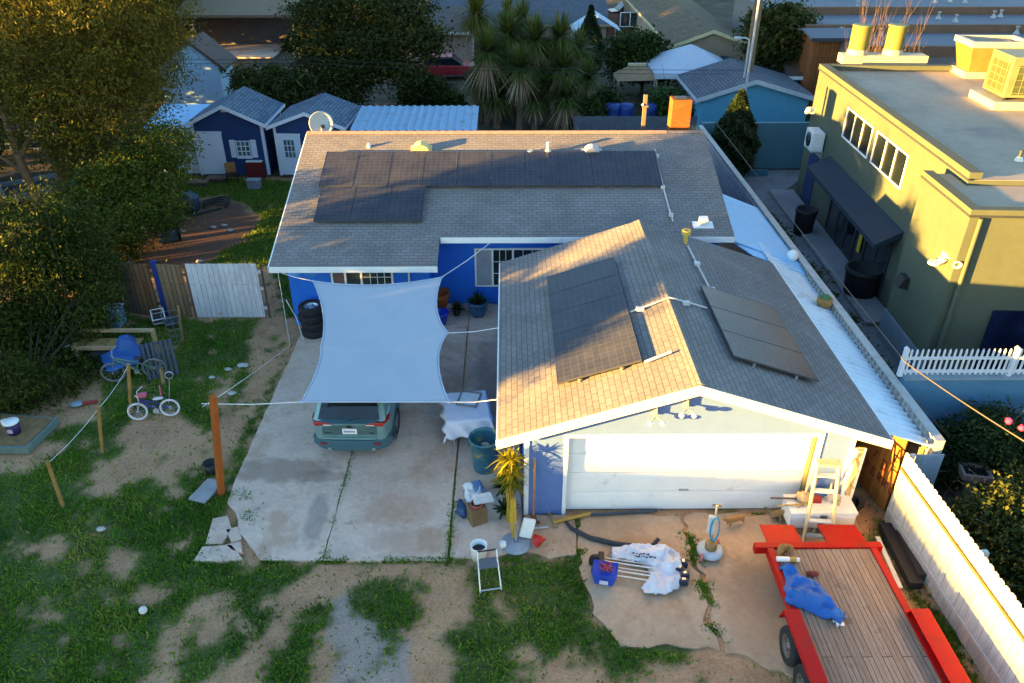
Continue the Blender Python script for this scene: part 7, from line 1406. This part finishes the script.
# lumber frame with tarp, dark grille, cage
q1, q2, q3 = g(98, 352, .75), g(155, 348, .75), g(163, 381)
TIM = mat('pale lumber', (.38, .25, .14), .85, var=.25, scale=5)
zz = 0.8; A1, A2 = np.array(g(78, 331, zz)), np.array(g(154, 329, zz)); A3 = np.array(g(164, 385))
t = thing('lumber_frame', 'rough pale lumber frame under the dark feathery tree', 'lumber frame', (A2[0], A2[1], 0))
b = MB(); L1 = float(np.hypot(*(A2-A1)[:2])); b.box(-L1, 0, -.05, .05, zz-.08, zz); b.box(-L1, -.25, -.65, -.58, zz-.28, zz-.18); b.build('rail', TIM, t)
for x, y in ((-.06, 0), (-L1+.1, 0), (-L1+.1, -.6), (-.4, -.6)): MB().box(x-.045, x+.045, y-.045, y+.045, 0, zz-.082).build('post', TIM, t)
d = A3-np.array([A2[0], A2[1], 0]); MB().tube([(0, -.06, zz-.05), (float(d[0]), float(d[1]), .03)], .05, 4, smooth=False).build('brace', mat('brown lumber', (.30, .19, .07), .85), t)
b = MB(); b.box(-L1, -.3, -.5, -.1, zz-.26, zz-.23); b.build('shelf', mat('brown lumber', (.3, .2, .1)), t)
cloth('blue_tarpaulin', [g(*p, .6)[:2] for p in ((98,352),(116,343),(134,334),(142,345),(140,358),(118,366),(104,366))], .42, .42, mat('dark blue tarpaulin', (.015, .075, .26), .45, var=.15), label='dark blue tarpaulin bundled over things beside the lumber frame', cat='tarpaulin', freq=1.6, seed=21, wr=.6, edge=.25)
q = g(118, 370); b = MB(); b.box(-.75, .65, -.28, .3, 0, .42); one('covered_crate', b, mat('dark crate', (.04, .045, .06), .9), 'dark crate half hidden below the blue tarpaulin', 'crate', loc=(q[0], q[1]+.45, 0), bev=.03)
q = g(95, 362); one('pvc_pipe', MB().tube([(-.6, 0, .5), (.7, .1, .52)], .04, 8), WPLAST, 'white pipe sticking out left of the blue tarpaulin', 'pipe', loc=(q[0]-.2, q[1], 0))
q = g(166, 380); t = thing('plastic_pallet', 'dark slatted plastic pallet leaning beside the lumber brace', 'pallet', (q[0]-.1, q[1]+.1, 0), R(25)); T = Euler((R(-24), 0, R(0))).to_matrix().to_4x4(); b = MB(T)
for k in range(7): b.box(-.36+k*.115, -.29+k*.115, -.02, .02, 0, 1.0)
for z in (.05, .35, .65, .94): b.box(-.37, .41, .021, .05, z-.03, z+.03)
b.build('slats', mat('pallet plastic', (.045, .055, .085), .6), t)
b = MB()
for k in range(5):
    r_ = .17+.02*k; b.tube([(r_*math.cos(a), r_*math.sin(a), .2+.2*k) for a in np.linspace(0, 2*PI, 15)], .007, 4)
for k in range(6): a = k*PI/3; b.tube([(.12*math.cos(a), .12*math.sin(a), 0), (.25*math.cos(a), .25*math.sin(a), 1.02)], .007, 4)
q = g(178, 345); one('wire_cage', b, mat('dull wire', (.22, .21, .2), .5, .5), 'dull wire tomato cage near the pallet and white gate', 'wire cage', loc=(q[0], q[1], 0))
q = g(158, 328); t = thing('milk_crate', 'tilted pale wire crate standing in front of the blue post', 'crate', (q[0], q[1]+.2, .22), R(25)); t.rotation_euler[0] = R(40)
b = MB(); 
for z in (0, .3): b.tube([(-.17, -.17, z), (.17, -.17, z), (.17, .17, z), (-.17, .17, z), (-.17, -.17, z)], .018, 5)
for x in (-.17, .17):
    for y in (-.17, .17): b.tube([(x, y, 0), (x, y, .3)], .018, 5)
b.build('frame', WPLAST, t); MB().box(-.16, .16, -.16, .16, .01, .02).build('base', mat('crate base', (.05, .04, .04), .9), t)
q = g(170, 328); one('round_pot', MB().lathe([(.001, 0), (.14, 0), (.2, .12), (.21, .26), (.18, .27), (.15, .1), (.001, .08)], 20), mat('slate pot', (.04, .055, .08), .6), 'round slate grey pot beside the tilted wire crate', 'pot', loc=(q[0], q[1]+.1, .0))
q = g(106, 330); t = thing('storage_tub', 'pale teal tub under the tree in front of the old fence', 'tub', (q[0], q[1]+.3, 0)); MB().box(-.42, .42, -.25, .25, 0, .55).build('tub', mat('pale teal', (.16, .27, .30), .6, var=.2), t, bev=.04); MB().box(-.45, .45, -.28, .28, .551, .60).build('lid', mat('pale lid', (.30, .40, .44), .6), t, bev=.02)
# raised bed with bucket, toy, ball, stone
P = [g(-25, 447, .22)[:2], g(27, 447, .22)[:2], g(58, 417, .22)[:2], g(-20, 411, .22)[:2]]
t = thing('sand_table', 'low green edged sandbox platform at the left edge', 'sandbox', ((P[0][0]+P[1][0])/2, P[0][1], 0)); MB().poly([(x, y, .20) for x, y in P], .18).build('base', mat('sage board', (.12, .17, .15), .8), t, world=True)
c_ = np.mean(np.array(P), 0); MB().poly([(c_[0]+(x-c_[0])*.9, c_[1]+(y-c_[1])*.86, .235) for x, y in P], .03).build('sand', mat('brown sand', (.20, .125, .055), .95, var=.4, scale=7), t, world=True)
q = g(14, 434, .24); t = thing('purple_bucket', 'dark purple bucket with white lid on the sandbox platform', 'bucket', (q[0], q[1]+.05, .237)); MB().lathe([(.001, 0), (.13, 0), (.16, .3), (.001, .3)], 20).build('pail', mat('purple pail', (.035, .02, .10), .5), t); MB().lathe([(.165, .3), (.175, .32), (.16, .35), (.001, .35)], 20).build('lid', WPLAST, t); MB().box(-.05, .07, -.161, -.150, .1, .2).build('patch', mat('pale patch', (.45, .35, .5), .6), t)
q = g(6, 428, .24); one('white_tin', MB().lathe([(.001, 0), (.08, 0), (.08, .16), (.001, .16)], 16), WPLAST, 'small white tin left of the purple bucket', 'tin', loc=(q[0]-.05, q[1]+.1, .237))
q = g(83, 405); t = thing('toy_spade', 'pale blue toy scoop with red handle lying on the dirt', 'toy spade', (q[0], q[1], .01), R(8)); MB().ball((-.14, 0, .04), .17, .12, .05).build('scoop', mat('scoop blue', (.22, .30, .36), .6), t); MB().tube([(.0, 0, .04), (.34, .06, .04)], .045, 8).build('handle', mat('toy red', (.28, .03, .025), .6), t)
q = g(144, 613); one('lawn_ball', MB().ball((0, 0, .07), .075), mat('old ball', (.60, .58, .55), .8, var=.3, scale=12), 'small worn white ball lying alone on the lawn', 'ball', loc=(q[0], q[1], .005))
q = g(205, 497); b = MB(); b.box(-.22, .20, -.35, .35, 0, .07); one('flat_stone', b, mat('flat stone', (.28, .27, .28), .9, var=.2), 'flat grey paver at the foot of the tall orange post', 'paver', loc=(q[0]+.0, q[1]+.15, -.0), rz=R(-18), bev=.02)
q = g(211, 474); one('black_pail', MB().lathe([(.001, 0), (.14, 0), (.17, .26), (.15, .26), (.12, .05), (.001, .05)], 18), BLACK, 'small black pail behind the tall orange post', 'pail', loc=(q[0], q[1]+.08, .0))
for i, (px, py, s) in enumerate(((243, 366, .16), (228, 370, .10), (232, 394, .11), (101, 530, .09), (212, 378, .08))):
    q = g(px, py); b = MB(); b.ball((0, 0, .0), s, s*.7, .04, jit=.5); one('pale_stone', b, mat('pale stone', (.45, .41, .38), .95, var=.2), ['larger flat pale stone in the grass left of the driveway', 'small pale stone just left of the larger flat one', 'pale stone nearer the camera beside the dirt strip', 'small pale stone on the lawn between the two stakes', 'tiny pale stone left of the small one in the grass'][i], 'stone', 'pale stones in the grass', loc=(q[0], q[1], .02))
# ------------------------------------------------------------------ back yard, left
q = g(170, 240); t = thing('wheelbarrow', 'blue grey wheelbarrow tipped on its front by the fruit tree', 'wheelbarrow', (q[0], q[1]+.1, 0), R(15)); T = Euler((R(58), 0, R(10))).to_matrix().to_4x4()
b = MB(Matrix.Translation((0, 0, .12)) @ T); b.add([(-.25, -.4, 0), (.25, -.4, 0), (.25, .3, 0), (-.25, .3, 0), (-.36, -.55, .26), (.36, -.55, .26), (.36, .45, .26), (-.36, .45, .26)], [(0, 1, 2, 3), (0, 4, 5, 1), (1, 5, 6, 2), (2, 6, 7, 3), (3, 7, 4, 0)]); b.build('tray', mat('barrow blue', (.075, .12, .185), .5, var=.15), t)
b = MB(Matrix.Translation((0, 0, .12)) @ T)
for s in (-1, 1): b.tube([(s*.12, -.75, -.05), (s*.26, .0, -.04), (s*.30, .95, .1)], .02, 6)
b.build('handles', mat('barrow frame', (.03, .03, .035), .6), t); MB(Matrix.Translation((0, 0, .12)) @ T).cyl((-.04, -.72, -.06), .17, .08, 16, Matrix.Rotation(PI/2, 4, 'Y')).build('wheel', RUBBER, t)
q = g(191, 214); b = MB(); b.ball((0, 0, .42), .42, .36, .48, jit=.35); one('rubbish_bag', b, mat('dark blue bag', (.025, .045, .08), .35, var=.3), 'full dark blue rubbish bag beside the hose pile', 'rubbish bag', loc=(q[0], q[1]+.1, -.02))
q = g(208, 207); b = MB(); 
for k in range(3): b.tube([(.45*math.cos(a)*(1+.1*k)+.3, .28*math.sin(a)+.1*k, .05+.05*k+.1*max(0, math.sin(a*1.5))) for a in np.linspace(-.4, 3.9, 22)], .035, 6)
b.tube([(.6, -.2, .04), (-.2, -.9, .04), (-.6, -1.6, .04)], .035, 6); one('drain_hose', b, mat('black hose', (.02, .022, .028), .6), 'looped black drain hose on the bare mulch', 'hose', loc=(q[0], q[1], 0))
q = g(156, 218); b = MB(); b.tube([(0, .2, .12), (-.3, .9, .9)], [.2, .16], 10); one('tree_stump', b, mat('grey log', (.15, .11, .09), .95, var=.3), 'leaning grey log behind the tipped wheelbarrow', 'log', loc=(q[0], q[1], 0))
q = g(175, 188); one('white_stake', MB().box(-.07, .07, -.06, .06, 0, 1.5), mat('pale stake', (.45, .5, .58), .8), 'pale square post in front of the white shed', 'post', loc=q, bev=.005)
q = g(257, 178); t = thing('red_cabinet', 'dark red cabinet with white top against the first navy shed', 'cabinet', (q[0], q[1]+.15, 0)); MB().box(-.38, .38, -.22, .22, 0, .72).build('case', mat('dark red', (.14, .012, .014), .6), t, bev=.01); MB().box(-.36, .32, -.2, .2, .721, .77).build('top', WPLAST, t)
q = g(255, 188); t = thing('grey_tub', 'grey plastic tub in front of the red cabinet', 'tub', (q[0], q[1], 0)); MB().box(-.27, .27, -.18, .18, 0, .36).build('tub', mat('tub grey', (.22, .24, .29), .6), t, bev=.03); MB().box(-.29, .29, -.2, .2, .361, .39).build('rim', mat('rim grey tub', (.28, .3, .34), .6), t)
q = g(233, 183); t = thing('garden_chair', 'dark garden chair with orange cushion before the shed', 'chair', (q[0], q[1], 0), R(20)); MB().box(-.24, .24, -.22, .22, .38, .42).build('seat', BLACK, t); MB().box(-.22, .22, .19, .23, .42, .85).build('backrest', mat('orange cushion', (.34, .15, .05), .8), t)
for x in (-.21, .21):
    for y in (-.19, .19): MB().box(x-.02, x+.02, y-.02, y+.02, 0, .38).build('leg', BLACK, t)
for px, py, lab in ((198, 186, 'left low wooden step before the white shed'), (217, 182, 'right low wooden step below the first navy shed door')):
    q = g(px, py); t = thing('wooden_step', lab, 'step', (q[0], q[1]+.1, 0), 0, 'wooden steps before the sheds'); MB().box(-.42, .42, -.22, .22, .16, .2).build('tread', mat('step wood', (.19, .12, .08), .9, var=.2), t); MB().box(-.38, .38, -.2, .2, 0, .159).build('base', mat('step base', (.09, .06, .045), .9), t)
for i, (px, py) in enumerate(((213, 228), (224, 226), (230, 231), (182, 232), (200, 262), (186, 266))):
    q = g(px, py); b = MB(); b.ball((0, 0, 0), .12, .08, .05, jit=.5); one('rubble_piece', b, mat('pale stone', (.4, .4, .4)), ['left pale rubble piece on the mulch', 'middle pale rubble piece on the mulch', 'right pale rubble piece on the mulch', 'pale rubble piece beside the hose end', 'pale rubble piece near the grass patch', 'small pale rubble piece behind the white gate'][i], 'rubble', 'rubble pieces on the mulch', loc=(q[0], q[1], .03))
# dark flatbed seen through the trees at the left edge
q = g(45, 205); t = thing('utility_trailer', 'grey railed flat trailer parked in the shade at the left edge', 'trailer', (q[0]-.2, q[1]+.6, 0), R(35)); GF = mat('trailer grey', (.17, .18, .20), .6)
MB().box(-1.4, 1.4, -.9, .9, .5, .56).build('bed', mat('dark bed', (.02, .02, .024), .8), t)
for x0, x1, y0, y1 in ((-1.5, 1.5, -1.0, -.9), (-1.5, 1.5, .9, 1.0), (-1.5, -1.4, -.9, .9), (1.4, 1.5, -.9, .9)): MB().box(x0, x1, y0, y1, .46, .72).build('side_rail', GF, t)
for x in (-.3, .5):
    for s in (-1, 1): MB(Matrix.Translation((x, s*1.12, .33)) @ Matrix.Rotation(PI/2, 4, 'X')).lathe([(.001, -.1), (.3, -.1), (.33, 0), (.3, .1), (.001, .1)], 20).build('wheel', RUBBER, t)
q = g(22, 150); one('blue_cover', MB().box(-1.3, 1.6, -.7, .7, 0, 1.0), mat('navy cover', (.01, .03, .15), .7), 'dark blue covered bulk behind the bare pale trunk', 'covered bulk', loc=(q[0], q[1]+.5, 0), bev=.12)
# blue drums and car beyond the back fence
for i, px in enumerate((609, 622, 645)): q = g(px, 120); t = thing('blue_drum', ['left blue drum behind the back fence', 'middle blue drum behind the back fence', 'right blue drum behind the back fence nearest the chimney'][i], 'drum', (q[0], 41.2, 0), 0, 'blue drums behind the back fence'); MB().lathe([(.001, 0), (.38, 0), (.40, .3), (.38, .6), (.40, .9), (.37, 1.15), (.001, 1.15)], 20).build('drum', mat('drum blue', (.01, .04, .20), .5), t)
def far_car(label, q, rz, m):
    t = thing('parked_car', label, 'car', q, rz, 'cars parked among the far houses'); b = MB(); b.prism([(-2.2, .35), (-2.2, .85), (-1.3, .95), (1.2, .92), (2.2, .75), (2.25, .35)], -.88, .88, 'y'); b.build('body', m, t, bev=.06); b = MB(); b.prism([(-1.5, .94), (-1.0, 1.42), (.4, 1.42), (1.1, .93)], -.76, .76, 'y'); b.build('cabin', CARG, t, bev=.05); MB().box(-1.0, .4, -.7, .7, 1.41, 1.46).build('roof', m, t, bev=.02)
    for x in (-1.4, 1.4):
        for s in (-1, 1): MB(Matrix.Translation((x, s*.8, .33)) @ Matrix.Rotation(PI/2, 4, 'X')).lathe([(.001, -.1), (.3, -.1), (.33, 0), (.3, .1), (.001, .1)], 18).build('wheel', RUBBER, t)
far_car('dark red car parked far off beside the tan house', g(632, 20), R(10), mat('dark red car', (.14, .012, .014), .4, coat=.4))
far_car('bright red car half hidden behind the yuccas at left', g(447, 78), R(4), mat('bright red car', (.40, .015, .03), .4, coat=.4))
picket_fence('board_fence', 'reddish brown board fence far off left of the tan house', 'fence', tuple(g(607, 38)[:2]), tuple(g(660, 36)[:2]), 1.8, .2, .01, mat('red brown boards', (.16, .085, .06), .9, var=.2), top='flat', rails=(.4, 1.4), jit=.02)
# ------------------------------------------------------------------ right garden
q = g(968, 503); t = thing('stone_pedestal', 'square pinkish stone birdbath on a pedestal behind the white fence', 'birdbath', (q[0], q[1]+.15, 0), R(-12)); ST = mat('pink stone', (.27, .20, .18), .9, var=.15)
MB().prism([(-.18, 0), (-.10, .12), (-.10, .55), (-.2, .66), (.2, .66), (.10, .55), (.10, .12), (.18, 0)], -.11, .11, 'y').build('pedestal', ST, t)
b = MB(); b.box(-.30, .30, -.24, -.18, .661, .80); b.box(-.30, .30, .18, .24, .661, .80); b.box(-.30, -.24, -.18, .18, .661, .80); b.box(.24, .30, -.18, .18, .661, .80); b.box(-.24, .24, -.18, .18, .661, .70); b.build('basin', ST, t); MB().box(-.238, .238, -.178, .178, .701, .72).build('water', glassmat('still water', (.02, .025, .03)), t)
q = g(986, 492); t = thing('garden_bucket', 'terracotta bucket lined with a pale blue bag behind the birdbath', 'bucket', (q[0], q[1]+.15, 0)); MB().lathe([(.001, 0), (.15, 0), (.2, .3), (.18, .3), (.001, .25)], 18).build('pail', mat('terracotta', (.3, .1, .05)), t); MB().ball((0, 0, .32), .21, .2, .09, jit=.4).build('liner', mat('pale blue bag', (.20, .30, .40), .6), t)
for (P, lab) in (([(955, 500), (985, 530), (975, 545), (945, 512)], 'narrow tan brick path running beside the white fence'), ([(985, 478), (1030, 472), (1034, 490), (985, 492)], 'raised tan brick edging at the right by the dark bushes')):
    q = [g(*p, .05) for p in P]; pts = [(float(a[0]), float(a[1]), .05) for a in q][::-1]; one('brick_edging', MB().poly(pts, .09), brickmat('garden brick', (.28, .15, .08), (.22, .11, .06), (.1, .07, .05), .2, .1, .01), lab, 'brick path', 'brick paths in the right garden')
